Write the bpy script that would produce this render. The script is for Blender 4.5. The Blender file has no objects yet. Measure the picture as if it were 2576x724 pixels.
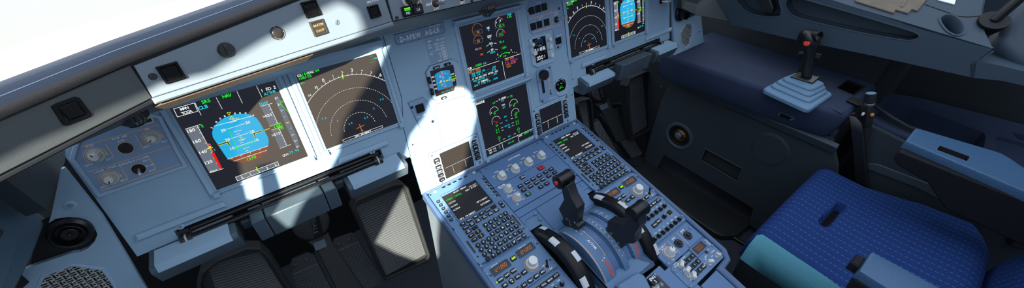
import bpy, bmesh, math, random
from mathutils import Vector, Matrix
from mathutils.geometry import tessellate_polygon
random.seed(7)
SC = bpy.context.scene
COL = SC.collection
PI = math.pi
# ------------------------------------------------------------------ camera (solved from the panel geometry)
FPX = 961.23
CAMP = Vector((-0.52190169, -0.71666235, 1.23774288))
RC = Matrix(((0.789739942, -0.613440482, 0.000140097),
             (-0.374645594, -0.482498127, -0.791729901),
             (0.485746769, 0.625209031, -0.6108713)))
def ray(x, y):
    return RC.transposed() @ Vector(((x - 1288) / FPX, (y - 362) / FPX, 1.0))
def hit(x, y, O, N):
    d = ray(x, y)
    return CAMP + d * ((O - CAMP).dot(N) / d.dot(N))
def atz(x, y, z): return hit(x, y, Vector((0, 0, z)), Vector((0, 0, 1)))
def aty(x, y, v): return hit(x, y, Vector((0, v, 0)), Vector((0, 1, 0)))
def atx(x, y, v): return hit(x, y, Vector((v, 0, 0)), Vector((1, 0, 0)))
cam = bpy.data.cameras.new('camera'); camo = bpy.data.objects.new('camera', cam); COL.objects.link(camo)
cam.sensor_width = 36.0; cam.lens = 36.0 * FPX / 2576; cam.clip_start = 0.01; cam.clip_end = 200
m = Matrix((RC[0], -RC[1], -RC[2])).transposed().to_4x4(); m.translation = CAMP
camo.matrix_world = m
SC.camera = camo

class Fr:
    """a flat working plane: origin, right, up and the normal towards the viewer"""
    def __init__(s, O, U, V):
        s.O = Vector(O); s.U = Vector(U).normalized(); s.V = Vector(V).normalized(); s.N = s.U.cross(s.V)
        s.M = Matrix((s.U, s.V, s.N)).transposed().to_4x4(); s.M.translation = s.O
    def px(s, x, y, h=0.0):
        q = hit(x, y, s.O + s.N * h, s.N) - s.O
        return (q.dot(s.U), q.dot(s.V))
    def loc(s, P):
        q = Vector(P) - s.O
        return (q.dot(s.U), q.dot(s.V), q.dot(s.N))
def zz(fr, x0, y0, sc):
    return lambda a, b, h=0.0: fr.px(x0 + a / sc, y0 + b / sc, h)
W = Fr((0, 0, 0), (1, 0, 0), (0, 1, 0))
al = math.radians(-15.5305)
M = Fr((0, 0, .65), (1, 0, 0), (0, -math.sin(al), math.cos(al)))          # instrument panel
P = Fr((0, -.14606358, .51829446), (1, 0, 0), (0, .98067661, .19563583))  # pedestal top
t14 = math.radians(14)
GB = Vector((-.621, -.136, 1.0)); GA = Vector((-.283, -.070, 1.0))
def tilted(A, B, t=t14):
    U = (B - A).normalized(); F = Vector((0, 0, 1)).cross(U)
    return Fr(A, U, F * math.sin(t) + Vector((0, 0, 1)) * math.cos(t))
G = tilted(GB, GA)                                                          # left glareshield face
E_ = Fr(GA, (1, 0, 0), (0, math.sin(t14), math.cos(t14)))                   # centre glareshield face
GC = atz(0, 440, 1.0)
GL = tilted(GC, GB, math.radians(14))                                       # glareshield end face
SPK = Fr((-.81, -.018, .6), (1, 0, 0), (0, .16, 1))                         # left speaker panel
SPR = Fr((.81, -.018, .6), (1, 0, 0), (0, .16, 1))
SD_ = Fr((.87, 0, 0), (0, -1, 0), (0, 0, 1))                                # right foot-well side panel

# ------------------------------------------------------------------ materials
def lin(c):
    c /= 255.0
    return c / 12.92 if c <= .04045 else ((c + .055) / 1.055) ** 2.4
def rgb(h):
    return (lin(int(h[0:2], 16)), lin(int(h[2:4], 16)), lin(int(h[4:6], 16)), 1)
MATS = {}
def mat(name, col, rough=.5, metal=0.0, bump=0.0, bscale=200.0, var=0.0, vscale=8.0, spec=.5, emit=None, es=1.0, coat=0.0):
    m = bpy.data.materials.new(name); m.use_nodes = True
    nt = m.node_tree; b = nt.nodes['Principled BSDF']
    c = rgb(col) if isinstance(col, str) else col
    b.inputs['Base Color'].default_value = c
    b.inputs['Roughness'].default_value = rough; b.inputs['Metallic'].default_value = metal
    b.inputs['Specular IOR Level'].default_value = spec
    b.inputs['Coat Weight'].default_value = coat
    if emit:
        b.inputs['Emission Color'].default_value = rgb(emit) if isinstance(emit, str) else emit
        b.inputs['Emission Strength'].default_value = es
    if bump or var:
        tc = nt.nodes.new('ShaderNodeTexCoord')
    if bump:
        n = nt.nodes.new('ShaderNodeTexNoise'); n.inputs['Scale'].default_value = bscale; n.inputs['Detail'].default_value = 4
        bp = nt.nodes.new('ShaderNodeBump'); bp.inputs['Strength'].default_value = bump; bp.inputs['Distance'].default_value = .002
        nt.links.new(tc.outputs['Object'], n.inputs['Vector']); nt.links.new(n.outputs['Fac'], bp.inputs['Height'])
        nt.links.new(bp.outputs['Normal'], b.inputs['Normal'])
    if var:
        n2 = nt.nodes.new('ShaderNodeTexNoise'); n2.inputs['Scale'].default_value = vscale; n2.inputs['Detail'].default_value = 6
        mx = nt.nodes.new('ShaderNodeMix'); mx.data_type = 'RGBA'
        mx.inputs['A'].default_value = tuple(v * (1 - var) for v in c[:3]) + (1,)
        mx.inputs['B'].default_value = tuple(min(1, v * (1 + var)) for v in c[:3]) + (1,)
        nt.links.new(tc.outputs['Object'], n2.inputs['Vector']); nt.links.new(n2.outputs['Fac'], mx.inputs['Factor'])
        nt.links.new(mx.outputs['Result'], b.inputs['Base Color'])
    MATS[name] = m
    return name
mat('panel_paint', '8ba9c0', .55, bump=.06, bscale=900, var=.08, vscale=14)
mat('panel_paint_light', '94b0c8', .5, bump=.06, bscale=900, var=.06, vscale=14)
mat('panel_plate', '7c97b6', .55, bump=.04, bscale=900, var=.05)
mat('pedestal_skylit', '547599', .5, bump=.06, bscale=900, var=.1, vscale=16)  # panel paint made bluer, sky light from above put into the colour
mat('pedestal_plate_skylit', '4f7099', .5, bump=.05, bscale=900, var=.06, vscale=16)  # pedestal plates, with the same blue sky light in their tint
mat('pedestal_rim', '465f82', .5, bump=.1, bscale=400, var=.25, vscale=12)
mat('pedestal_side', '6a7680', .6, bump=.1, bscale=300, var=.1)
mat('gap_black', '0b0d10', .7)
mat('black_plastic', '1a1c20', .36, bump=.04, bscale=600)
mat('black_key', '16181d', .5, spec=.3)
mat('black_matte', '08090b', .65, spec=.15)
mat('copper', 'b0764a', .35, metal=.6)
mat('black_gloss', '0d0e11', .42, spec=.3)
mat('black_metal', '121316', .32, metal=.25)
mat('dark_rubber', '14171a', .65, bump=.15, bscale=250, var=.15)
mat('pedal_ridge', '3b3f43', .55, var=.15)
mat('brown_leather', '5b4e42', .6, bump=.2, bscale=300, var=.15, vscale=20)
mat('brow_leather', '4b4641', .62, bump=.25, bscale=260, var=.12, vscale=20)
mat('blue_leather', '313f52', .5, bump=.25, bscale=240, var=.1, vscale=20)
mat('seam_white', '9fb0c4', .6)
mat('glare_shaded', '636f79', .5, bump=.06, bscale=900, var=.06, vscale=14)  # panel paint darkened, shade near the windows put into the colour
mat('rest_paint', '45545f', .55, bump=.08, bscale=500, var=.08, vscale=20)
mat('ledge_lit_copy', '42586b', .6, bump=.08, bscale=700, var=.05)  # lighter copy of the ledge paint, left-side light put into the colour
mat('side_ledge', '30414f', .6, bump=.08, bscale=700, var=.05)
mat('glare_dark', '343a3d', .7, bump=.1, bscale=700)
mat('underside', '4a525a', .55, bump=.1, bscale=400)
mat('console_leather', '28344b', .75, spec=.25, bump=.3, bscale=220, var=.22, vscale=14)
mat('lining_dark', '27323a', .7, bump=.15, bscale=500, var=.1)
mat('lining_edge', '3a4650', .6)
mat('ledge_paint', '5c7d98', .6, bump=.08, bscale=700, var=.05)
mat('wall_dark', '20282e', .75, bump=.1, bscale=300)
mat('knob_white', 'd0d2cf', .45)
mat('knob_grey', 'b4b6b2', .5, var=.12, vscale=60)
mat('metal', 'c6ccd2', .3, metal=.5)
mat('screw_metal', '7c8894', .35, metal=.6)
mat('screw_dark', '2c333b', .4, metal=.5)
mat('paint_white', 'eef3f5', .6)
mat('paint_orange', 'f6b276', .6)
mat('paint_red', 'f04a34', .6)
mat('tape_grey', 'c3c8cc', .7, bump=.2, bscale=500)
mat('red_button', 'e0322c', .4)
mat('red_guard', 'a8283a', .5)
mat('amber_lens', 'e08a3c', .4)
mat('plate_placard', '7f9bb6', .5)
mat('caution_face', '2c2824', .35)
mat('caution_text', 'a07c38', .5)
mat('screen', '24201c', .28, emit=(.0045, .0058, .0125, 1), es=1.0, spec=.35)
mat('lcd_blue', '0a1626', .3, emit=(.004, .012, .035, 1))
mat('seg_black', '0a0a0c', .3)
for n, c, s in (('e_white', 'f4f6f6', 1.0), ('e_green', '1df02c', 1.0), ('e_cyan', '22d8e6', 1.0), ('e_amber', 'd0772a', 1.0),
                ('e_yellow', 'ecec1c', 1.0), ('e_magenta', 'c63ad0', 1.0), ('e_red', 'f01c1c', 1.0), ('e_grey', '6c7480', 1.0),
                ('e_sky', '2ab2e6', 1.0), ('e_ground', '8f482a', 1.0), ('e_seg', 'd87e26', 1.0), ('e_lime', 'b8f020', 1.1), ('e_dim', '80838c', .9),
                ('e_sky_small', '2c8fc8', .9), ('e_seg_dim', 'c86a30', .8), ('e_blue', '2450a8', .8)):
    mat(n, (0, 0, 0, 1), .6, emit=c, es=s, spec=.1)

# ------------------------------------------------------------------ glyphs
GLY = {}
def glyph(ch):
    if ch in GLY: return GLY[ch]
    cu = bpy.data.curves.new('g', 'FONT'); cu.body = ch; cu.size = 1.0; cu.offset = .02; cu.resolution_u = 2
    o = bpy.data.objects.new('g', cu); COL.objects.link(o)
    dg = bpy.context.evaluated_depsgraph_get()
    me = bpy.data.meshes.new_from_object(o.evaluated_get(dg))
    vs = [(v.co.x, v.co.y) for v in me.vertices]; fs = [tuple(p.vertices) for p in me.polygons]
    bpy.data.objects.remove(o); bpy.data.curves.remove(cu); bpy.data.meshes.remove(me)
    w = max((v[0] for v in vs), default=.3); x0 = min((v[0] for v in vs), default=0)
    GLY[ch] = (vs, fs, x0, w)
    return GLY[ch]
CAP = max(v[1] for v in glyph('H')[0])

SEG = {'0': 'abcdef', '1': 'bc', '2': 'abged', '3': 'abgcd', '4': 'fgbc', '5': 'afgcd', '6': 'afgedc', '7': 'abc', '8': 'abcdefg', '9': 'abcdfg'}

# ------------------------------------------------------------------ mesh builder
def area2(p): return sum(p[i][0] * p[(i + 1) % len(p)][1] - p[(i + 1) % len(p)][0] * p[i][1] for i in range(len(p)))
def inset(p, d):
    """offset a CCW polygon inwards by d"""
    n = len(p); r = []
    for i in range(n):
        a, b, c = Vector(p[i - 1]), Vector(p[i]), Vector(p[(i + 1) % n])
        e1 = (b - a); e2 = (c - b)
        if e1.length < 1e-9 or e2.length < 1e-9: r.append(tuple(b)); continue
        e1.normalize(); e2.normalize()
        n1 = Vector((-e1.y, e1.x)); n2 = Vector((-e2.y, e2.x)); k = 1 + n1.dot(n2)
        if k < .2: k = .2
        r.append(tuple(b + (n1 + n2) * (d / k)))
    return r
def rect(u0, v0, u1, v1): return [(u0, v0), (u1, v0), (u1, v1), (u0, v1)]
def crect(u, v, w, h): return rect(u - w / 2, v - h / 2, u + w / 2, v + h / 2)
def rrect(u0, v0, u1, v1, r, n=4):
    o = []
    for cx, cy, a in ((u1 - r, v0 + r, -PI / 2), (u1 - r, v1 - r, 0), (u0 + r, v1 - r, PI / 2), (u0 + r, v0 + r, PI)):
        for i in range(n + 1):
            t = a + PI / 2 * i / n; o.append((cx + r * math.cos(t), cy + r * math.sin(t)))
    return o
def crrect(u, v, w, h, r, n=3): return rrect(u - w / 2, v - h / 2, u + w / 2, v + h / 2, r, n)
def circle(u, v, r, n=24, ry=None): return [(u + r * math.cos(2 * PI * i / n), v + (ry or r) * math.sin(2 * PI * i / n)) for i in range(n)]
def chamfer(u0, v0, u1, v1, c): return [(u0 + c, v0), (u1 - c, v0), (u1, v0 + c), (u1, v1 - c), (u1 - c, v1), (u0 + c, v1), (u0, v1 - c), (u0, v0 + c)]

class MB:
    def __init__(s, o=(0, 0, 0), m='panel_paint'):
        s.o = Vector(o if len(o) == 3 else (o[0], o[1], 0)); s.v = []; s.f = []; s.fm = []; s.mats = []; s.m = m; s.fs = []
    def mi(s, m):
        m = m or s.m
        if m not in s.mats: s.mats.append(m)
        return s.mats.index(m)
    def add(s, vs, fs, m=None, smooth=False):
        b = len(s.v); o = s.o; s.v += [(p[0] - o[0], p[1] - o[1], p[2] - o[2]) for p in vs]
        k = s.mi(m)
        for f in fs:
            s.f.append([b + i for i in f]); s.fm.append(k); s.fs.append(smooth)
        return s
    def flat(s, poly, h=.0004, m=None):
        if area2(poly) < 0: poly = poly[::-1]
        return s.add([(p[0], p[1], h) for p in poly], [list(range(len(poly)))], m)
    def prism(s, poly, h0, h1, m=None, bev=0.0, bm=None):
        if area2(poly) < 0: poly = poly[::-1]
        n = len(poly); vs = [(p[0], p[1], h0) for p in poly]; fs = []
        if bev:
            vs += [(p[0], p[1], h1 - bev) for p in poly]; vs += [(p[0], p[1], h1) for p in inset(poly, bev)]
        else: vs += [(p[0], p[1], h1) for p in poly]
        L = len(vs) // n
        for l in range(L - 1):
            for i in range(n):
                j = (i + 1) % n; fs.append([l * n + i, l * n + j, (l + 1) * n + j, (l + 1) * n + i])
        s.add(vs, fs, m)
        s.add(vs[-n:], [list(range(n))], bm or m); s.add(vs[:n], [list(range(n))[::-1]], m)
        return s
    def ring(s, outer, inner, h0, h1, m=None, bev=0.0):
        """raised frame between two polygons with the same count"""
        if area2(outer) < 0: outer = outer[::-1]
        if area2(inner) < 0: inner = inner[::-1]
        n = len(outer); L = [[(p[0], p[1], h0) for p in outer], [(p[0], p[1], h1 - bev) for p in outer]]
        if bev: L.append([(p[0], p[1], h1) for p in inset(outer, bev)]); L.append([(p[0], p[1], h1) for p in inset(inner, -bev)])
        L += [[(p[0], p[1], h1 - bev) for p in inner], [(p[0], p[1], h0) for p in inner]]
        vs = sum(L, []); fs = []
        for l in range(len(L)):
            l2 = (l + 1) % len(L)
            for i in range(n):
                j = (i + 1) % n; fs.append([l * n + i, l * n + j, l2 * n + j, l2 * n + i])
        return s.add(vs, fs, m)
    def holed(s, outer, holes, h0, h1, m=None, hm=None):
        """plate with holes cut through it (any shapes)"""
        if area2(outer) < 0: outer = outer[::-1]
        loops = [outer] + [h[::-1] if area2(h) > 0 else h for h in holes]
        pts = sum(loops, []); n = len(pts)
        tri = tessellate_polygon([[Vector((p[0], p[1], 0)) for p in l] for l in loops])
        vs = [(p[0], p[1], h1) for p in pts] + [(p[0], p[1], h0) for p in pts]
        s.add(vs, [list(t) for t in tri] + [[i + n for i in t[::-1]] for t in tri], m)
        b = 0
        for k, l in enumerate(loops):
            q = len(l); s.add([vs[b + i] for i in range(q)] + [vs[n + b + i] for i in range(q)],
                              [[i, (i + 1) % q, q + (i + 1) % q, q + i] for i in range(q)], (hm if k else None) or m)
            b += q
        return s
    def lathe(s, u, v, prof, n=24, m=None, ax=None, flute=0, fd=0.0, smooth=True, cap=True):
        """prof: (radius, height[, material]); ax: (origin, axis) for a free axis"""
        vs = []
        if ax:
            O, A = Vector(ax[0]), Vector(ax[1]).normalized(); X = A.orthogonal().normalized(); Y = A.cross(X)
        for q in prof:
            for i in range(n):
                t = 2 * PI * i / n; r = q[0] * (1 - (fd if flute and (i % 2) else 0))
                if ax: p = O + A * q[1] + X * (r * math.cos(t)) + Y * (r * math.sin(t)); vs.append(tuple(p))
                else: vs.append((u + r * math.cos(t), v + r * math.sin(t), q[1]))
        for l in range(len(prof) - 1):
            s.add([vs[l * n + i] for i in range(2 * n)], [[i, (i + 1) % n, n + (i + 1) % n, n + i] for i in range(n)], prof[l + 1][2] if len(prof[l + 1]) > 2 else m, smooth)
        if cap:
            s.add(vs[-n:], [list(range(n))], prof[-1][2] if len(prof[-1]) > 2 else m); s.add(vs[:n], [list(range(n))[::-1]], m)
        return s
    def line(s, a, b, w, m=None, h=.0004):
        a = Vector(a[:2]); b = Vector(b[:2]); d = b - a
        if d.length < 1e-7: return s
        d.normalize(); q = Vector((-d.y, d.x)) * (w / 2)
        return s.flat([tuple(a - q), tuple(b - q), tuple(b + q), tuple(a + q)], h, m)
    def poly(s, pts, w, m=None, h=.0004, close=False):
        """mitred stroke"""
        pts = [Vector(p[:2]) for p in pts]; n = len(pts); A = []; B = []
        for i in range(n):
            p0 = pts[i - 1] if (i or close) else None; p2 = pts[(i + 1) % n] if (i < n - 1 or close) else None
            d1 = (pts[i] - p0).normalized() if p0 is not None else None; d2 = (p2 - pts[i]).normalized() if p2 is not None else None
            d1 = d1 or d2; d2 = d2 or d1
            n1 = Vector((-d1.y, d1.x)); n2 = Vector((-d2.y, d2.x)); k = max(.5, 1 + n1.dot(n2))
            o = (n1 + n2) * (w / 2 / k); A.append(pts[i] + o); B.append(pts[i] - o)
        vs = [(p.x, p.y, h) for p in A] + [(p.x, p.y, h) for p in B]
        return s.add(vs, [[i, (i + 1) % n, n + (i + 1) % n, n + i] for i in range(n if close else n - 1)], m)
    def arc(s, c, r, a0, a1, w, m=None, h=.0004, n=24, dash=0):
        """degrees, counter-clockwise from +u"""
        f = lambda t: (c[0] + r * math.cos(math.radians(t)), c[1] + r * math.sin(math.radians(t)))
        if dash:
            for i in range(dash):
                t0 = a0 + (a1 - a0) * i / dash; t1 = a0 + (a1 - a0) * (i + .55) / dash
                s.poly([f(t0), f((t0 + t1) / 2), f(t1)], w, m, h)
            return s
        return s.poly([f(a0 + (a1 - a0) * i / n) for i in range(n + 1)], w, m, h)
    def text(s, t, u, v, cap, m='paint_white', h=.0004, al='c', mono=0.0, rot=0.0, sx=1.0):
        k = cap / CAP; xs = []; x = 0.0
        for ch in t:
            if ch == ' ': xs.append((None, x)); x += (mono / k if mono else .36 * sx); continue
            g = glyph(ch); w = (g[3] - g[2])
            if mono: xs.append((g, x + (mono / k - w * sx) / 2 - g[2] * sx)); x += mono / k
            else: xs.append((g, x - g[2] * sx)); x += w * sx + .1
        if not mono: x -= .1
        off = {'c': -x / 2, 'l': 0, 'r': -x}[al]; cr, sr = math.cos(rot), math.sin(rot)
        for g, gx in xs:
            if g is None: continue
            vs = []
            for p in g[0]:
                a = (p[0] * sx + gx + off) * k; b = (p[1] - CAP / 2) * k
                vs.append((u + a * cr - b * sr, v + a * sr + b * cr, h))
            s.add(vs, g[1], m)
        return s
    def seg(s, t, u, v, hgt, m, h=.0004, w=None, slant=.12, al='c', st=.13):
        """seven-segment digits"""
        w = w or hgt * .5; adv = w * 1.45; tot = sum(adv * (.45 if c in '.:' else 1) for c in t); x = u - (tot / 2 if al == 'c' else 0); T = hgt * st
        for c in t:
            if c in '.:':
                for yy in ([-.5] if c == '.' else [-.22, .22]):
                    y = v + yy * hgt; s.flat(crect(x + adv * .2 + slant * (y - v), y + (T / 2 if c == '.' else 0), T * 1.2, T * 1.2), h, m)
                x += adv * .45; continue
            if c in SEG:
                e = {'a': ((0, .5), (1, .5)), 'g': ((0, 0), (1, 0)), 'd': ((0, -.5), (1, -.5)), 'f': ((0, .5), (0, 0)), 'b': ((1, .5), (1, 0)), 'e': ((0, 0), (0, -.5)), 'c': ((1, 0), (1, -.5))}
                for q in SEG[c]:
                    (a, b), (a2, b2) = e[q]; sh = .07
                    p0 = Vector((x + a * w + slant * b * hgt, v + b * hgt)); p1 = Vector((x + a2 * w + slant * b2 * hgt, v + b2 * hgt)); d = (p1 - p0) * sh
                    s.line(p0 + d, p1 - d, T, m, h)
            x += adv
        return s
    def tube(s, pts, r, n=12, m=None, cap=True):
        pts = [Vector(p) for p in pts]; rr = r if isinstance(r, (list, tuple)) else [r] * len(pts); vs = []; X = None
        for i, p in enumerate(pts):
            d = (pts[min(i + 1, len(pts) - 1)] - pts[max(i - 1, 0)]).normalized()
            X = d.orthogonal().normalized() if X is None else (X - d * X.dot(d)).normalized()
            Y = d.cross(X)
            vs += [tuple(p + X * (rr[i] * math.cos(2 * PI * k / n)) + Y * (rr[i] * math.sin(2 * PI * k / n))) for k in range(n)]
        L = len(pts)
        s.add(vs, [[l * n + i, l * n + (i + 1) % n, (l + 1) * n + (i + 1) % n, (l + 1) * n + i] for l in range(L - 1) for i in range(n)], m, True)
        if cap: s.add(vs[:n], [list(range(n))[::-1]], m); s.add(vs[-n:], [list(range(n))], m)
        return s
    def loft(s, rings, m=None, close=True, cap=True, smooth=True):
        n = len(rings[0]); vs = [tuple(p) for r in rings for p in r]; L = len(rings)
        s.add(vs, [[l * n + i, l * n + (i + 1) % n, (l + 1) * n + (i + 1) % n, (l + 1) * n + i] for l in range(L - 1) for i in range(n if close else n - 1)], m, smooth)
        if cap and close: s.add(vs[:n], [list(range(n))[::-1]], m); s.add(vs[-n:], [list(range(n))], m)
        return s
    def extr(s, prof, x0, x1, m=None, axis=0):
        """profile polygon in the other two axes, swept along one axis"""
        n = len(prof)
        def mk(x, p): return (x, p[0], p[1]) if axis == 0 else (p[0], x, p[1]) if axis == 1 else (p[0], p[1], x)
        vs = [mk(x0, p) for p in prof] + [mk(x1, p) for p in prof]
        s.add(vs, [[i, (i + 1) % n, n + (i + 1) % n, n + i] for i in range(n)] + [list(range(n))[::-1], [n + i for i in range(n)]], m)
        return s
    def box(s, a, b, m=None):
        return s.extr([(a[1], a[2]), (b[1], a[2]), (b[1], b[2]), (a[1], b[2])], a[0], b[0], m)
    def build(s, name, parent=None, bevel=0.0, segs=2, sub=0, ang=35, recalc=True):
        me = bpy.data.meshes.new(name); me.from_pydata(s.v, [], s.f)
        for k in s.mats: me.materials.append(MATS[k])
        me.polygons.foreach_set('material_index', s.fm); me.polygons.foreach_set('use_smooth', s.fs)
        if recalc or any(s.fs):
            b = bmesh.new(); b.from_mesh(me); bmesh.ops.remove_doubles(b, verts=b.verts, dist=1e-6)
            bmesh.ops.recalc_face_normals(b, faces=b.faces); b.to_mesh(me); b.free()
        if any(s.fs): me.set_sharp_from_angle(angle=math.radians(ang))
        o = bpy.data.objects.new(name, me); COL.objects.link(o)
        if parent: o.parent = parent
        if bevel:
            md = o.modifiers.new('bevel', 'BEVEL'); md.width = bevel; md.segments = segs; md.limit_method = 'ANGLE'; md.angle_limit = math.radians(40); md.harden_normals = False
            me.polygons.foreach_set('use_smooth', [True] * len(me.polygons)); me.set_sharp_from_angle(angle=math.radians(75))
        if sub:
            md = o.modifiers.new('sub', 'SUBSURF'); md.levels = sub; md.render_levels = sub
        return o

class Thing:
    def __init__(s, name, label, cat, fr=W, o=(0, 0, 0), group=None):
        s.o = (o[0], o[1], o[2] if len(o) > 2 else 0.0); s.fr = fr
        e = bpy.data.objects.new(name, None); COL.objects.link(e); e.empty_display_size = .02
        e.matrix_world = fr.M @ Matrix.Translation(s.o)
        e['label'] = label; e['category'] = cat
        if group: e['group'] = group
        s.root = e
    def mb(s, m='panel_paint'): return MB(s.o, m)
    def part(s, name, mb, parent=None, label=None, **k):
        o = mb.build(name, parent or s.root, **k)
        if label: o['label'] = label
        return o
def copy_thing(root, off, label, group=None):
    def cp(o, par):
        c = o.copy(); COL.objects.link(c)
        if par: c.parent = par
        for ch in list(o.children): cp(ch, c)
        return c
    r = cp(root, None); m = root.matrix_basis.copy(); m.translation = m.translation + Vector(off); r.matrix_basis = m
    r['label'] = label
    if group: r['group'] = group
    return r
def struct(name, mb, **k):
    o = mb.build(name, None, **k); o['kind'] = 'structure'; return o
def solo(o, label, cat, group=None):
    o['label'] = label; o['category'] = cat
    if group: o['group'] = group
    return o
def child(o):
    return [c for c in o.children]

def outline(mb, q, h, w=.0009, off=.0004):
    """dark joint line round the foot of a plate"""
    q = q if area2(q) > 0 else q[::-1]
    mb.poly(inset(q, -off), w, 'joint', h, True)
def chaikin(q, k=2):
    for _ in range(k):
        r = []
        for i in range(len(q)):
            a, b = Vector(q[i]), Vector(q[(i + 1) % len(q)]); r += [tuple(a.lerp(b, .25)), tuple(a.lerp(b, .75))]
        q = r
    return q
# ------------------------------------------------------------------ small repeated builders (frame-local, height = towards the viewer)
def screw(mb, u, v, r=.0035, h=0.0, m='screw_metal', rot=.6):
    mb.lathe(u, v, [(r, h), (r, h + .0012), (r * .8, h + .0018)], 14, m)
    c, s = math.cos(rot) * r * .7, math.sin(rot) * r * .7
    mb.line((u - c, v - s), (u + c, v + s), r * .28, 'gap_black', h + .0019)
def dzus(mb, u, v, r=.0048, h=0.0, m='pedestal_plate_skylit'):
    mb.lathe(u, v, [(r, h), (r, h + .0015), (r * .8, h + .0022)], 16, m)
    mb.lathe(u, v, [(r * .5, h + .0022), (r * .45, h + .0032)], 12, 'screw_metal')
def fluted(t, name, u, v, r, h, m='knob_grey', skirt=True, ang=0.0, parent=None, n=24):
    """fluted rotary knob on a flat skirt with a pointer line"""
    b = t.mb(m)
    if skirt: b.lathe(u, v, [(r, 0), (r, h * .16), (r * .93, h * .2)], n, 'knob_grey')
    b.lathe(u, v, [(r * .78, h * .2), (r * .62, h * .9), (r * .5, h)], n, m, flute=1, fd=.13, smooth=False)
    b.lathe(u, v, [(r * .5, h), (r * .46, h * 1.05)], n, 'black_plastic' if m == 'black_plastic' else 'knob_white')
    d = Vector((math.cos(ang), math.sin(ang))); c = Vector((u, v))
    b.line(c + d * r * .1, c + d * r * .5, r * .12, 'paint_white' if m == 'black_plastic' else 'gap_black', h * 1.05 + .0002)
    return t.part(name, b, parent)
def button(t, name, u, v, w, h, m='black_key', hh=.004, txt=None, cap=.003, bez=True, tm='paint_white', parent=None, r=.001):
    b = t.mb(m)
    if bez: b.prism(crrect(u, v, w + .003, h + .003, r + .001), 0, .0015, 'black_gloss')
    b.prism(crrect(u, v, w, h, r), 0, hh, m, .0006)
    if txt:
        rows = txt.split('|')
        for i, q in enumerate(rows): b.text(q, u, v + ((len(rows) - 1) / 2 - i) * cap * 1.35, cap, tm, hh + .0002)
    return t.part(name, b, parent)
mat('wall_bounce', 'c4ccd4', .7)  # pale tone for unseen walls, chosen to bounce fill light
mat('stick_black', '17181a', .38, bump=.05, bscale=500)
mat('folder_leather', '62594b', .6, bump=.35, bscale=180, var=.35, vscale=40)
mat('joint', '384553', .8, spec=.1)
mat('carpet', '2d323c', .9, bump=.8, bscale=500, var=.85, vscale=260)
mat('scuffed', '1c1e20', .5, bump=.2, bscale=60, var=.6, vscale=20)
mat('teal_fabric', '4e8fa0', .75, bump=.4, bscale=900, var=.08, vscale=300)
mat('arm_leather', '2f5172', .5, bump=.55, bscale=260, var=.06)
mat('arm_shell', '0f1218', .75, spec=.25)
def fabric(name, swap):
    m = bpy.data.materials.new(name); m.use_nodes = True; nt = m.node_tree; b = nt.nodes['Principled BSDF']; MATS[name] = m
    tc = nt.nodes.new('ShaderNodeTexCoord'); sp = nt.nodes.new('ShaderNodeSeparateXYZ'); nt.links.new(tc.outputs['Object'], sp.inputs[0])
    def mth(op, a, v):
        n = nt.nodes.new('ShaderNodeMath'); n.operation = op
        if isinstance(a, float): n.inputs[0].default_value = a
        else: nt.links.new(a, n.inputs[0])
        if isinstance(v, float): n.inputs[1].default_value = v
        else: nt.links.new(v, n.inputs[1])
        return n.outputs[0]
    Y = sp.outputs['Z'] if swap else sp.outputs['Y']
    fx = mth('FRACT', mth('ADD', mth('DIVIDE', sp.outputs['X'], .0222), 100.0), 0.0); fy = mth('FRACT', mth('ADD', mth('DIVIDE', Y, .0108), 100.0), 0.0)
    msk = mth('MULTIPLY', mth('LESS_THAN', fx, .05), mth('LESS_THAN', fy, .6))
    wv = nt.nodes.new('ShaderNodeTexNoise'); wv.inputs['Scale'].default_value = 600; nt.links.new(tc.outputs['Object'], wv.inputs['Vector'])
    m1 = nt.nodes.new('ShaderNodeMix'); m1.data_type = 'RGBA'; m1.inputs['A'].default_value = rgb('0f234c'); m1.inputs['B'].default_value = rgb('1a3a78'); nt.links.new(wv.outputs['Fac'], m1.inputs['Factor'])
    m2 = nt.nodes.new('ShaderNodeMix'); m2.data_type = 'RGBA'; nt.links.new(msk, m2.inputs['Factor']); nt.links.new(m1.outputs['Result'], m2.inputs['A']); m2.inputs['B'].default_value = rgb('3f80a8')
    nt.links.new(m2.outputs['Result'], b.inputs['Base Color']); b.inputs['Roughness'].default_value = .85; b.inputs['Specular IOR Level'].default_value = .2
    bp = nt.nodes.new('ShaderNodeBump'); bp.inputs['Strength'].default_value = .35; bp.inputs['Distance'].default_value = .001; nt.links.new(wv.outputs['Fac'], bp.inputs['Height']); nt.links.new(bp.outputs['Normal'], b.inputs['Normal'])
fabric('seat_fabric', False); fabric('seat_fabric_back', True)
m = bpy.data.materials.new('glass'); m.use_nodes = True; nt = m.node_tree; nt.nodes.remove(nt.nodes['Principled BSDF']); MATS['glass'] = m
tr = nt.nodes.new('ShaderNodeBsdfTransparent'); gl = nt.nodes.new('ShaderNodeBsdfGlossy'); gl.inputs['Roughness'].default_value = .02; mx = nt.nodes.new('ShaderNodeMixShader'); mx.inputs[0].default_value = .04
nt.links.new(tr.outputs[0], mx.inputs[1]); nt.links.new(gl.outputs[0], mx.inputs[2]); nt.links.new(mx.outputs[0], nt.nodes['Material Output'].inputs['Surface'])
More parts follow.
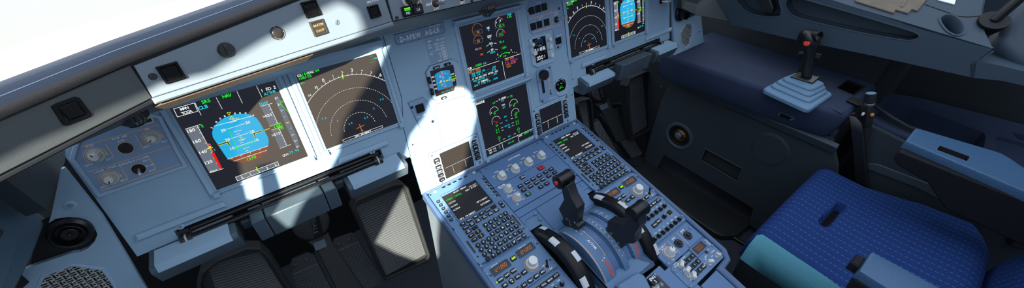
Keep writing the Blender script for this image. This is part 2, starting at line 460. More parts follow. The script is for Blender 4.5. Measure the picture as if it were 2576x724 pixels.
# ================================================================== MAIN PANEL
S_, HS = .162, .1627
SCR = {'pfd': (-.5613, .0885, S_), 'nd': (-.3623, .0885, S_), 'ewd': (.0122, .0969, .1709), 'sd': (.0122, -.0959, .1709)}
def panel_plate(name, label, polys, fr=M, o=(0, 0, 0), cat='instrument panel'):
    t = Thing(name, label, cat, fr, o)
    return t
t = Thing('instrument_panel', 'blue-grey captain side instrument panel around the large left-hand displays', 'instrument panel', M, (-.53, .15))
b = t.mb('panel_paint')
cap_poly = [(-.788, .0258), (-.7275, .0258), (-.7275, .0445), (-.338, .0445), (-.338, -.003), (-.278, -.003), (-.2765, .03), (-.2735, .075), (-.257, .14), (-.257, .30), (-.752, .30), (-.7853, .2221)]
def scr_hole(k, s=1, g=.004):
    c, v, w = SCR[k]; c *= s
    return rect(c - w / 2 - g, v - g, c + w / 2 + g, v + HS + g)
b.holed(cap_poly, [scr_hole('pfd'), scr_hole('nd')], -.012, 0, 'panel_paint')
t.part('face_plate', b)
cap_panel = t
def ridge(mb, u0, v0, u1, v1, h=.006, e=.004, m='panel_paint'):
    mb.prism([(u0, v0), (u1, v0), (u1, v1), (u0, v1)], 0, h, m, e * .6)
# the flat grip strips and screws below the displays
Z = zz(M, 340, 480, 2.967)
def strip_screw(t, s, u0, u1, v, su, sv):
    b = t.mb('panel_paint_light'); b.prism([(s * u0, v - .006), (s * u1, v - .006), (s * (u1 - .004 if u1 > u0 else u1 + .004), v + .006), (s * (u0 + .004), v + .006)], 0, .009, 'panel_paint_light', .003)
    t.part('trim_strip', b)
    b = t.mb(); b.lathe(s * su, sv, [(.0062, 0), (.0062, .0015), (.0035, .0032)], 20, 'panel_paint_light'); b.lathe(s * su, sv, [(.0024, .0032), (.0022, .004)], 10, 'screw_metal')
    t.part('screw', b)
strip_screw(cap_panel, 1, -.776, -.640, .0595, -.716, .0487)
strip_screw(cap_panel, 1, -.432, -.318, .0545, -.358, .0455)
# ---------------------------------------------------------------- display units
def display(key, label, drawer, s=1, name='display_unit', group=None, lip=True):
    c, v, w = SCR[key]; c *= s
    t = Thing(name, label, 'display', M, (c, v + HS / 2))
    b = t.mb('panel_paint_light'); x0, x1, y0, y1 = c - w / 2, c + w / 2, v, v + HS
    g = .0135
    b.ring(rect(x0 - g, y0 - g * .6, x1 + g, y1 + g * .6), rect(x0 - .005, y0 - .004, x1 + .005, y1 + .004), -.004, .005, 'panel_paint_light', .002)
    b.ring(rect(x0 - .0055, y0 - .0045, x1 + .0055, y1 + .0045), rect(x0, y0, x1, y1), -.003, .0012, 'panel_paint', .0003)
    outline(b, rect(x0 - g, y0 - g * .6, x1 + g, y1 + g * .6), .0006, .001); t.part('bezel', b)
    for q in (x0 - .004, x1 + .004):
        b = t.mb(); b.prism(crect(q, y0 - .007, .011, .011), .003, .0095, 'panel_paint', .0015); b.lathe(q, y0 - .007, [(.0032, .0095), (.003, .0105)], 12, 'panel_paint_light')
        t.part('corner_latch', b)
    b = t.mb('screen'); b.flat(rect(x0, y0, x1, y1), 0, 'screen')
    if drawer: drawer(b)
    t.part('screen', b, recalc=False)
    return t
def drawing(b, Z, lim=None):
    K = .0008
    def L(m, pts, w=K, h=.0006, close=False): b.poly([Z(*p) for p in pts], w, m, h, close)
    def Pg(m, pts, h=.0003): b.flat([Z(*p) for p in pts], h, m)
    def T(t, a, c, cap, m, mono=0, sx=1.0, al='c', h=.0008):
        u, v = Z(a, c); b.text(t, u, v, cap, m, h, al, min(mono, cap * .77), 0, sx)
    return L, Pg, T
def lerp(a, b, t): return tuple(x + (y - x) * t for x, y in zip(a, b))
def draw_pfd(b):
    Z = zz(M, 420, 180, 2.264); L, Pg, T = drawing(b, Z)
    w = 'e_white'
    L(w, [(38, 212), (155, 178), (175, 225), (60, 258)], close=True)
    T('MAN', 99, 209, .0048, w, .0062); T('TOGA', 113, 231, .0048, w, .0062)
    for p in ([(160, 178), (195, 248)], [(280, 147), (315, 213)], [(398, 112), (430, 180)], [(510, 82), (541, 147)]): L(w, p, .0007)
    T('SRS', 222, 168, .0058, 'e_green', .0062); T('CLB', 207, 202, .0058, 'e_cyan', .0062); T('NAV', 342, 137, .0058, 'e_green', .0062)
    T('1 FD 2', 577, 98, .0056, w, .0058); T('A/THR', 587, 120, .0052, 'e_cyan', .0056)
    # speed tape
    Pg('e_grey', [(103, 327), (172, 306), (308, 553), (243, 577)])
    L(w, [(103, 327), (192, 300)]); L(w, [(172, 306), (308, 553)]); L(w, [(243, 577), (322, 551)])
    for n, a, c in (('180', 135, 335), ('160', 168, 396), ('140', 203, 457), ('120', 235, 515)): T(n, a, c, .0056, w, .0058)
    L(w, [(249, 572), (249, 566), (256, 565), (257, 572)], .0008); L(w, [(262, 570), (262, 563), (268, 562), (270, 568)], .0008); L(w, [(276, 565), (277, 559), (284, 557), (285, 563)], .0008)
    for i in range(9):
        p = lerp((178, 318), (305, 548), i / 8); L(w, [p, (p[0] - 9, p[1] + 3)], .0007)
    L('e_green', [(173, 319), (188, 314)], .0011); T('S', 201, 309, .005, 'e_green')
    Pg('e_red', [(253, 463), (269, 458), (315, 549), (303, 553)], .0009)
    for i, (a, c) in enumerate(((236, 414), (243, 428), (250, 440), (256, 452))): Pg('e_amber' if i != 1 else 'e_yellow', [(a - 6, c - 3), (a + 6, c - 6), (a + 9, c + 4), (a - 3, c + 6)], .001)
    L('e_magenta', [(238, 415), (248, 411), (254, 428)], .0007, .0011); L('e_yellow', [(222, 441), (262, 430)], .0011, .0012); T('1', 271, 444, .0042, 'e_cyan'); L('e_amber', [(217, 385), (238, 424)], .0006, .001)
    # horizon ball
    sky = [(345, 498), (262, 375), (257, 350), (262, 328), (272, 308), (300, 280), (335, 258), (385, 243), (440, 239), (480, 246), (510, 264), (530, 290), (575, 372), (580, 395), (577, 423)]
    Pg('e_sky', sky); Pg('e_ground', [(345, 498), (577, 423), (577, 437), (566, 459), (540, 484), (505, 503), (465, 513), (420, 515), (380, 509)])
    L(w, [(345, 498), (577, 423)]); L(w, [(379, 510), (570, 447)])
    for f in (.1, .32, .55, .78): p = lerp((345, 498), (577, 423), f); L(w, [p, (p[0] + 4, p[1] + 8)], .0007)
    L(w, [(266, 311), (497, 249)])
    for a, c in ((280, 286), (303, 267), (328, 253), (386, 238), (415, 236), (447, 236)): L(w, [(a - 3, c - 3), (a + 3, c - 4), (a + 5, c + 3), (a - 1, c + 4)], .0007, .0007, True)
    L(w, [(249, 317), (263, 322)], .0011); L(w, [(487, 251), (495, 243)], .0009)
    y = 'e_yellow'
    L(y, [(342, 234), (362, 231), (354, 248)], .0008, close=True); L(y, [(357, 270), (381, 267), (365, 252)], .0008, .0011, True)
    L(y, [(373, 273), (408, 263), (411, 269), (377, 279)], .0006, .001, True); L(w, [(358, 291), (397, 280)])
    for p, q, n in (((340, 328), (444, 295), '30'), ((364, 381), (468, 347), '20'), ((389, 430), (492, 396), '10')):
        L(w, [p, q]); T(n, p[0] - 19, p[1] + 6, .0052, w, .0052); T(n, q[0] + 16, q[1] - 6, .0052, w, .0052)
    for p, q in (((383, 343), (424, 332)), ((395, 358), (412, 353)), ((408, 393), (450, 379)), ((418, 406), (434, 400)), ((433, 440), (470, 428)), ((420, 392), (440, 386)), ((446, 453), (463, 447)), ((459, 482), (478, 476))): L(w, [p, q], .0007)
    for k in (0, 1):
        ww, m, h = ((.0034, y, .0012), (.0018, 'seg_black', .0014))[k]
        L(m, [(292, 417), (345, 400), (356, 417)], ww, h); L(m, [(545, 336), (494, 352), (504, 369)], ww, h)
    Pg(y, [(414, 373), (428, 369), (431, 377), (417, 381)], .0012); Pg('seg_black', [(419, 374), (425, 373), (427, 376), (421, 378)], .0014)
    L('e_green', [(350, 332), (404, 445)], .0011, .0013); L('e_green', [(382, 441), (511, 396)], .0011, .0013)
    T('1570', 480, 492, .0055, 'e_green', .0058)
    # heading strip
    Pg('e_grey', [(390, 600), (630, 512), (638, 533), (402, 622)]); L(w, [(390, 600), (630, 512), (638, 533), (402, 622)], close=True)
    for i, n in enumerate('01234'):
        p = lerp((429, 603), (619, 532), i / 4); T(n, p[0], p[1], .0042, w); q = lerp((421, 589), (611, 519), i / 4); L(w, [q, (q[0] + 3, q[1] + 8)], .0007)
        if i < 4: q = lerp((421, 589), (611, 519), i / 4 + .125); L(w, [q, (q[0] + 2, q[1] + 5)], .0006)
    L(y, [(508, 543), (517, 562)], .0018, .0012); L('e_green', [(513, 553), (520, 559), (517, 566), (510, 561)], .0008, .0013, True)
    # altitude tape
    Pg('e_grey', [(533, 197), (579, 184), (632, 296), (586, 311)]); Pg('e_grey', [(595, 333), (637, 320), (683, 420), (643, 437)])
    L(w, [(533, 197), (600, 180)]); L(w, [(579, 184), (632, 296)]); L(w, [(637, 320), (683, 420)]); L(w, [(643, 437), (706, 414)])
    for i in range(6):
        for A, B in (((584, 195), (628, 288)), ((643, 330), (680, 412))): p = lerp(A, B, i / 5); L(w, [p, (p[0] - 8, p[1] + 2)], .0006)
    T('5000', 551, 180, .005, 'e_cyan', .0052); T('>020', 572, 250, .005, w, .0052); T('>015', 621, 356, .005, w, .0052)
    L(y, [(583, 311), (636, 294), (643, 312)], .0008, .0012); L(y, [(594, 333), (658, 313)], .0008, .0012); T('16', 621, 312, .0066, 'e_green', .0064)
    for n, a, c in (('00', 640, 295), ('80', 648, 309), ('60', 655, 322)): T(n, a, c, .0042, 'e_green', .0036)
    L(y, [(554, 334), (585, 323)], .0011)
    Pg('e_grey', [(610, 147), (628, 137), (641, 150), (745, 378), (752, 422), (735, 430), (683, 320)])
    for n, a, c in (('6', 619, 151), ('2', 634, 187), ('1', 650, 222), ('1', 712, 361), ('2', 728, 394), ('6', 741, 427)): T(n, a, c, .0042, w); Pg(w, [(a + 7, c - 4), (a + 12, c - 6), (a + 13, c - 2), (a + 8, c)], .0008)
    L(y, [(676, 293), (693, 288)], .0012); L('e_green', [(643, 180), (697, 236)], .001, .0012); T('22', 651, 171, .0038, 'e_green')
    for a, c in ((667, 258), (703, 323)): L(w, [(a, c), (a + 7, c - 2)], .0006)
    T('QNH', 675, 473, .0042, w, .0044); T('29.92', 723, 452, .0048, 'e_cyan', .0048)
def draw_nd(b):
    Z = zz(M, 700, 100, 2.415); L, Pg, T = drawing(b, Z); w = 'e_white'; g = 'e_green'
    T('GS', 127, 217, .0045, w); T('144', 160, 208, .0054, g, .0056); T('TAS', 195, 198, .0045, w, .0048); T('144', 228, 188, .0054, g, .0056)
    T('108', 141, 233, .0052, g, .0056); T('/', 167, 226, .0052, w); T('02', 189, 219, .0052, g, .0056)
    L(g, [(136, 265), (160, 259)], .0008); L(g, [(143, 257), (136, 265), (146, 270)], .0008)
    c = Vector(Z(499, 533)); c0, v0, sw = SCR['nd']; x0, x1 = c0 - sw / 2, c0 + sw / 2
    R = (Vector(Z(474, 210)) - c).length
    th = [math.degrees(math.asin(min(1, (x1 - c.x) / R))), math.degrees(math.asin(min(1, (c.x - x0) / R)))]
    b.arc(c, R, 90 - th[0], 90 + th[1], .0009, w, .0006, 40)
    px = {'34': (190, 337), '35': (230, 288), '0': (273, 245), '1': (332, 218), '2': (388, 197), '3': (447, 183), '4': (507, 187), '5': (565, 198), '6': (620, 213)}
    a3 = Vector(Z(447, 200)) - c; a3 = math.degrees(math.atan2(a3.y, a3.x)); ang0 = Vector(Z(281, 256)) - c; a0 = math.degrees(math.atan2(ang0.y, ang0.x)); stp = (a0 - a3) / 3
    for i in range(-7, 9):
        a = a3 + stp * i / 2
        if not (90 - th[0] + 1 < a < 90 + th[1] - 1): continue
        d = Vector((math.cos(math.radians(a)), math.sin(math.radians(a)))); b.line(c + d * R, c + d * (R + (.0045 if i % 2 == 0 else .0025)), .0009, w, .0006)
    for n, (a, e) in px.items(): T(n, a, e, .0066 if n in '036' else .0042, w, 0)
    for p, n in (((490, 290), 46), ((490, 366), 34), ((490, 441), 17)):
        r = (Vector(Z(*p)) - c).length; lo = 3
        if r > (x1 - c.x): lo = math.degrees(math.acos((x1 - c.x) / r)) + .5
        hi = 178 if r < (c.x - x0) else 180 - math.degrees(math.acos((c.x - x0) / r)) - .5
        b.arc(c, r, lo, hi, .0007, w, .0006, 24, n)
    L('e_yellow', [(386, 210), (394, 233)], .0017); L(g, [(390, 228), (397, 230), (394, 239), (389, 234)], .0008, .0008, True)
    for n, a, e in (('2.5', 438, 507), ('2.5', 533, 472), ('5', 360, 493), ('5', 580, 417), ('7.5', 279, 477), ('7.5', 628, 361)): T(n, a, e, .0038, 'e_cyan', .0036)
    am = 'e_amber'; L(am, [(476, 539), (523, 517)], .0014); L(am, [(492, 513), (511, 558)], .0014); L(am, [(502, 554), (517, 548)], .0012)
    L(w, [(390, 608), (632, 520), (635, 532), (396, 621)], .0007, close=True); T('GPS PRIMARY', 515, 571, .0042, w, .0046)
    T('---', 566, 98, .0038, g, .0046); T('-.-', 566, 118, .0038, g, .0046); T('NM', 588, 112, .0034, 'e_cyan'); T('--:--', 572, 132, .0038, g, .0044)
def draw_ewd(b):
    Z = zz(M, 1140, 0, 3.018); L, Pg, T = drawing(b, Z); w, g, cy, am = 'e_white', 'e_green', 'e_cyan', 'e_amber'
    def arcz(c, p, a0, a1, m, wd=.0006):
        c = Vector(Z(*c)); r = (Vector(Z(*p)) - c).length; b.arc(c, r, a0, a1, wd, m, .0006, 20); return c, r
    def boxz(c, wd, hg, m='e_grey'):
        u, v = Z(*c); b.poly(crect(u, v, wd, hg), .0006, m, .0006, True)
    arcz((185, 228), (170, 181), 20, 235, am); arcz((192, 312), (185, 268), 5, 190, am)
    for c in ((191, 243), (194, 312)): boxz(c, .022, .0085); T('XX', c[0] - 3, c[1], .0048, am, .0058)
    T('XX', 204, 366, .0048, am, .0058); T('XX', 215, 412, .0048, am, .0058); u, v = Z(178, 374); b.flat(crect(u, v, .009, .005), .0004, 'e_grey')
    T('N1', 264, 211, .0056, w); T('%', 268, 229, .0042, cy); T('EGT', 275, 276, .0056, w, .0052); T('°C', 278, 295, .004, cy); T('N2', 287, 329, .0056, w); T('%', 291, 348, .0042, cy); T('FF', 296, 378, .0056, w); T('KG/H', 299, 396, .0046, cy, .0044)
    arcz((352, 180), (345, 137), 70, 215, w); arcz((352, 180), (345, 137), 35, 60, 'e_red', .0018)
    L(g, [(347, 178), (366, 140)], .0009); L(am, [(343, 128), (345, 137)], .0022); T('5', 327, 170, .004, w); T('10', 356, 156, .0038, w); T('.', 318, 212, .0042, cy)
    c, r = arcz((361, 262), (352, 222), 50, 190, w); arcz((361, 262), (352, 222), 5, 35, 'e_red', .0018); L(g, [(372, 242), (382, 227)], .001)
    boxz((363, 196), .02, .0085); T('95.7', 364, 195, .005, g, .0044); boxz((361, 262), .018, .0085); T('911', 362, 262, .005, g, .0048)
    T('95.6', 367, 317, .005, g, .0048); T('1234', 384, 361, .005, g, .0048)
    for p in ([(250, 353), (270, 338)], [(307, 327), (328, 329)], [(259, 400), (278, 385)], [(316, 374), (338, 375)]): L(w, p, .0009)
    T('S', 337, 414, .0048, w); T('F', 440, 381, .0048, w); T('1+F', 391, 425, .0046, g, .0046)
    L(g, [(353, 428), (370, 410), (392, 400), (412, 400), (430, 400)], .0013); 
    for a, c in ((328, 448), (342, 438), (450, 397), (467, 398), (482, 398)): u, v = Z(a, c); b.flat(crect(u, v, .0016, .0016), .0006, w)
    for a, c in ((357, 425), (424, 400)): u, v = Z(a, c); b.flat(circle(u, v, .0022, 10), .0007, g)
    T('FOB :', 135, 517, .0054, w, .0052); T('10580', 190, 493, .0054, g, .0054); T('KG', 240, 479, .0044, cy)
    L(w, [(110, 541), (350, 461)], .001); L(w, [(390, 447), (513, 406)], .001); L(w, [(371, 464), (396, 598)], .001)
    Z2 = lambda a, c: (a, c)
    T('ENG 1 FAIL', 160, 537, .005, am, .0046); L(am, [(118, 549), (202, 521), (206, 532), (122, 561)], .0005, close=True)
    rows = (('-ENG MODE SEL......IGN', 131, 568, cy), ('-THR LVR 1........IDLE', 135, 585, cy), ('.IF NO RELIGHT AFTER 30S', 133, 607, w), ('-ENG MASTER 1......OFF', 145, 621, cy), ('.IF DAMAGE:', 176, 631, w), ('-ENG 1 FIRE P/B...PUSH', 152, 656, cy))
    for s, a, c, m in rows: T(s, a, c, .0046, m, .0041, .9, 'l')
    for s, a, c, m in (('LAND ASAP', 391, 458, am), ('T.O. INHIBIT', 393, 478, 'e_magenta'), ('*AIR BLEED', 396, 494, am), ('*ELEC', 399, 511, am)): T(s, a, c, .0046, m, .0042, .9, 'l')
    T('TOGA', 424, 110, .0044, cy, .0044); T('0.0%', 424, 128, .0044, g, .0044)
def draw_sd(b):
    Z = zz(M, 1180, 190, 3.45); L, Pg, T = drawing(b, Z); w, g, cy, rd = 'e_white', 'e_green', 'e_cyan', 'e_red'
    T('ENGINE', 96, 233, .006, w, .006); L(w, [(58, 255), (137, 228)], .0008)
    T('14', 212, 237, .0054, g, .0054); T('F.USED', 287, 198, .0052, w, .005); T('25', 365, 177, .0054, g, .0054); T('KG', 290, 217, .0044, cy); T('OIL', 298, 252, .0048, w, .0046); T('QT', 302, 276, .0044, cy)
    for p in ([(230, 226), (252, 218)], [(325, 189), (346, 183)], [(268, 416), (288, 407)], [(360, 376), (380, 369)], [(276, 456), (296, 447)], [(366, 414), (386, 406)], [(280, 478), (300, 469)], [(370, 437), (390, 430)], [(294, 553), (315, 543)], [(385, 509), (405, 501)]): L(w, p, .0008)
    def dial(c, top, needle, txt, m, lo='0'):
        cc = Vector(Z(*c)); r = (Vector(Z(*top)) - cc).length; b.arc(cc, r, 5, 200, .0008, w, .0006, 20); L(m, [c, needle], .0011)
        T(txt, c[0] + 3, c[1] + 12, .005, m, .005)
    dial((217, 315), (215, 271), (254, 298), '25', g); dial((386, 247), (384, 204), (422, 231), '25', g); dial((234, 395), (233, 352), (196, 402), '10', rd); dial((400, 325), (398, 284), (436, 309), '129', g)
    T('0', 193, 323, .0038, w); T('0', 362, 255, .0038, w); T('PSI', 315, 355, .0042, cy, .004); T('°C', 324, 391, .0042, cy); T('VIB N1', 330, 432, .0042, cy, .0042); T('N2', 348, 446, .0042, cy); T('PSI', 349, 526, .0042, cy, .004)
    for s, a, c in (('35', 239, 434), ('0.1', 245, 468), ('0.1', 249, 490), ('0', 265, 565), ('74', 409, 361), ('2.2', 416, 394), ('2.2', 419, 416), ('0', 432, 489)): T(s, a, c, .005, g, .0048)
    L(rd, [(195, 392), (199, 410)], .0014); L(rd, [(364, 322), (366, 338)], .0012)
    for c in ((260, 540), (428, 464)):
        u, v = Z(*c); b.poly(circle(u, v, .0042, 14), .0007, g, .0006, True)
    L(g, [(257, 528), (263, 552)], .0008); L(g, [(420, 467), (436, 461)], .0008)
    L(w, [(140, 648), (553, 458)], .0011); L(w, [(283, 583), (297, 640)], .001); L(w, [(422, 519), (435, 575)], .001)
    T('TAT +16', 200, 640, .0046, w, .0046); T('SAT +13', 206, 660, .0046, w, .0046); T('°C', 259, 608, .0042, cy); T('°C', 264, 627, .0042, cy); T('14', 343, 585, .0048, g, .0046); T('H', 361, 577, .004, cy); T('10', 378, 570, .0048, g, .0046)
    T('GW', 446, 520, .0046, w); T('60700', 496, 496, .0048, g, .0046); T('KG', 538, 477, .0042, cy)
pfd = display('pfd', 'large square captain flight display with blue horizon, left of the sunlit strip', draw_pfd, group='square display screens')
nd = display('nd', 'captain navigation display with white range arcs, half in brown sunlight', draw_nd, group='square display screens')
display('ewd', 'upper centre display with engine dials and cyan checklist lines', draw_ewd, group='square display screens')
display('sd', 'lower centre display headed ENGINE with green oil dials', draw_sd, group='square display screens')
copy_thing(nd.root, (.7246 + .0, 0, 0), 'right-hand navigation display with white range arcs, fully in shade', 'square display screens')
copy_thing(pfd.root, (1.1226, 0, 0), 'right-hand flight display with blue horizon, nearest the round speaker vent', 'square display screens')
# brow over the captain screens + ridge between them
def brow(t, s, u0, u1):
    b = t.mb('panel_paint_light'); a, c = sorted((s * u0, s * u1))
    pr = [(.2555, 0), (.2575, .005), (.268, .017), (.276, .017), (.283, 0)]
    b.extr([(v, h) for v, h in pr], a, c, 'panel_paint_light'); t.part('brow_strip', b, bevel=.0012)
brow(cap_panel, 1, -.662, -.266)
# ---------------------------------------------------------------- first officer panel
fo = Thing('instrument_panel', 'blue-grey instrument panel around the two right-hand displays', 'instrument panel', M, (.53, .15))
b = fo.mb('panel_paint'); b.holed([(-x, v) for x, v in cap_poly if True][::-1], [scr_hole('pfd', -1), scr_hole('nd', -1)], -.012, 0, 'panel_paint'); fo.part('face_plate', b)
strip_screw(fo, -1, -.806, -.640, .0595, -.716, .0487); strip_screw(fo, -1, -.432, -.318, .0545, -.372, .0445)
brow(fo, -1, -.662, -.266)
# ---------------------------------------------------------------- slide-out table rails
def rails(s, label):
    t = Thing('pull_out_table', label, 'table', M, (s * -.53, .03))
    b = t.mb('black_metal'); a, c = sorted((s * -.722, s * -.345))
    b.box((min(s * -.7275, s * -.338), .004, -.03), (max(s * -.7275, s * -.338), .0445, -.022), 'gap_black'); t.part('slot_back', b)
    for v, h, r in ((.0375, .002, .0048), (.0245, .010, .0065)):
        b = t.mb('black_metal'); b.tube([(s * -.705, v, h), (s * -.362, v, h)], r, 14); t.part('rail', b)
    for q in (-.7155, -.3545):
        b = t.mb('black_plastic'); b.tube([(s * (q - .009), .0245, .010), (s * (q + .009), .0245, .010)], .0095, 14); b.tube([(s * (q - .0015), .0245, .010), (s * (q + .0015), .0245, .010)], .0099, 14, 'knob_grey')
        t.part('rail_end', b)
        b = t.mb('black_plastic'); b.box((min(s * (q - .008), s * (q + .008)), .012, -.022), (max(s * (q - .008), s * (q + .008)), .042, .004), 'black_plastic'); t.part('rail_bracket', b)
rails(1, 'black stowed table rails under the left-hand displays, partly sunlit')
rails(-1, 'black stowed table rails under the right-hand displays')
# ---------------------------------------------------------------- captain lighting panel (left)
Z = zz(M, 180, 300, 3.81)
t = Thing('lighting_panel', 'blue panel with orange lines, three silver knobs and a toggle, left of the flight display', 'control panel', M, Z(520, 400))
b = t.mb('panel_plate')
lp = [Z(*p) for p in ((95, 190), (38, 375), (280, 705), (1065, 437), (985, 300), (830, -10), (560, -60), (300, 40))]
b.ring(inset(lp if area2(lp) > 0 else lp[::-1], -.006), lp if area2(lp) > 0 else lp[::-1], 0, .0045, 'panel_paint_light', .0012)
b.flat(lp, .0012, 'panel_plate')
t.part('face_plate', b)
b = t.mb()
def ol(*p, w=.0009): b.poly([Z(*q) for q in p], w, 'paint_orange', .0018)
ol((90, 262), (830, 47)); ol((158, 503), (952, 255)); ol((283, 680), (1052, 424)); ol((325, 230), (415, 368)); ol((610, 146), (692, 282)); ol((458, 432), (545, 565)); ol((735, 345), (812, 473))
for s, a, c in (('PFD', 178, 252), ('OFF', 172, 433), ('BRT', 366, 376), ('PFD ND', 462, 172), ('XFR', 477, 203), ('ND', 727, 91), ('OFF', 725, 258), ('BRT', 893, 207), ('LOUD SPKR', 325, 475), ('CONSOLE/FLOOR', 600, 393), ('BRT', 718, 390), ('DIM', 750, 438), ('OFF', 776, 486), ('MAX', 506, 578), ('OFF', 316, 641)):
    u, v = Z(a, c); b.text(s, u, v, .0028, 'paint_white', .0018, mono=.0031)
for a, c in ((232, 345), (775, 175), (372, 560)):
    u, v = Z(a, c); b.arc((u, v), .0128, -5, 235, .001, 'paint_orange', .0018, 30)
    d = (math.cos(math.radians(-8)), math.sin(math.radians(-8))); q = (u + .0128 * d[0], v + .0128 * d[1]); b.flat([(q[0] - .0018, q[1] + .0012), (q[0] + .0018, q[1] + .0012), (q[0] - .0003, q[1] - .0034)], .0019, 'paint_orange')
t.part('markings', b, recalc=False)
for (a, c), ang in (((232, 345), 1.9), ((775, 175), 3.9), ((372, 560), 4.5)): fluted(t, 'knob', *Z(a, c), .0112, .0135, ang=ang)
u, v = Z(522, 272); b = t.mb('black_plastic'); b.lathe(u, v, [(.0096, 0), (.0096, .002), (.0075, .003)], 28, 'black_plastic'); b.ring(circle(u, v, .0099, 28), circle(u, v, .0093, 28), .001, .0022, 'paint_orange')
b.lathe(u, v, [(.007, .002), (.0066, .0045), (.0032, .005)], 24, 'black_key'); t.part('transfer_button', b)
for k in range(4): b = t.mb(); b.arc((u, v), .0084, 20 + 90 * k, 75 + 90 * k, .0008, 'gap_black', .0032); t.part('button_slot', b)
u, v = Z(645, 473); b = t.mb('black_plastic'); b.lathe(u, v, [(.009, 0), (.009, .0015), (.0074, .003), (.004, .002)], 28, 'black_gloss'); b.ring(circle(u, v, .0095, 28), circle(u, v, .0089, 28), .001, .0022, 'paint_orange'); t.part('toggle_boot', b)
b = t.mb('metal'); b.tube([(u, v, .001), (u, v - .003, .009), (u + .0008, v - .0065, .0155), (u + .001, v - .0078, .0175)], [.0014, .0018, .003, .0026], 14, 'metal'); t.part('toggle_lever', b, label='polished metal lever')
b = t.mb(); q = [Z(*p) for p in ((620, 20), (648, 64), (792, 18), (768, -28))]; q = q if area2(q) > 0 else q[::-1]; b.ring(inset(q, -.001), inset(q, .0015), 0, .004, 'knob_grey'); b.prism(inset(q, .0015), 0, .0036, 'black_gloss', .001); t.part('push_button', b)
# first officer equivalent: only its lower corner shows
Z = zz(M, 1600, 0, 4)
t = Thing('lighting_panel', 'small blue panel with orange lines and a metal toggle beside the right-hand flight display', 'control panel', M, Z(250, 40))
b = t.mb('panel_plate'); q = [Z(150, 92), Z(355, 18), Z(345, -120), Z(130, -60)]; b.prism(q, 0, .003, 'panel_plate', .001); t.part('face_plate', b)
b = t.mb(); b.poly([Z(152, 78), Z(343, 15)], .0015, 'paint_orange', .0034); b.poly([Z(210, 45), Z(208, -60)], .0013, 'paint_orange', .0034); t.part('markings', b, recalc=False)
u, v = Z(243, 12); b = t.mb(); b.lathe(u, v, [(.009, .003), (.009, .005), (.005, .007)], 24, 'black_gloss'); t.part('toggle_boot', b)
b = t.mb(); b.tube([(u, v, .004), (u + .004, v - .004, .014), (u + .009, v - .006, .026)], [.0022, .003, .0045], 12, 'metal'); t.part('toggle_lever', b)
fluted(t, 'knob', *Z(300, 0), .0112, .0135)
# ================================================================== CENTRE PANEL
cp = Thing('center_instrument_panel', 'blue-grey centre panel holding the two stacked displays, its left part sunlit white', 'instrument panel', M, (0, .09))
b = cp.mb('panel_paint')
ctr = [(-.2765, -.118), (.2765, -.118), (.2765, -.003), (.275, .03), (.272, .075), (.2555, .14), (.2555, .32), (-.2555, .32), (-.2555, .14), (-.272, .075), (-.275, .03)]
DC = {}
b.holed(ctr, [scr_hole('ewd'), scr_hole('sd')], -.012, .0008, 'panel_paint'); cp.part('face_plate', b)
for q in (.262, .066):
    b = cp.mb('panel_paint_light'); v = SCR['ewd'][1] + HS if q > .1 else SCR['sd'][1] + HS
    b.extr([(v + .002, 0), (v + .004, .006), (v + .012, .019), (v + .0165, .019), (v + .0185, .0)], .0122 - .101, .0122 + .101, 'panel_paint_light'); cp.part('brow_strip', b, bevel=.0012)
b = cp.mb(); b.lathe(*M.px(1037, 363), [(.005, 0), (.005, .0018), (.003, .003)], 16, 'knob_grey'); b.lathe(*M.px(1037, 363), [(.0022, .003), (.002, .0038)], 10, 'screw_dark'); cp.part('screw', b)
# registration plate and speed placard
Z = zz(M, 960, 0, 4)
t = Thing('registration_plate', 'engraved blue plate reading D-AFBW AG-LR', 'plate', M, Z(380, 340))
b = t.mb('plate_placard'); q = [Z(*p) for p in ((123, 350), (140, 435), (165, 450), (625, 330), (634, 310), (615, 220))]; b.prism(q, 0, .0022, 'panel_plate', .0006); outline(b, q, .0011); t.part('face_plate', b)
b = t.mb(); u, v = Z(384, 346); b.text('D-AFBW  AG-LR', u, v, .011, 'paint_white', .0026, sx=.74); u, v = Z(530, 258); b.text('SELCAL CODE', u, v, .0028, 'paint_white', .0026)
for p in ((168, 383), (598, 274)): u, v = Z(*p); b.lathe(u, v, [(.0015, .002), (.0012, .003)], 8, 'screw_dark')
t.part('lettering', b, recalc=False)
t = Thing('speed_limit_placard', 'small white-lettered speed limit card above the standby instrument', 'placard', M, Z(555, 500))
b = t.mb('plate_placard'); q = [Z(*p) for p in ((436, 405), (495, 640), (680, 590), (620, 356))]; b.prism(q, 0, .0018, 'plate_placard', .0005); t.part('card', b)
b = t.mb()
for s, a, c, al in (('LIMIT', 452, 422, 'l'), ('SPD (IAS)', 628, 382, 'r'), ('280KT / M67', 630, 418, 'r'), ('VLE', 456, 460, 'l'), ('EXT 250KT', 636, 446, 'r'), ('VLO', 462, 486, 'l'), ('RET 220KT', 642, 470, 'r'), ('VFE', 480, 550, 'l'), ('1  230KT', 650, 498, 'r'), ('1+F  215KT', 654, 518, 'r'), ('2  200KT', 660, 538, 'r'), ('3  185KT', 664, 558, 'r'), ('FULL  177KT', 668, 582, 'r')):
    u, v = Z(a, c); b.text(s, u, v, .0038, 'paint_white', .0022, al, sx=.85)
b.poly([Z(475, 528), Z(650, 478)], .0006, 'paint_white', .0022)
t.part('lettering', b, recalc=False)
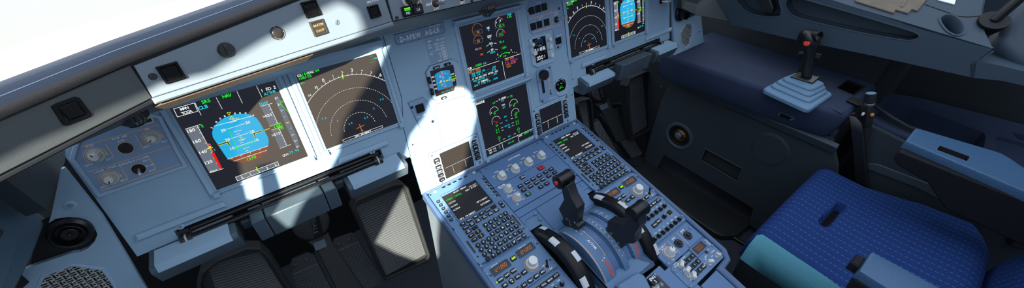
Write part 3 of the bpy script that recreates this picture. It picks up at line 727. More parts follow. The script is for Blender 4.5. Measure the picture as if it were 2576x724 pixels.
# ---------------------------------------------------------------- standby instrument
Z = zz(M, 1020, 120, 4.26)
t = Thing('standby_instrument', 'small square standby horizon screen with round knob, half sunlit', 'instrument', M, Z(405, 350))
b = t.mb('panel_paint_light'); q = [Z(*p) for p in ((212, 265), (255, 195), (490, 120), (562, 165), (640, 420), (620, 500), (350, 572), (285, 545))]
b.prism(q, 0, .006, 'panel_paint_light', .002); outline(b, q, .0012, .0012); t.part('bezel', b)
b = t.mb('screen'); scr = [Z(*p, .0066) for p in ((262, 252), (328, 524), (556, 445), (512, 180))]
ZZ = lambda a, c: Z(a, c, .007); L, Pg, T = drawing(b, ZZ); H = .0068
b.flat(scr, H - .0002, 'screen')
def P2(m, pts, h): b.flat([ZZ(*p) for p in pts], h, m)
P2('e_sky_small', [(312, 292), (340, 268), (380, 250), (430, 240), (475, 240), (510, 405), (348, 458)], H); P2('e_ground', [(348, 458), (510, 405), (512, 412), (440, 440), (380, 455), (350, 463)], H)
w = 'e_white'
def L2(m, pts, wd=.0006): b.poly([ZZ(*p) for p in pts], wd, m, H + .0003)
def T2(s, a, c, cap, m, mono=0): u, v = ZZ(a, c); b.text(s, u, v, cap, m, H + .0003, mono=mono)
for s, a, c in (('180', 292, 315), ('160', 300, 357), ('140', 312, 398), ('120', 322, 440)): T2(s, a, c, .0036, w, .003)
T2('020', 503, 283, .0036, w, .003); T2('015', 516, 352, .0034, w, .003); T2('1013/29.92', 447, 461, .0038, 'e_cyan', .0036)
for i in range(9): a, c = 393 + i * 4.2, 285 + i * 16; ln = 14 if i in (2, 5, 8) else 6; L2(w, [(a - ln, c + ln * .3), (a + ln, c - ln * .3)], .0005)
for i in range(7): a = 345 + i * 17; c = 298 - i * 5 + abs(i - 3) ** 2 * 2.0 - 12; L2(w, [(a, c), (a + 2, c + 9)], .0005)
for s, a, c in (('30', 373, 310), ('20', 382, 355), ('10', 392, 397)): T2(s, a, c, .003, w)
P2('e_yellow', [(384, 258), (397, 256), (393, 266)], H + .0003); P2('e_red', [(390, 283), (410, 278), (400, 302)], H + .0003)
L2('e_yellow', [(363, 375), (392, 366)], .0018); L2('e_yellow', [(434, 355), (462, 346)], .0018); P2('e_yellow', [(407, 355), (417, 352), (420, 361), (410, 364)], H + .0003); P2('e_yellow', [(335, 380), (344, 374), (345, 386)], H + .0004)
L2('e_yellow', [(540, 297), (468, 322), (472, 350), (548, 326)], .0009); T2('1600', 505, 331, .0034, 'e_green', .003)
t.part('screen', b, recalc=False)
for nm, a, c, wd, hg, tx in (('BUGS', 330, 211, .018, .0065, 'BUGS'), ('LS', 446, 176, .018, .0065, 'LS'), ('m', 255, 350, .0075, .0175, '*'), ('p', 284, 472, .0075, .0175, '*'), ('RST', 408, 536, .0155, .0068, 'RST')):
    u, v = Z(a, c, .006); b = t.mb('black_key'); b.prism(crrect(u, v, wd, hg, .003), .005, .0095, 'black_key', .0008); b.text(tx, u, v, .003, 'paint_white', .0097); t.part('push_key', b)
b = t.mb(); u, v = Z(352, 547, .006); b.text('ATT', u, v, .003, 'paint_white', .0063); u, v = Z(510, 497, .006); b.text('BARO', u, v, .003, 'paint_white', .0063); t.part('lettering', b, recalc=False)
u, v = Z(562, 442, .006); b = t.mb('knob_grey'); b.lathe(u, v, [(.0108, .005), (.0105, .026), (.0095, .028)], 28, 'knob_grey', flute=1, fd=.04); b.ring(circle(u, v, .0075, 28), circle(u, v, .0068, 28), .028, .0283, 'screw_metal'); t.part('baro_knob', b, label='pale round knob')
# blank cover below the standby instrument
Z = zz(M, 1000, 200, 2.414)
t = Thing('blank_cover_plate', 'plain eight-sided cover plate glaring white in the sun below the standby screen', 'panel', M, Z(335, 245))
q = [Z(*p) for p in ((235, 150), (390, 103), (418, 125), (443, 280), (425, 325), (300, 387), (272, 375), (226, 188))]; b = t.mb('panel_paint_light'); b.prism(q, 0, .004, 'panel_paint_light', .0015); outline(b, q, .0012, .0012); outline(b, inset(q if area2(q) > 0 else q[::-1], .006), .0042, .0005); t.part('plate', b)
def terr(fr_pts, bt, scr1, scr2, txt, label, bw):
    t = Thing('terrain_switch_panel', label, 'switch panel', M, bt)
    b = t.mb('panel_plate'); b.prism(fr_pts, 0, .0025, 'panel_plate', .0006); outline(b, fr_pts, .0012); t.part('face_plate', b)
    button(t, 'push_button', bt[0], bt[1], bw, bw, 'black_gloss', .007, bez=True)
    b = t.mb(); b.text('TERR ON ND', txt[0], txt[1], .0026, 'paint_white', .0028)
    t.part('lettering', b, recalc=False)
    for s_ in (scr1, scr2):
        if s_: b = t.mb(); screw(b, s_[0], s_[1], .0035, .0025, 'screw_dark'); t.part('screw', b)
terr([Z(*p) for p in ((62, 140), (152, 106), (165, 122), (180, 130), (232, 282), (140, 302))], Z(133, 172), Z(84, 168), Z(210, 253), Z(139, 219), 'square black TERR ON ND button panel at the edge of the sunlight', .0195)
# ---------------------------------------------------------------- DCDU units
def dcdu(label, s, off):
    ox = off
    t = Thing('data_link_unit', label, 'display', M, (ox, -.062))
    b = t.mb('panel_paint_light'); b.prism([(ox + x, v) for x, v in ((-.072, -.107), (.068, -.107), (.072, -.103), (.072, -.022), (.066, -.016), (-.066, -.016), (-.072, -.022))], 0, .004, 'panel_paint_light', .0012); outline(b, [(ox + x, v) for x, v in ((-.072, -.107), (.072, -.107), (.072, -.016), (-.072, -.016))], .0012, .0012); outline(b, rect(ox - .049, -.104, ox + .047, -.021), .0042, .0006); t.part('bezel', b)
    b = t.mb('screen'); x0, x1, y0, y1 = -.045, .043, -.1, -.025
    b.ring(rrect(ox + x0 - .003, y0 - .003, ox + x1 + .003, y1 + .003, .003), rrect(ox + x0, y0, ox + x1, y1, .002), .003, .0055, 'panel_paint_light', .001)
    b.flat(rect(ox + x0, y0, ox + x1, y1), .0042, 'screen')
    b.poly([(ox - .041, -.0695), (ox + .039, -.0695)], .0008, 'e_white', .0046); b.poly([(ox - .019, -.0715), (ox - .019, -.094)], .0008, 'e_white', .0046); b.poly([(ox + .019, -.0715), (ox + .019, -.091)], .0008, 'e_white', .0046)
    t.part('screen', b, recalc=False)
    lab = [('BRT|DIM', -.040, .0155), ('MSG-', -.057, .009), ('MSG+', -.069, .009), ('', -.0815, .0095), ('', -.0945, .0095)]
    for i, (tx, v, hg) in enumerate(lab):
        u = ox - .0575; b = t.mb('black_key'); b.prism(crrect(u, v, .0152, hg, .0045 if i == 0 else .002), .004, .0085, 'black_key', .0008)
        if tx:
            for j, q in enumerate(tx.split('|')): b.text(q, u, v + (.0035 - .007 * j if '|' in tx else 0), .0032, 'paint_white', .0087)
        else: b.line((u - .004, v), (u + .004, v), .0007, 'paint_white', .0087)
        t.part('push_key', b)
    for i, (tx, v) in enumerate((('PRINT', -.0335), ('PGE-', -.0465), ('PGE+', -.0575), ('', -.0695), ('', -.082))):
        u = ox + .0575; b = t.mb('black_key'); b.prism(crrect(u, v, .0152, .0095, .0045 if i == 0 else .002), .004, .0085, 'black_key', .0008)
        if tx: b.text(tx, u, v, .0032, 'paint_white', .0087)
        else: b.line((u - .004, v), (u + .004, v), .0007, 'paint_white', .0087)
        t.part('push_key', b)
    for u, v in ((-.0655, -.0215), (.0655, -.0215), (-.059, -.1035), (.061, -.098)):
        b = t.mb(); b.lathe(ox + u, v, [(.0034, .004), (.003, .0062)], 14, 'screw_metal'); t.part('screw', b)
dcdu('small grey screen unit with side keys, left of the engine display, sunlit', 1, -.1615)
dcdu('small dark screen unit with side keys, right of the engine display', 1, .1735)
# ---------------------------------------------------------------- landing gear, autobrake, clock
Z = zz(M, 1320, 0, 5.571)
t = Thing('autobrake_panel', 'blue panel of black square lights with orange lines, right of the top centre display', 'control panel', M, Z(280, 250))
b = t.mb('panel_plate'); q = [Z(*p) for p in ((10, 100), (40, 90), (45, 0), (40, -60), (500, -140), (560, 600), (515, 640), (505, 680), (425, 700), (385, 430), (370, 412), (110, 487), (90, 470), (60, 450))]; b.prism(q, 0, .003, 'panel_plate', .0006); t.part('face_plate', b)
b = t.mb()
for p in (((62, 263), (485, 144)), ((118, 450), (508, 334)), ((343, 12), (358, 162)), ((366, 200), (381, 353))): b.poly([Z(*x) for x in p], .0013, 'paint_orange', .0034)
for s, a, c in (('LDG GEAR', 182, 37), ('AUTO BRK', 213, 245), ('LO', 117, 302), ('MED', 211, 277), ('MAX', 307, 248), ('A/SKID&', 427, 185), ('N/W STRG', 430, 208), ('OFF', 495, 307), ('TERR ON ND', 475, 492)): u, v = Z(a, c); b.text(s, u, v, .0026, 'paint_white', .0034, sx=.85)
t.part('markings', b, recalc=False)
for a, c in ((103, 150), (190, 124), (278, 97), (125, 371), (211, 343), (312, 312), (477, 570)):
    u, v = Z(a, c, .006); button(t, 'push_button', u, v, .0172 if a < 450 else .02, .018, 'black_gloss', .007)
for a, c in ((42, 152), (470, 120), (457, 660)): b = t.mb(); screw(b, *Z(a, c), .0034, .003, 'screw_dark'); t.part('screw', b)
u, v = Z(432, 275); b = t.mb(); b.lathe(u, v, [(.0085, .003), (.0085, .005), (.006, .008)], 20, 'black_plastic'); t.part('toggle_boot', b)
b = t.mb(); b.tube([(u, v, .006), (u + .003, v + .002, .016), (u + .0065, v + .005, .029), (u + .0085, v + .0065, .037)], [.0022, .0028, .005, .0052], 14, 'metal'); t.part('toggle_lever', b, label='polished metal lever')
Z = zz(M, 1280, 0, 4)
t = Thing('clock', 'digital clock with black face and white knobs showing UTC time', 'clock', M, Z(325, 500))
b = t.mb('panel_paint_light'); q = [Z(*p) for p in ((195, 400), (220, 368), (390, 322), (415, 330), (460, 560), (445, 620), (280, 680), (230, 655))]; b.prism(q, 0, .005, 'panel_paint_light', .0015); t.part('case', b)
b = t.mb('seg_black'); q = [Z(*p, .006) for p in ((238, 397), (365, 358), (398, 590), (280, 636))]; b.prism(q, .004, .007, 'seg_black', .001)
def QZ(a, c): return Z(a, c, .0072)
b.flat([QZ(*p) for p in ((255, 405), (342, 382), (347, 425), (263, 450))], .0074, 'lcd_blue'); b.flat([QZ(*p) for p in ((255, 498), (368, 463), (374, 500), (262, 535))], .0074, 'lcd_blue')
u, v = QZ(316, 494); b.seg('01:1836', u, v, .0085, 'e_white', .0077, slant=.0); u, v = QZ(325, 577); b.seg('00:01', u, v, .0092, 'e_white', .0077, slant=.0)
for s, a, c in (('CHR', 302, 386), ('UTC', 313, 458), ('ET', 333, 612)): u, v = QZ(a, c); b.text(s, u, v, .0036, 'paint_white', .0076)
for a, c in ((282, 457), (338, 440), (290, 545), (318, 536), (365, 520), (310, 617), (358, 600)): u, v = QZ(a, c); b.flat(crect(u, v, .005, .002), .0076, 'e_blue')
t.part('face', b, recalc=False)
b = t.mb()
for s, a, c in (('RST', 222, 408), ('CHR', 396, 357), ('GPS', 412, 427), ('RUN', 424, 515), ('DATE', 243, 562)): u, v = Z(a, c, .005); b.text(s, u, v, .0028, 'paint_white', .0053)
t.part('lettering', b, recalc=False)
for a, c, r, hh in ((237, 448, .0058, .014), (408, 392, .0058, .014), (253, 532, .0072, .016)):
    u, v = Z(a, c, .008); b = t.mb(); b.lathe(u, v, [(r, .004), (r, hh * .8), (r * .85, hh)], 20, 'knob_white'); t.part('knob', b)
for a, c in ((418, 470), (430, 553)):
    u, v = Z(a, c, .008); b = t.mb(); b.lathe(u, v, [(.0068, .004), (.0066, .008)], 20, 'knob_white'); b.prism([(u - .0055, v - .006), (u + .0055, v - .006), (u + .003, v + .008), (u - .003, v + .008)], .008, .014, 'knob_white', .0015); t.part('selector_knob', b)
Z = zz(M, 1320, 150, 4.022)
t = Thing('gear_control_panel', 'blue gear panel with black slot, round-headed lever and orange arrow', 'control panel', M, Z(205, 250))
b = t.mb('panel_plate'); q = [Z(*p) for p in ((108, 125), (130, 95), (235, 58), (262, 85), (300, 345), (280, 395), (185, 437), (150, 410))]; b.holed(q, [[Z(*p) for p in ((153, 190), (178, 180), (198, 330), (173, 342))]], 0, .004, 'panel_plate', 'gap_black'); t.part('face_plate', b)
b = t.mb(); b.flat([Z(*p) for p in ((150, 188), (180, 178), (202, 332), (172, 345))], .0012, 'gap_black'); t.part('slot_back', b)
b = t.mb(); b.poly([Z(*p) for p in ((225, 185), (237, 182), (254, 295), (242, 300))], .0011, 'paint_orange', .0044, close=True); b.poly([Z(230, 215), Z(244, 212)], .0011, 'paint_orange', .0044)
b.flat([Z(*p) for p in ((245, 300), (252, 297), (256, 335), (264, 332), (258, 358), (246, 340), (250, 338))], .0044, 'gap_black')
for s, a, c in (('UP', 217, 100), ('DOWN', 258, 387)): u, v = Z(a, c); b.text(s, u, v, .0032, 'paint_white', .0044)
t.part('markings', b, recalc=False)
for a, c in ((240, 75), (170, 412)): b = t.mb(); screw(b, *Z(a, c), .0042, .004, 'screw_metal'); t.part('screw', b)
t2 = Thing('landing_gear_lever', 'gear lever with a black round wheel-shaped head, set up', 'lever', M, Z(198, 155))
u, v = Z(200, 155, .045); us, vs = Z(170, 200)
b = t2.mb('black_metal'); b.tube([(us, vs, .004), ((us + u) / 2, (vs + v) / 2, .03), (u, v, .04)], .004, 10, 'screw_metal'); t2.part('arm', b)
b = t2.mb('black_plastic'); b.lathe(u, v, [(.0125, .034), (.0145, .037), (.0145, .047), (.0125, .05)], 30, 'black_plastic'); t2.part('head', b)
t = Thing('brake_pressure_gauge', 'round black gauge with green needles under the clock', 'gauge', M, Z(368, 255))
b = t.mb('panel_paint_light'); q = [Z(*p) for p in ((307, 200), (330, 175), (405, 152), (430, 175), (442, 300), (420, 345), (345, 372), (312, 350))]; b.prism(q, 0, .004, 'panel_paint_light', .001); t.part('bezel', b)
u, v = Z(367, 258, .005); b = t.mb('seg_black'); b.lathe(u, v, [(.0205, .003), (.0205, .0055), (.0195, .0062)], 36, 'black_gloss'); b.flat(circle(u, v, .019, 36), .0063, 'seg_black')
gz = lambda a, c: Z(a, c, .0065)
for p in (((385, 218), (390, 205)), ((343, 255), (332, 250)), ((400, 228), (410, 224)), ((347, 298), (357, 294)), ((383, 283), (394, 278))): b.poly([gz(*x) for x in p], .0012, 'paint_white', .0066)
for p in (((358, 270), (362, 293)), ((376, 263), (374, 287))): b.poly([gz(*x) for x in p], .0022, 'e_green', .0067)
b.poly([gz(360, 240), gz(376, 238)], .0015, 'e_green', .0067); u2, v2 = gz(376, 239); b.flat(circle(u2, v2, .0013, 10), .0068, 'e_green')
for s, a, c in (('ACCU', 337, 215), ('PRESS', 378, 197), ('BRAKES', 373, 318)): uu, vv = gz(a, c); b.text(s, uu, vv, .0026, 'paint_white', .0066)
t.part('dial', b, recalc=False)
for a, c in ((478, 192), (470, 348)): 
    b = cp.mb(); b.lathe(*Z(a, c), [(.0052, 0), (.0052, .0018), (.003, .003)], 16, 'panel_paint_light'); b.lathe(*Z(a, c), [(.002, .003), (.0018, .0036)], 10, 'screw_dark'); cp.part('screw', b)
# ================================================================== PEDESTAL
ped = Thing('center_pedestal', 'blue centre pedestal with scuffed rim between the two pilot seats', 'pedestal', P, (0, -.2))
b = ped.mb('pedestal_skylit')
out = [(-.2775, .1185), (.2785, .1185), (.2765, -.435), (.258, -.4585), (.225, -.462), (.219, -.80), (-.219, -.80), (-.225, -.462), (-.258, -.4585), (-.2765, -.435)]
inn = [(-.268, .112), (.268, .112), (.262, -.428), (.25, -.446), (.206, -.449), (.205, -.79), (-.205, -.79), (-.206, -.449), (-.25, -.446), (-.262, -.428)]
b.ring(out, inn, -.02, .006, 'pedestal_rim', .003); ped.part('rim', b)
b = ped.mb('pedestal_skylit')
qslots = [rect(-.1095, -.322, -.0735, -.115), rect(.0875, -.355, .1215, -.113), rect(-.052, -.345, .092, -.15)]
b.holed(inn, qslots, -.012, -.0035, 'pedestal_skylit', 'gap_black'); ped.part('top_plate', b)
b = ped.mb('pedestal_side')
low = .018 - .514
def pw(u, v, h=0): return P.O + P.U * u + P.V * v + P.N * h
# side walls down to the floor, in pedestal coordinates
sides = [(-.2735, .115), (.2745, .115), (.2725, -.433), (.255, -.455), (.221, -.459), (.215, -.79), (-.215, -.79), (-.221, -.459), (-.255, -.455), (-.2725, -.433)]
tp = [(u, v, -.004) for u, v in sides]; bt = []
for u, v in sides:
    w_ = pw(u, v); q = P.loc((w_.x, w_.y, .0)); bt.append(q)
n = len(tp); b.add(tp + bt, [[i, (i + 1) % n, n + (i + 1) % n, n + i] for i in range(n)], 'pedestal_side'); ped.part('side_panel', b)
b = ped.mb('gap_black'); b.box((-.05, -.35, -.07), (.09, -.145, -.05), 'gap_black'); ped.part('lever_well', b)
# little dzus fasteners and blank plates around the throttle
def fast(lst, h=-.001):
    for u, v in lst: b = ped.mb(); dzus(b, u, v, .0052, h, 'pedestal_plate_skylit'); ped.part('fastener', b)
k = lambda a, c: P.px(1330 + a / 3.81, 410 + c / 3.81)
b = ped.mb('pedestal_plate_skylit'); b.prism([(-.112, -.052), (.118, -.052), (.118, -.072), (-.112, -.072)], -.004, 0, 'pedestal_plate_skylit', .0006); ped.part('blank_plate', b)
b = ped.mb('pedestal_plate_skylit'); b.prism([(-.112, -.0735), (-.0585, -.0735), (-.0585, -.0855), (-.1, -.0855), (-.112, -.1)], -.004, -.0005, 'pedestal_plate_skylit', .0006); ped.part('blank_plate', b)
b = ped.mb('pedestal_plate_skylit'); b.prism([(-.057, -.0735), (.118, -.0735), (.118, -.1), (.094, -.1), (.094, -.146), (-.057, -.146)], -.004, -.0005, 'pedestal_plate_skylit', .0006); ped.part('blank_plate', b)
b = ped.mb('pedestal_plate_skylit'); b.prism([(.094, -.378), (.134, -.378), (.134, -.79), (.02, -.79), (.02, -.362), (.094, -.362)], -.004, -.0005, 'pedestal_plate_skylit', .0006); ped.part('blank_plate', b)
b = ped.mb('pedestal_plate_skylit'); b.prism([(.136, -.4515), (.204, -.4515), (.203, -.78), (.136, -.78)], -.004, .001, 'pedestal_plate_skylit', .0006); ped.part('blank_plate', b)
fast([k(65, 482), k(112, 532), k(430, 262), k(507, 213), k(465, 140), P.px(1750, 693), P.px(1664, 715), P.px(1648, 690), P.px(1689, 654)])
# ---------------------------------------------------------------- MCDU
def mcdu(c, label):
    t = Thing('flight_management_unit', label, 'keypad display', P, (c, -.005), 'keypad display units')
    X = lambda u: c + u
    b = t.mb('pedestal_skylit')
    o = [(-.0757, -.112), (-.071, -.1215), (.07, -.1275), (.0757, -.119), (.0757, -.012), (.0725, -.005), (.0757, .002), (.0757, .104), (.07, .1105), (-.07, .1105), (-.0757, .104), (-.0757, -.005), (-.0725, -.012), (-.0757, -.02)]
    sx0, sx1, sy0, sy1 = -.0512, .0512, -.0018, .0838
    b.holed([(X(u), v) for u, v in o], [rrect(X(sx0), sy0, X(sx1), sy1, .003)], -.003, .004, 'pedestal_skylit', 'pedestal_rim')
    t.part('face_plate', b)
    b = t.mb('pedestal_plate_skylit'); b.ring(rrect(X(sx0 - .004), sy0 - .004, X(sx1 + .004), sy1 + .004, .004), rrect(X(sx0), sy0, X(sx1), sy1, .003), .0035, .0058, 'pedestal_plate_skylit', .001); t.part('screen_frame', b)
    b = t.mb('screen'); b.flat(rect(X(sx0), sy0, X(sx1), sy1), .0025, 'screen')
    H = .003; row = lambda r: .079 - r * .00575
    def tx(s, r, al, m='e_white', cap=.0043, mono=.0042):
        u = {'l': sx0 + .003, 'r': sx1 - .003, 'c': 0}[al]; b.text(s, X(u), row(r), cap, m, H, al, mono)
    tx('MCDU MENU', 0, 'c'); tx('SELECT', 1, 'r', cap=.0034, mono=.004); tx('<FMGC (REQ)', 2, 'l', 'e_green'); tx('NAV B/UP>', 2, 'r'); tx('<ATSU', 4, 'l'); tx('<AIDS', 6, 'l'); tx('<CFDS', 8, 'l'); tx('OPTIONS>', 10, 'r'); tx('RETURN>', 12, 'r'); tx('GPS PRIMARY', 13.35, 'l')
    t.part('screen', b, recalc=False)
    b = t.mb()
    for i in range(6):
        v = .0745 - .01245 * i
        b.poly([(X(-.0605), v - .001), (X(-.0555), v - .001)], .0006, 'paint_white', .0044); b.poly([(X(.063), v - .001), (X(.068), v - .001)], .0006, 'paint_white', .0044)
    bx = [(-.052, -.0325), (-.0195, -.0325), (-.0205, -.0697), (-.058, -.0697), (-.058, -.006), (.071, -.006)]
    b.poly([(X(u), v) for u, v in bx], .0007, 'pedestal_rim', .0044)
    t.part('markings', b, recalc=False)
    def key(u, v, w, h, txt='', cap=.003, m='black_key', round_=False, tm='paint_white', name='key', sx=1.0):
        b = t.mb(m)
        if round_: b.prism(circle(X(u), v, w / 2, 18), .003, .0075, m, .0006)
        else: b.prism(crrect(X(u), v, w, h, .0012, 2), .003, .0075, m, .0006)
        rows = txt.split('|') if txt else []
        for i, s in enumerate(rows): b.text(s, X(u), v + ((len(rows) - 1) / 2 - i) * cap * 1.3, cap, tm, .0078, sx=sx)
        t.part(name, b)
    for i in range(6):
        v = .0745 - .01245 * i
        for u in (-.0655, .0728):
            b = t.mb('black_key'); b.prism(crrect(X(u), v, .0085, .0062, .001, 2), .003, .0068, 'black_key', .0006); b.line((X(u - .0022), v), (X(u + .0022), v), .0006, 'paint_white', .007); t.part('line_key', b)
    for i in range(5):
        b = t.mb('seg_black'); b.prism(crrect(X(-.0315 + .0166 * i), .1068, .0105, .0036, .0015, 2), .003, .005, 'seg_black', .0005); t.part('annunciator', b)
    for u in (-.0565, .0615):
        b = t.mb(); b.lathe(X(u), .1063, [(.0042, .004), (.0042, .0052), (.0034, .0058)], 18, 'knob_grey'); t.part('light_sensor', b)
    r1 = ['DIR', 'PROG', 'PERF', 'INIT', 'DATA', '']; r2 = ['F-PLN', 'RAD|NAV', 'FUEL|PRED', 'SEC|F-PLN', 'ATC|COMM', 'MCDU|MENU']
    for i in range(6):
        u = -.0483 + .01818 * i
        key(u, -.0132, .0145, .0085, r1[i], .0029, sx=.85, name='function_key'); key(u, -.0253, .0145, .0085, r2[i], .0026, sx=.8, name='function_key')
    key(.064, -.0135, .0095, .0085, 'BRT', .0026, sx=.8, name='function_key'); key(.064, -.0237, .0095, .0085, 'DIM', .0026, sx=.8, name='function_key')
    key(-.0483, -.0378, .0145, .0085, 'AIR|PORT', .0026, sx=.8, name='function_key'); key(-.0301, -.0376, .0145, .0085, name='function_key')
    for u, v, d in ((-.0483, -.0506, PI), (-.0301, -.0506, PI / 2), (-.0483, -.0635, 0), (-.0301, -.0635, -PI / 2)):
        b = t.mb('black_key'); b.prism(crrect(X(u), v, .0145, .0088, .0012, 2), .003, .0075, 'black_key', .0006)
        cd, sd = math.cos(d), math.sin(d); f = lambda a, e: (X(u) + a * cd - e * sd, v + a * sd + e * cd)
        b.flat([f(-.0036, -.0005), f(.001, -.0005), f(.001, -.002), f(.0042, 0), f(.001, .002), f(.001, .0005), f(-.0036, .0005)], .0078, 'paint_orange'); t.part('arrow_key', b)
    rows = ['ABCDE', 'FGHIJ', 'KLMNO', 'PQRST', 'UVWXY', None]
    for r, s in enumerate(rows):
        v = (-.0455, -.0596, -.0746, -.0898, -.1052, -.1205)[r]
        lab = list(s) if s else ['Z', '/', 'SP', 'OVFY', 'CLR']
        for i, ch in enumerate(lab): key(-.0043 + .01512 * i, v, .0108, .0106, ch, .0048 if len(ch) < 3 else .0032, name='letter_key', sx=.9)
    for r in range(4):
        v = (-.0803, -.0935, -.1073, -.1203)[r]
        for i in range(3): key(-.0496 + .015 * i, v, .0118, .0118, ('123', '456', '789', ' 0')[r][i] if not (r == 3 and i == 2) else '+/-', .0046 if not (r == 3 and i == 2) else .003, round_=True, name='number_key')
    for u, v0, v1 in ((.068, -.093, -.0565), (-.065, -.0925, -.0555)):
        b = t.mb('seg_black'); b.prism(crrect(X(u), (v0 + v1) / 2, .0048, v1 - v0, .0022), .003, .0048, 'seg_black', .0005); t.part('annunciator', b)
    for u, v in ((-.0715, .0925), (-.0715, -.0195), (.0785, .093), (.0785, -.001), (-.071, -.124), (.0785, -.109)):
        b = t.mb(); dzus(b, X(u), v, .0052, -.001, 'pedestal_plate_skylit'); t.part('fastener', b)
    for u, v in ((-.0715, .1035), (.0715, .1045), (-.0655, -.103), (.069, -.104)):
        b = t.mb(); b.flat(circle(X(u), v, .0024, 12), .0043, 'gap_black'); t.part('screw_hole', b)
    return t
mcdu(-.191, 'left keypad display unit below the sunlit centre panel, top corner in sun')
mcdu(.191, 'right keypad display unit at the forward right corner of the pedestal')
# ---------------------------------------------------------------- switching + ECAM panels
t = Thing('switching_panel', 'blue panel headed SWITCHING with four white selector knobs', 'control panel', P, (0, .07))
b = t.mb('pedestal_plate_skylit'); b.prism([(-.112, .0375), (.1175, .0375), (.1135, .107), (-.11, .107)], -.004, .0015, 'pedestal_plate_skylit', .0006); t.part('face_plate', b)
b = t.mb(); b.text('SWITCHING', 0, .0945, .0052, 'paint_white', .0019)
ks = (-.071, -.0246, .0236, .0713)
for u in ks:
    b.arc((u, .057), .0128, 100, 165, .0012, 'paint_orange', .0019, 10); b.arc((u, .057), .0128, 15, 60, .0012, 'paint_orange', .0019, 10)
    b.poly([(u - .0035, .0695), (u - .0045, .0725)], .0012, 'paint_orange', .0019)
    b.text('NORM', u - .004, .0775, .0032, 'paint_white', .0019); b.text('CAPT', u - .0185, .0685, .0032, 'paint_white', .0019, sx=.8); b.text('3', u - .0195, .0625, .0036, 'paint_white', .0019); b.text('F/O', u + .013, .0735, .0032, 'paint_white', .0019, sx=.8); b.text('3', u + .0165, .0675, .0036, 'paint_white', .0019)
t.part('markings', b, recalc=False)
for u in ks:
    b = t.mb('knob_white'); b.lathe(u, .056, [(.0135, .0015), (.0135, .0035), (.0125, .0045)], 28, 'knob_grey')
    q = rrect(u - .0075, .0465, u + .0075, .066, .003); b.prism(q, .0045, .018, 'knob_white', .0025); b.line((u, .054), (u, .064), .0009, 'screw_metal', .0182); t.part('selector_knob', b, label='white selector knob')
for u, v in ((-.092, .1), (.094, .099)): b = t.mb(); screw(b, u, v, .0038, .0015, 'screw_metal'); t.part('screw', b)
t = Thing('ecam_panel', 'blue panel headed ECAM with two ribbed knobs and rows of small black keys', 'control panel', P, (0, -.008))
b = t.mb('pedestal_plate_skylit'); b.prism([(-.112, -.0505), (.118, -.0505), (.1175, .0365), (-.112, .0365)], -.004, .0015, 'pedestal_plate_skylit', .0006); t.part('face_plate', b)
b = t.mb(); b.text('ECAM', -.0905, .0315, .0052, 'paint_white', .0019); b.text('UPPER DISPLAY', -.0835, .0265, .0032, 'paint_white', .0019); b.text('LOWER DISPLAY', -.080, -.0075, .0032, 'paint_white', .0019)
for u, v in ((-.0825, .0115), (-.079, -.0235)):
    b.arc((u, v), .0135, -10, 230, .0009, 'paint_orange', .0019, 24); b.flat([(u + .0125, v), (u + .0157, v), (u + .014, v - .0042)], .002, 'paint_orange'); b.text('OFF', u - .011, v - .0145, .0029, 'paint_white', .0019); b.text('BRT', u + .0135, v - .0105, .0029, 'paint_white', .0019)
t.part('markings', b, recalc=False)
for u, v in ((-.0825, .0115), (-.079, -.0235)): fluted(t, 'knob', u, v, .0115, .02, 'knob_white', ang=1.2)
for s, u, v in (('T.O|CONFIG', -.0251, .0235), ('ENG', -.0483, .0029), ('BLEED', -.0251, .003), ('PRESS', -.0033, .0029), ('ELEC', .0193, .003), ('HYD', .0424, .003), ('FUEL', .0633, .0029), ('APU', -.0484, -.0124), ('COND', -.0255, -.0124), ('DOOR', -.0033, -.0124), ('WHEEL', .0184, -.0124), ('F/CTL', .0413, -.0118), ('ALL', .0635, -.0116), ('CLR', -.0475, -.0289), ('STS', -.0028, -.0292), ('RCL', .0189, -.0294)):
    button(t, 'key', u, v, .0145, .0095, 'black_key', .005, s if s != 'CLR' else '|CLR', .0026, bez=False)
b = t.mb(); b.flat(crect(-.0475, -.0268, .007, .002), .0054, 'e_green'); t.part('key_light', b)
button(t, 'emergency_key', .0422, .0229, .0185, .0125, 'red_guard', .006, 'EMER|CANC', .0026, bez=True, tm='gap_black')
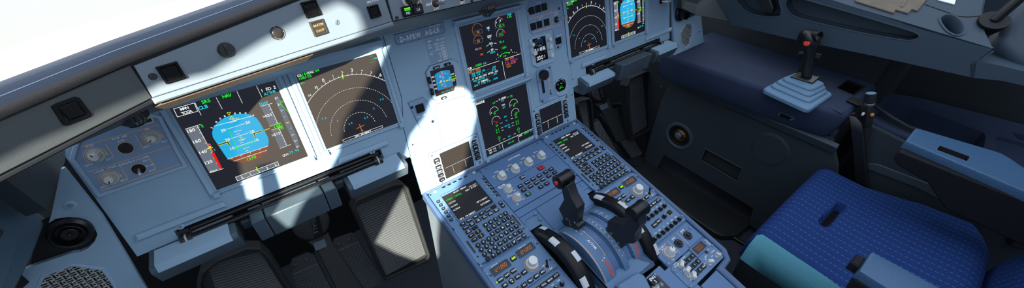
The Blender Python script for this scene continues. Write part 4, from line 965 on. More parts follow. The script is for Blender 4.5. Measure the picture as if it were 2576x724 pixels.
# ---------------------------------------------------------------- radios
def rmp(c, label):
    t = Thing('radio_panel', label, 'radio panel', P, (c, -.18), 'radio panels')
    X = lambda u: c + u
    b = t.mb('pedestal_skylit'); b.prism([(X(-.0755), -.2225), (X(.0765), -.2235), (X(.0765), -.1405), (X(.071), -.1335), (X(-.070), -.132), (X(-.0755), -.138)], -.004, .002, 'pedestal_skylit', .0008); t.part('face_plate', b)
    for u0, u1, v0, v1, tx, lb, lu in ((-.0597, -.0145, -.161, -.1445, '127.850', 'ACTIVE', -.044), (.0148, .0603, -.159, -.1432, '124.850', 'STBY CRS', .036)):
        b = t.mb('seg_black'); b.ring(rrect(X(u0 - .002), v0 - .002, X(u1 + .002), v1 + .002, .002), rrect(X(u0), v0, X(u1), v1, .001), .001, .005, 'pedestal_rim', .001); b.flat(rect(X(u0), v0, X(u1), v1), .003, 'screen')
        b.seg(tx, X((u0 + u1) / 2), (v0 + v1) / 2, .0078, 'e_seg', .0034, slant=.15, st=.1); t.part('frequency_window', b, recalc=False)
    b = t.mb()
    b.text('ACTIVE', X(-.046), -.1405, .0032, 'paint_white', .0024); b.text('STBY CRS', X(.036), -.1395, .0032, 'paint_white', .0024); b.ring(circle(X(.0262), -.187, .0165, 30), circle(X(.0262), -.187, .0157, 30), .002, .0025, 'paint_orange'); b.ring(circle(X(.0542), -.2105, .0058, 20), circle(X(.0542), -.2105, .0052, 20), .002, .0025, 'paint_orange')
    b.text('ON', X(.0475), -.2045, .0032, 'paint_white', .0024); b.text('OFF', X(.058), -.2195, .0032, 'paint_white', .0024)
    for i, (u, v) in enumerate(((-.0455, -.1755), (-.027, -.1755), (-.036, -.1915), (-.0085, -.1915), (-.027, -.215), (-.009, -.215), (.009, -.215), (.0265, -.215))): b.flat(circle(X(u + (.0005 if i else 0)), v, .0012, 8), .0024, 'gap_black')
    t.part('markings', b, recalc=False)
    b = t.mb('black_key'); b.prism(crrect(X(.0005), -.1518, .0145, .0105, .001), .001, .005, 'black_key', .0006)
    A = lambda s: [(X(.0005) + s * .0005, -.1518 + .0015), (X(.0005) + s * .0022, -.1518 + .0015), (X(.0005) + s * .0022, -.1518 + .0038), (X(.0005) + s * .006, -.1518), (X(.0005) + s * .0022, -.1518 - .0038), (X(.0005) + s * .0022, -.1518 - .0015), (X(.0005) + s * .0005, -.1518 - .0015)]
    b.flat(A(1), .0053, 'e_lime'); b.flat(A(-1), .0053, 'e_lime'); b.flat(crect(X(.0005), -.1518, .0012, .003), .0053, 'e_lime'); t.part('transfer_key', b)
    for s, u, v in (('VHF1', -.0545, -.1757), ('VHF2', -.0362, -.1757), ('VHF3', -.0181, -.1757), ('HF1', -.0535, -.1912), ('HF2', -.0180, -.1921), ('AM', .0004, -.1921), ('VOR', -.0362, -.215), ('ILS', -.018, -.215), ('MLS', 0, -.215), ('ADF', .018, -.215), ('BFO', .0358, -.215)):
        button(t, 'key', X(u), v, .0132, .0098, 'black_key', .0055, s, .0036, bez=False)
    b = t.mb('black_key'); b.prism(circle(X(-.0355), -.1919, .0066, 18), .001, .0055, 'black_key', .0006); b.text('SEL', X(-.0355), -.1895, .003, 'paint_white', .0058); b.flat(circle(X(-.0355), -.1945, .0018, 10), .0058, 'e_lime'); t.part('select_key', b)
    b = t.mb(); b.flat(circle(X(-.0635), -.1757, .0018, 10), .0026, 'e_lime'); t.part('indicator_light', b)
    b = t.mb('knob_white'); b.lathe(X(.0262), -.187, [(.0145, .002), (.0145, .011), (.013, .013)], 30, 'knob_white'); t.part('outer_knob', b, label='larger pale grey ring knob')
    b = t.mb('knob_white'); b.lathe(X(.0262), -.187, [(.0112, .013), (.0110, .025), (.0100, .0265)], 30, 'knob_white'); t.part('inner_knob', b)
    u, v = X(.0542), -.2105; b = t.mb('black_plastic'); b.lathe(u, v, [(.0045, .002), (.004, .004)], 16, 'black_gloss'); b.tube([(u, v, .003), (u, v + .004, .012), (u, v + .007, .02)], [.0018, .0022, .0028], 10, 'black_plastic'); t.part('toggle', b)
    for u, v in ((-.0708, -.1485), (.0708, -.1475), (.072, -.2105), (-.0708, -.2125)): b = t.mb(); dzus(b, X(u), v, .0048, .001, 'pedestal_plate_skylit'); t.part('fastener', b)
    for u, v in ((-.066, -.1555), (.071, -.1535), (.0705, -.2025)): b = t.mb(); b.flat(circle(X(u), v, .0022, 12), .0023, 'gap_black'); t.part('screw_hole', b)
rmp(-.191, 'radio panel showing amber 127.850, under the left keypad unit'); rmp(.191, 'radio panel partly hidden by the pulled-back thrust lever, under the right keypad unit')
def acp(c, label):
    t = Thing('audio_panel', label, 'audio panel', P, (c, -.275), 'audio panels')
    X = lambda u: c + u
    b = t.mb('pedestal_skylit'); b.prism([(X(-.0755), -.322), (X(.0755), -.322), (X(.0755), -.2355), (X(.0695), -.229), (X(-.0695), -.229), (X(-.0755), -.2355)], -.004, .002, 'pedestal_skylit', .0008); t.part('face_plate', b)
    for i, s in enumerate(('VHF1', 'VHF2', 'VHF3', 'HF1', 'CALL', 'MECH', 'ATT')): button(t, 'key', X(-.0535 + .0181 * i), -.239, .0165, .0102, 'black_key', .0055, s, .0036, bez=False)
    b = t.mb()
    for i, s in enumerate(('VHF1', 'VHF2', 'VHF3', 'HF1', 'HF2', 'INT', 'CAB')): b.text(s, X(-.0535 + .0178 * i), -.2505, .0028, 'paint_white', .0024)
    for i, s in enumerate(('VOR1', 'VOR2', 'MKR', 'ILS', 'MLS', 'ADF1', 'ADF2')): b.text(s, X(-.0535 + .0178 * i), -.3005, .0028, 'paint_white', .0024)
    b.poly(crrect(X(.0505), -.282, .017, .015, .001), .0007, 'paint_orange', .0024, close=True)
    t.part('markings', b, recalc=False)
    for i in range(7):
        for v in (-.2615, -.311): fluted(t, 'volume_knob', X(-.0535 + .0178 * i), v, .0078, .0135, 'black_plastic', skirt=False, ang=2.2, n=20)
    fluted(t, 'volume_knob', X(.0245), -.2825, .0078, .0135, 'black_plastic', skirt=False, ang=2.2, n=20)
    button(t, 'key', X(-.0175), -.284, .017, .0115, 'black_key', .005, 'VOICE', .0032, bez=False); button(t, 'key', X(.0003), -.2825, .017, .0115, 'black_key', .005, 'RESET', .0032, bez=False)
    button(t, 'push_button', X(.0505), -.282, .0125, .0115, 'black_gloss', .006, bez=False)
    for u, v in ((-.0708, -.2435), (.0708, -.242), (.0715, -.3085), (-.0708, -.313)): b = t.mb(); dzus(b, X(u), v, .0048, .001, 'pedestal_plate_skylit'); t.part('fastener', b)
acp(-.191, 'audio panel cut by the bottom edge below the left radio panel'); acp(.191, 'audio panel with rows of black knobs right of the right trim wheel')
# ---------------------------------------------------------------- flood light / recorder panel, transponder
t = Thing('recorder_panel', 'blue panel with ribbed FLOOD LT knob and two black buttons', 'control panel', P, (.18, -.352))
b = t.mb('pedestal_plate_skylit'); b.prism([(.108, -.378), (.2575, -.378), (.2575, -.327), (.108, -.327)], -.004, .0015, 'pedestal_plate_skylit', .0006); t.part('face_plate', b)
b = t.mb()
for u in (.1647, .2058): b.poly([(u, -.3312), (u, -.3714)], .0011, 'paint_orange', .0019)
b.arc((.141, -.355), .0165, 40, 250, .0009, 'paint_orange', .0019); b.text('FLOOD LT', .139, -.335, .0038, 'paint_white', .0019); b.text('PED', .1345, -.3405, .0032, 'paint_white', .0019); b.text('OFF', .1345, -.3725, .0029, 'paint_white', .0019); b.text('BRT', .158, -.364, .0029, 'paint_white', .0019)
b.text('AIDS', .184, -.3365, .004, 'paint_white', .0019); b.text('PRINT', .184, -.3425, .003, 'paint_white', .0019); b.text('DFDR', .2245, -.3365, .004, 'paint_white', .0019); b.text('EVENT', .2245, -.3425, .003, 'paint_white', .0019)
t.part('markings', b, recalc=False); fluted(t, 'knob', .141, -.355, .0145, .021, 'knob_white', ang=.8)
for u in (.1836, .2243):
    b = t.mb('black_plastic'); b.lathe(u, -.3532, [(.0115, .0015), (.0115, .004), (.0095, .006)], 26, 'black_plastic'); b.lathe(u, -.3532, [(.0065, .006), (.006, .0095), (.003, .01)], 22, 'black_key'); t.part('push_button', b)
for u, v in ((.236, -.3395), (.202, -.374), (.25, -.343), (.1145, -.372)): b = t.mb(); dzus(b, u, v, .0048, .001, 'pedestal_plate_skylit'); t.part('fastener', b)
t = Thing('transponder_panel', 'panel with small window reading 7000, white knobs and number keys', 'control panel', P, (.18, -.41))
b = t.mb('pedestal_skylit'); b.prism([(.107, -.436), (.118, -.4435), (.249, -.4435), (.2595, -.436), (.2595, -.387), (.252, -.3805), (.116, -.3805), (.107, -.387)], -.004, .002, 'pedestal_skylit', .0008); t.part('face_plate', b)
b = t.mb('seg_black'); b.ring(rect(.1905, -.4055, .245, -.3785), rect(.1965, -.4005, .239, -.3825), .001, .0055, 'pedestal_plate_skylit', .001); b.flat(rect(.1965, -.4005, .239, -.3825), .0035, 'screen'); b.seg('7000', .2175, -.3915, .0095, 'e_seg_dim', .0039, slant=.1, st=.09); t.part('code_window', b, recalc=False)
for i, s in enumerate(('1', '2', '3', '4', '5', '6', '7', '0', 'CLR')):
    u = .1512 + .0158 * (i % 3); v = (-.3946, -.4112, -.4267)[i // 3]; button(t, 'key', u, v, .0122, .0112, 'black_key', .005, s, .004, bez=False)
b = t.mb(); b.text('TCAS', .2525, -.396, .0042, 'paint_white', .0024, rot=-PI / 2); b.text('ATC FAIL', .157, -.3845, .003, 'paint_white', .0024); b.flat(circle(.158, -.389, .0018, 10), .0026, 'gap_black'); b.text('IDENT', .231, -.4075, .0036, 'paint_white', .0024); b.text('AUTO', .129, -.3815, .003, 'paint_white', .0024); b.text('STBY', .1255, -.387, .003, 'paint_white', .0024); b.text('ATC', .128, -.4175, .004, 'paint_white', .0024, rot=-PI / 2); b.text('OFF', .127, -.4285, .0028, 'paint_white', .0024)
for i, s in enumerate(('ALL', 'ABV', 'BLW', 'THRT')): b.text(s, (.205, .209, .215, .197)[i], (-.420, -.4165, -.4145, -.425)[i], .0026, 'paint_white', .0024)
b.text('TA', .2365, -.4175, .0026, 'paint_white', .0024); b.text('TA/RA', .243, -.418, .0026, 'paint_white', .0024); b.text('STBY', .2285, -.4245, .0026, 'paint_white', .0024)
for c in ((.203, -.4289), (.2367, -.4293), (.1355, -.3915), (.1355, -.4085), (.1365, -.425)):
    for a in (100, 150, 200): d = math.radians(a); b.line((c[0] + .0115 * math.cos(d), c[1] + .0115 * math.sin(d)), (c[0] + .0145 * math.cos(d), c[1] + .0145 * math.sin(d)), .0008, 'paint_orange', .0024)
t.part('markings', b, recalc=False)
b = t.mb(); b.lathe(.225, -.4095, [(.004, .002), (.0038, .005)], 16, 'black_plastic'); t.part('ident_button', b)
for u, v, r, an in ((.1356, -.392, .0088, .5), (.1358, -.4095, .0088, .2), (.1368, -.426, .0088, .7), (.2042, -.430, .0076, 2.6), (.2377, -.4305, .0058, 2.0)):
    b = t.mb('knob_white'); b.lathe(u, v, [(r * .95, .002), (r * .9, .004)], 22, 'knob_white')
    c, s = math.cos(an), math.sin(an); f = lambda a, e: (u + a * c - e * s, v + a * s + e * c)
    b.prism([f(-r * .9, -r * .55), f(r * .9, -r * .5), f(r * 1.05, 0), f(r * .9, r * .5), f(-r * .9, r * .55)], .004, .016, 'knob_white', .0015); b.line(f(r * .1, 0), f(r * .85, 0), .0008, 'screw_metal', .0163); t.part('selector_knob', b)
for u, v in ((.2485, -.388), (.2535, -.433), (.1125, -.438), (.2545, -.4075), (.113, -.393)): b = t.mb(); dzus(b, u, v, .0046, .001, 'pedestal_plate_skylit'); t.part('fastener', b)
# ---------------------------------------------------------------- throttle quadrant
QC = (-.237, -.083)
qt = Thing('throttle_quadrant', 'curved blue quadrant with lever slots, white scales and red arrows', 'quadrant', P, (.02, -.24))
b = qt.mb('pedestal_skylit')
def arcpts(R, a0=28, a1=150, n=28): return [(QC[0] + R * math.cos(math.radians(a0 + (a1 - a0) * i / n)), QC[1] + R * math.sin(math.radians(a0 + (a1 - a0) * i / n))) for i in range(n + 1)]
def strip(x0, x1, R0, R1, m, name='arc_band'):
    b = qt.mb(m); A = arcpts(R1); I = arcpts(R0)[::-1]; pr = A + I; n = len(pr)
    vs = [(x0, p[0], p[1]) for p in pr] + [(x1, p[0], p[1]) for p in pr]
    b.add(vs, [[i, (i + 1) % n, n + (i + 1) % n, n + i] for i in range(n)], m, True)
    h = n // 2
    for o, rev in ((0, False), (n, True)): b.add([vs[o + i] for i in range(n)], [[i, i + 1, n - 2 - i, n - 1 - i] for i in range(h - 1)], m)
    return qt.part(name, b, ang=30)
for x0, x1, r in ((-.05, -.0125, .114), (.0135, .0305, .118), (.0585, .0895, .114)): strip(x0, x1, .07, r, 'pedestal_skylit')
for x0, x1, r in ((-.0125, .0135, .108), (.0305, .0585, .108)): strip(x0, x1, .07, r, 'pedestal_plate_skylit', 'slot_band')
for x in (-.0105, .0115, .0325, .0565): strip(x - .0012, x + .0012, .1, .1115, 'pedestal_rim', 'slot_edge')
def QP(x, ang, R): a = math.radians(ang); return (x, QC[0] + R * math.cos(a), QC[1] + R * math.sin(a))
b = qt.mb()
def qline(x0, a0, x1, a1, w, m, R=.1145):
    n = 10 if abs(a0 - a1) > 4 else 2
    L = []; Rr = []
    dx = abs(x1 - x0); da = math.radians(a1 - a0) * R; ln = math.hypot(dx, da) or 1
    ox = -da / ln * w / 2; oa = math.degrees((x1 - x0) / ln * w / 2 / R)
    for i in range(n + 1):
        t_ = i / n; x = x0 + (x1 - x0) * t_; a = a0 + (a1 - a0) * t_
        L.append(QP(x + ox, a + oa, R)); Rr.append(QP(x - ox, a - oa, R))
    b.add(L + Rr, [[i, i + 1, n + 2 + i, n + 1 + i] for i in range(n)], m)
def qtri(x, a, s, m, R=.1145): b.add([QP(x - s, a, R), QP(x + s, a + 1.2, R), QP(x + s, a - 1.2, R)], [[0, 1, 2]], m)
def qtext(s, x, a, cap, m, R=.1145, rot=0.0, sx=1.0):
    tb = MB(); tb.text(s, 0, 0, cap, m, 0, rot=rot, sx=sx)
    vs = [QP(x + p[0], a - math.degrees(p[1] / R), R) for p in tb.v]; b.add(vs, tb.f, m)
qline(-.047, 52, -.047, 140, .0014, 'paint_orange'); qline(-.0145, 64, -.0145, 108, .0012, 'paint_orange')
for x, sg in ((-.0145, 1), (.0605, 1)):
    for a, s in ((54, 'TO|GA'), (62, 'FLX|MCT'), (72, 'CL')):
        a = 180 - (180 - a)
        qtri(x - .006 + .006, a, .0022, 'paint_orange')
        for j, q in enumerate(s.split('|')): qtext(q, x - .009 if x < 0 else x + .008, a - .5 + 2.6 * j, .003, 'paint_white', sx=.8)
qline(-.0145, 108, -.019, 108, .0012, 'paint_orange'); qtext('A/THR', -.0255, 90, .0062, 'paint_white', rot=-PI / 2); qtext('0', -.022, 110, .0045, 'paint_white'); qtri(-.0305, 111, .0022, 'paint_orange')
for xo, a0, a1 in ((-.0225, 113, 134), (.0735, 112, 132)):
    qline(xo, a0, xo, a1 - 2, .0016, 'paint_red', .1147); 
    for i in range(6): a = a0 + i * (a1 - a0) / 6; qline(xo, a + 2.5, xo - .006, a - .5, .0014, 'paint_red', .1147)
    for i in range(5): a = a0 + i * (a1 - a0) / 6; qline(xo + .0035, a + 2.5, xo + .0075, a, .0013, 'paint_red', .1147)
    qline(xo - .006, a0 + 14, xo + .001, a1 - 6, .0014, 'paint_red', .1147)
    b.add([QP(xo - .004, a1 - 3.5, .1148), QP(xo + .004, a1 - 3.5, .1148), QP(xo, a1, .1148)], [[0, 1, 2]], 'paint_red'); qtext('FULL', xo - .001, a1 + 2.5, .0032, 'paint_red', .1147); qtext('REV', xo - .001, (a0 + a1) / 2, .003, 'paint_red', .1147)
for i in range(31):
    a = 60 + i * 2.0
    for x, d in ((.0145, 1), (.0295, -1)): qline(x, a, x + d * (.0028 if i % 3 == 0 else .0016), a, .0007, 'paint_white' if i % 3 else 'paint_orange', .1185)
for i, s in enumerate(('45', '40', '35', '30', '25', '20', '15', '10', '5', '0')): qtext(s, .022, 62 + i * 6.4, .0034, 'paint_white', .1185, sx=.85)
for o in (0,): qt.part('scale_markings', b, recalc=False)
b = qt.mb('pedestal_skylit'); b.prism([P.px(*p, .018) for p in ((1551, 715), (1603, 682), (1622, 691), (1640, 724), (1590, 760), (1556, 724))], -.03, .018, 'pedestal_skylit', .004); qt.part('rear_cap', b)
# trim wheels
def wheel(x0, x1, c, R, label, ph):
    t = Thing('trim_wheel', label, 'trim wheel', P, ((x0 + x1) / 2, c[0], c[1]), 'pitch trim wheels')
    b = t.mb('black_gloss'); O = (x0, c[0], c[1]); w = x1 - x0
    pr = [(R * .80, .0), (R * .965, .0), (R * .992, w * .12), (R, w * .3), (R, w * .7), (R * .992, w * .88), (R * .965, w), (R * .80, w)]
    b.lathe(0, 0, pr, 72, 'black_gloss', ax=(O, (1, 0, 0)), cap=False)
    b.lathe(0, 0, [(R * .8, w * .3), (.02, w * .3)], 72, 'black_plastic', ax=(O, (1, 0, 0)), cap=False); b.lathe(0, 0, [(R * .8, w * .7), (.02, w * .7)], 72, 'black_plastic', ax=(O, (1, 0, 0)), cap=False)
    t.part('rim', b)
    for k in range(14):
        a = math.radians(ph + 360 / 14 * k) ; 
        for seg, (f0, f1) in ((0, (.08, .95)),):
            b = t.mb('tape_grey'); n = 5; rows = []
            wd = math.radians(5.6); sh_ = (0, .08, .16, .38, .46) if k % 2 else (.54, .62, .84, .92, .98)
            for (rr, xx) in [((R * (.972, .995, 1.003, 1.004, 1.004)[z_] if k % 2 else R * (1.004, 1.004, 1.003, .995, .972)[z_]), w * sh_[z_]) for z_ in range(5)]:
                rows.append([(x0 + xx, c[0] + rr * math.cos(a - wd + 2 * wd * i / n), c[1] + rr * math.sin(a - wd + 2 * wd * i / n)) for i in range(n + 1)])
            b.loft(rows if False else rows, 'tape_grey', close=False, cap=False, smooth=False); t.part('grip_mark', b, label='pale grey grip mark')
wheel(-.108, -.075, (-.217, -.083), .1275, 'left trim wheel, black with pale grip marks, beside the left radio panel', 100)
wheel(.089, .120, (-.2335, -.097), .149, 'right trim wheel, black with pale grip marks, beside the right audio panel', 80)
# thrust levers
def lever(xl, wd, prof, knob, label, red, plane):
    t = Thing('thrust_lever', label, 'lever', P, (xl, knob[0], 0))
    b = t.mb('black_plastic'); pts = []
    for p in prof:
        q = P.loc(atx(p[0], p[1], plane)); pts.append((q[1], q[2]))
    b.extr(pts, xl, xl + wd, 'black_plastic'); t.part('arm', b, bevel=.0016)
    O = (xl - .004, knob[0], knob[1]); L = .046
    b = t.mb('black_metal')
    pr = [(.0150, 0), (.0178, .0015), (.0182, .005), (.0178, .008), (.0168, .0085), (.0168, L - .0085), (.0178, L - .008), (.0182, L - .004), (.0165, L)]
    b.lathe(0, 0, pr, 36, 'black_metal', ax=(O, (1, 0, 0))); t.part('grip', b)
    if red:
        b = t.mb('red_button'); b.lathe(0, 0, [(.0055, .001), (.0052, -.003), (.003, -.0042)], 20, 'red_button', ax=(O, (1, 0, 0))); t.part('disconnect_button', b, label='red button')
    else:
        b = t.mb('red_button'); b.lathe(0, 0, [(.0055, L - .001), (.0052, L + .003), (.003, L + .0042)], 20, 'red_button', ax=(O, (1, 0, 0))); t.part('disconnect_button', b, label='red button')
    return t
zf = lambda a, c: (1330 + a / 3.81, 410 + c / 3.81)
l1 = lever(-.0255, .026, [zf(*p) for p in ((310, 240), (335, 350), (285, 440), (330, 528), (305, 580), (475, 645), (470, 610), (448, 590), (466, 436), (405, 330), (365, 215))], (-.091, .109), 'thrust lever pushed forward with a red button on its black grip', True, -.0255)
zf2 = lambda a, c: (1430 + a / 3.936, 540 + c / 3.936)
l2 = lever(.0285, .028, [zf2(*p) for p in ((385, 62), (380, 150), (335, 150), (502, 352), (575, 290), (650, 285), (652, 185), (700, 120), (690, 20), (615, 20), (545, 105))], (-.263, .147), 'thrust lever pulled back towards the seats, blank-ended black grip', False, .0285)
for t_, xl, ps in ((l1, -.0255, (zf(357, 540), zf(432, 575))), (l2, .0285, (zf2(415, 190), zf2(487, 288)))):
    for p in ps:
        q = P.loc(atx(p[0], p[1], xl - .003)); b = t_.mb(); b.lathe(0, 0, [(.0034, .003), (.0032, -.0008), (.0018, -.0016)], 12, 'screw_metal', ax=((xl, q[1], q[2]), (1, 0, 0))); t_.part('screw', b)
b = l1.mb(); p0 = P.loc(atx(*zf(385, 540), -.0262)); p1 = P.loc(atx(*zf(400, 600), -.0262)); b.add([(-.0262, p0[1] - .0008, p0[2]), (-.0262, p0[1] + .0008, p0[2]), (-.0262, p1[1] + .0008, p1[2]), (-.0262, p1[1] - .0008, p1[2])], [[0, 1, 2, 3]], 'paint_orange'); l1.part('index_line', b)
# engine master switch
t = Thing('engine_master_switch', 'black engine switch tag reading ENG 2 near the bottom edge', 'switch', P, (.04, -.385))
b = t.mb('black_key'); u, v = .0405, -.3775
f = lambda a, c: (u + a, v + c)
b.lathe(u, v - .012, [(.009, -.001), (.009, .004), (.0065, .006)], 20, 'knob_grey'); t.part('collar', b)
b = t.mb('metal'); b.tube([(u, v - .012, .004), (u, v - .004, .014)], .0045, 12, 'metal'); t.part('stem', b)
b = t.mb('black_key'); b.prism(crrect(u, v, .022, .02, .002), .012, .017, 'black_key', .001); b.text('ENG', u, v + .0045, .0062, 'paint_white', .0173); b.text('2', u, v - .0045, .0062, 'paint_white', .0173); t.part('tag', b)
b = ped.mb('gap_black'); b.prism(rrect(.028, -.43, .07, -.372, .004), -.004, .0005, 'black_plastic', .0005); ped.part('switch_plate', b)
# ================================================================== GLARESHIELD
GAr = Vector((.283, -.070, 1.0)); GBr = Vector((.621, -.136, 1.0)); GCr = Vector((-GC.x, GC.y, GC.z))
path = [(GC + (GC - GB) * .6, .036), (GC, .0385), (GB, .0405), (GA, .083), (GAr, .083), (GBr, .0405), (GCr, .0385), (GCr + (GCr - GBr) * .6, .036)]
def outs(i):
    """horizontal direction towards the pilots at a path corner"""
    ns = []
    for a, c in ((i - 1, i), (i, i + 1)):
        if 0 <= a and c < len(path): d = (path[c][0] - path[a][0]); n = Vector((d.y, -d.x, 0)).normalized(); ns.append(n)
    n = sum(ns, Vector()).normalized(); return n / max(.5, n.dot(ns[0]))
def rings(prof):
    """prof(ht): list of (towards pilot, up) offsets from the lower edge"""
    return [[p + outs(i) * d + Vector((0, 0, z)) for d, z in prof(ht)] for i, (p, ht) in enumerate(path)]
tn = math.tan(t14)
gs = Thing('glareshield_hood', 'blue leather hood with dark brow running under the bright windshield', 'glareshield', W, (0, -.05, 1.08))
b = gs.mb('blue_leather')
def top(ht): return [(-ht * tn + .001, ht + .012), (-ht * tn - .002, ht + .0175), (-ht * tn - .010, ht + .0222), (-ht * tn - .025, ht + .0222), (-ht * tn - .05, ht + .012), (-ht * tn - .10, ht - .02), (-ht * tn - .20, ht - .09)]
b.loft(rings(top), 'blue_leather', close=False, cap=False); gs.part('leather_top', b, ang=60)
b = gs.mb('brow_leather')
def brw(ht): return [(-ht * tn - .02, ht - .001), (-ht * tn, ht), (-ht * tn + .003, ht + .003), (-ht * tn + .003, ht + .009), (-ht * tn + .001, ht + .012)]
b.loft(rings(brw), 'brow_leather', close=False, cap=False); gs.part('brow', b, ang=60)
b = gs.mb('seam_white')
rr = rings(lambda ht: [(-ht * tn - .0026, ht + .0181)]); b.tube([q[0] for q in rr], .0005, 6, 'seam_white'); gs.part('seam', b)
b = gs.mb('underside')
def und(ht): return [(-.0005, -.001), (-.005, -.0075), (-.008, -.010), (-.03, -.03), (-.075, -.050), (-.125, -.068), (-.165, -.072)]
R_ = rings(und)
def flat_und(ht): return [(-.0005, -.001), (-.003, -.004), (-.008, -.0045), (-.03, -.005), (-.075, -.006), (-.125, -.007), (-.16, -.008)]
F_ = rings(flat_und)
for i_ in (0, 1, 6, 7): R_[i_] = F_[i_]
b.loft(R_, 'underside', close=False, cap=False); gs.part('underside', b, ang=20)
b = gs.mb('underside'); b.loft(rings(lambda ht: [(-.013, -.004), (-.013 - ht * tn, ht)]), 'underside', close=False, cap=False, smooth=False); gs.part('core', b)
# the tan leather strip under the captain's wing
b = gs.mb('brown_leather')
L0, L1 = R_[2], R_[3]
def ul(i, t, off=.0012): return L0[i] + (L1[i] - L0[i]) * t + Vector((0, -off, -off))
b.loft([[ul(2, .02), ul(3, .02), ul(2, .62), ul(3, .62)]] if False else [[ul(2, .03)], [ul(2, .64)]], close=False, cap=False) if False else None
for sh in (.0015,):
    tris = []
    A = []
    for (p2, p3) in ((R_[2][2], R_[2][3]), (R_[3][2], R_[3][3])): A.append((p2, p3))
    def sp(t, k): a = A[0][k].lerp(A[1][k], t); return a
    o = Vector((.0, -.0045, -.003))
    q = [sp(.0, 0) + o, sp(.58, 0) + o, sp(.56, 0).lerp(sp(.56, 1), .62) + o, sp(.02, 0).lerp(sp(.02, 1), .62) + o]
    bk = [x - o * 1.6 for x in q]
    b.add([tuple(x) for x in q + bk], [[0, 1, 2, 3], [7, 6, 5, 4]] + [[i, (i + 1) % 4, 4 + (i + 1) % 4, 4 + i] for i in range(4)], 'brown_leather')
gs.part('leather_strip', b)
# face panels
t = Thing('warning_panel', 'long pale blue glareshield panel with the MASTER CAUT button, mostly sunlit', 'warning panel', G, (.17, .03))
b = t.mb('glare_shaded'); b.prism([(.0015, .0005), (.3435, .0005), (.3435, .0825), (.0035, .0395)], -.008, .001, 'glare_shaded', .0008); t.part('face_plate', b)
b = t.mb('glare_dark'); b.prism([(0, -.0075), (.344, -.0075), (.344, .0), (0, .0)], -.006, .0035, 'glare_shaded', .002); t.part('lower_lip', b)
Z4 = zz(G, 320, 100, 4); Z5 = zz(G, 640, 0, 4)
def sq_button(t, u, v, w, face, frame, txt=None, tm='caution_text', h=.0055, label=None):
    b = t.mb(frame); b.ring(rect(u - w / 2, v - w / 2, u + w / 2, v + w / 2), rect(u - w / 2 + .003, v - w / 2 + .003, u + w / 2 - .003, v + w / 2 - .003), .0, h, frame, .001)
    b.prism(crect(u, v, w - .0055, w - .0055), .001, h - .0012, face, .0008)
    if txt:
        for i, s in enumerate(txt): b.text(s, u, v + .004 - .008 * i, .0031, tm, h - .001, sx=.95)
    return t.part('push_button', b, label=label)
u, v = .0309, .0215; sq_button(t, u, v, .0215, 'black_matte', 'black_matte')
u, v = Z5(565, 88); sq_button(t, u, v, .0225, 'black_matte', 'black_matte', ('MASTER', 'WARN'), 'black_gloss')
sq_button(t, .2196, .0238, .0215, 'caution_face', 'caution_face', ('MASTER', 'CAUT'), label='brown MASTER CAUT button')
u, v = Z5(1198, 115); sq_button(t, u, v, .0195, 'black_matte', 'black_matte')
b = t.mb(); u, v = Z5(1185, 18); b.text('SIDE STICK PRIORITY', u + .0115, v + .001, .0029, 'paint_white', .0014); t.part('lettering', b, recalc=False)
for Zf, a, c, m in ((Z4, 256, 368, 'screw_dark'), (Z5, 826, 223, 'screw_metal')): b = t.mb(); u, v = Zf(a, c); b.lathe(u, v, [(.0041, .001), (.0041, .0018), (.0033, .0026)], 20, m); b.line((u - .0018, v - .0024), (u + .0018, v + .0024), .0007, 'gap_black', .0032); t.part('screw', b)
u, v = Z4(1045, 135); b = t.mb(); b.lathe(u, v, [(.0038, .001), (.003, .003)], 14, 'screw_dark'); t.part('screw', b)
u, v = .0955, .0290; b = t.mb('black_plastic'); b.lathe(u, v, [(.0099, .001), (.0099, .002), (.0085, .0035), (.0085, .005), (.0078, .006)], 32, 'black_plastic'); t.part('vent_body', b)
b = t.mb('black_plastic'); b.prism(rrect(u - .002, v - .0065, u + .002, v + .0065, .0018), .006, .009, 'black_plastic', .001); t.part('vent_grip', b)
u, v = .1621, .0322; b = t.mb('caution_face'); b.ring(circle(u, v, .0097, 32), circle(u, v, .0092, 32), .0, .003, 'glare_shaded', .0004); b.lathe(u, v, [(.0067, .001), (.0067, .004), (.0055, .0048)], 28, 'caution_face'); b.ring(circle(u, v, .009, 32), circle(u, v, .0075, 32), .0, .0022, 'caution_face', .0003); t.part('round_button', b)
for k in range(4): b = t.mb(); b.arc((u, v), .0083, 85 + 90 * k, 95 + 90 * k, .0015, 'glare_shaded', .0026, 3); t.part('divider', b)
# end face
t = Thing('glareshield_end_panel', 'dark green-grey leather panel left of the warning panel, lit along its lower edge', 'glareshield', GL, GL.px(190, 280))
tl = GL.px(0, 303); ub = (GB - GC).length
b = t.mb('glare_dark'); b.prism([(-.12, .0), (ub + .001, .0), (ub + .006, .041), (-.12, .0385)], -.01, .001, 'glare_dark', .001); t.part('face_plate', b)
b = t.mb('black_plastic'); b.prism([(-.12, -.006), (ub, -.006), (ub, -.001), (-.12, -.001)], -.012, .001, 'black_plastic', .0012); t.part('lower_trim', b)
ZE = zz(GL, 0, 180, 3.978)
q = [ZE(*p) for p in ((522, 352), (555, 330), (740, 262), (778, 272), (893, 425), (885, 445), (660, 530), (630, 520))]; q = q if area2(q) > 0 else q[::-1]
b = t.mb('black_matte'); b.ring(inset(q, -.0012), inset(q, .003), -.001, .0025, 'black_matte', .0006); b.flat(inset(q, .002), .0008, 'gap_black'); t.part('button_bezel', b)
q2 = [ZE(*p) for p in ((570, 368), (735, 300), (845, 428), (680, 490))]; b = t.mb('black_matte'); b.prism(q2, .0009, .004, 'black_matte', .001); t.part('push_button', b)
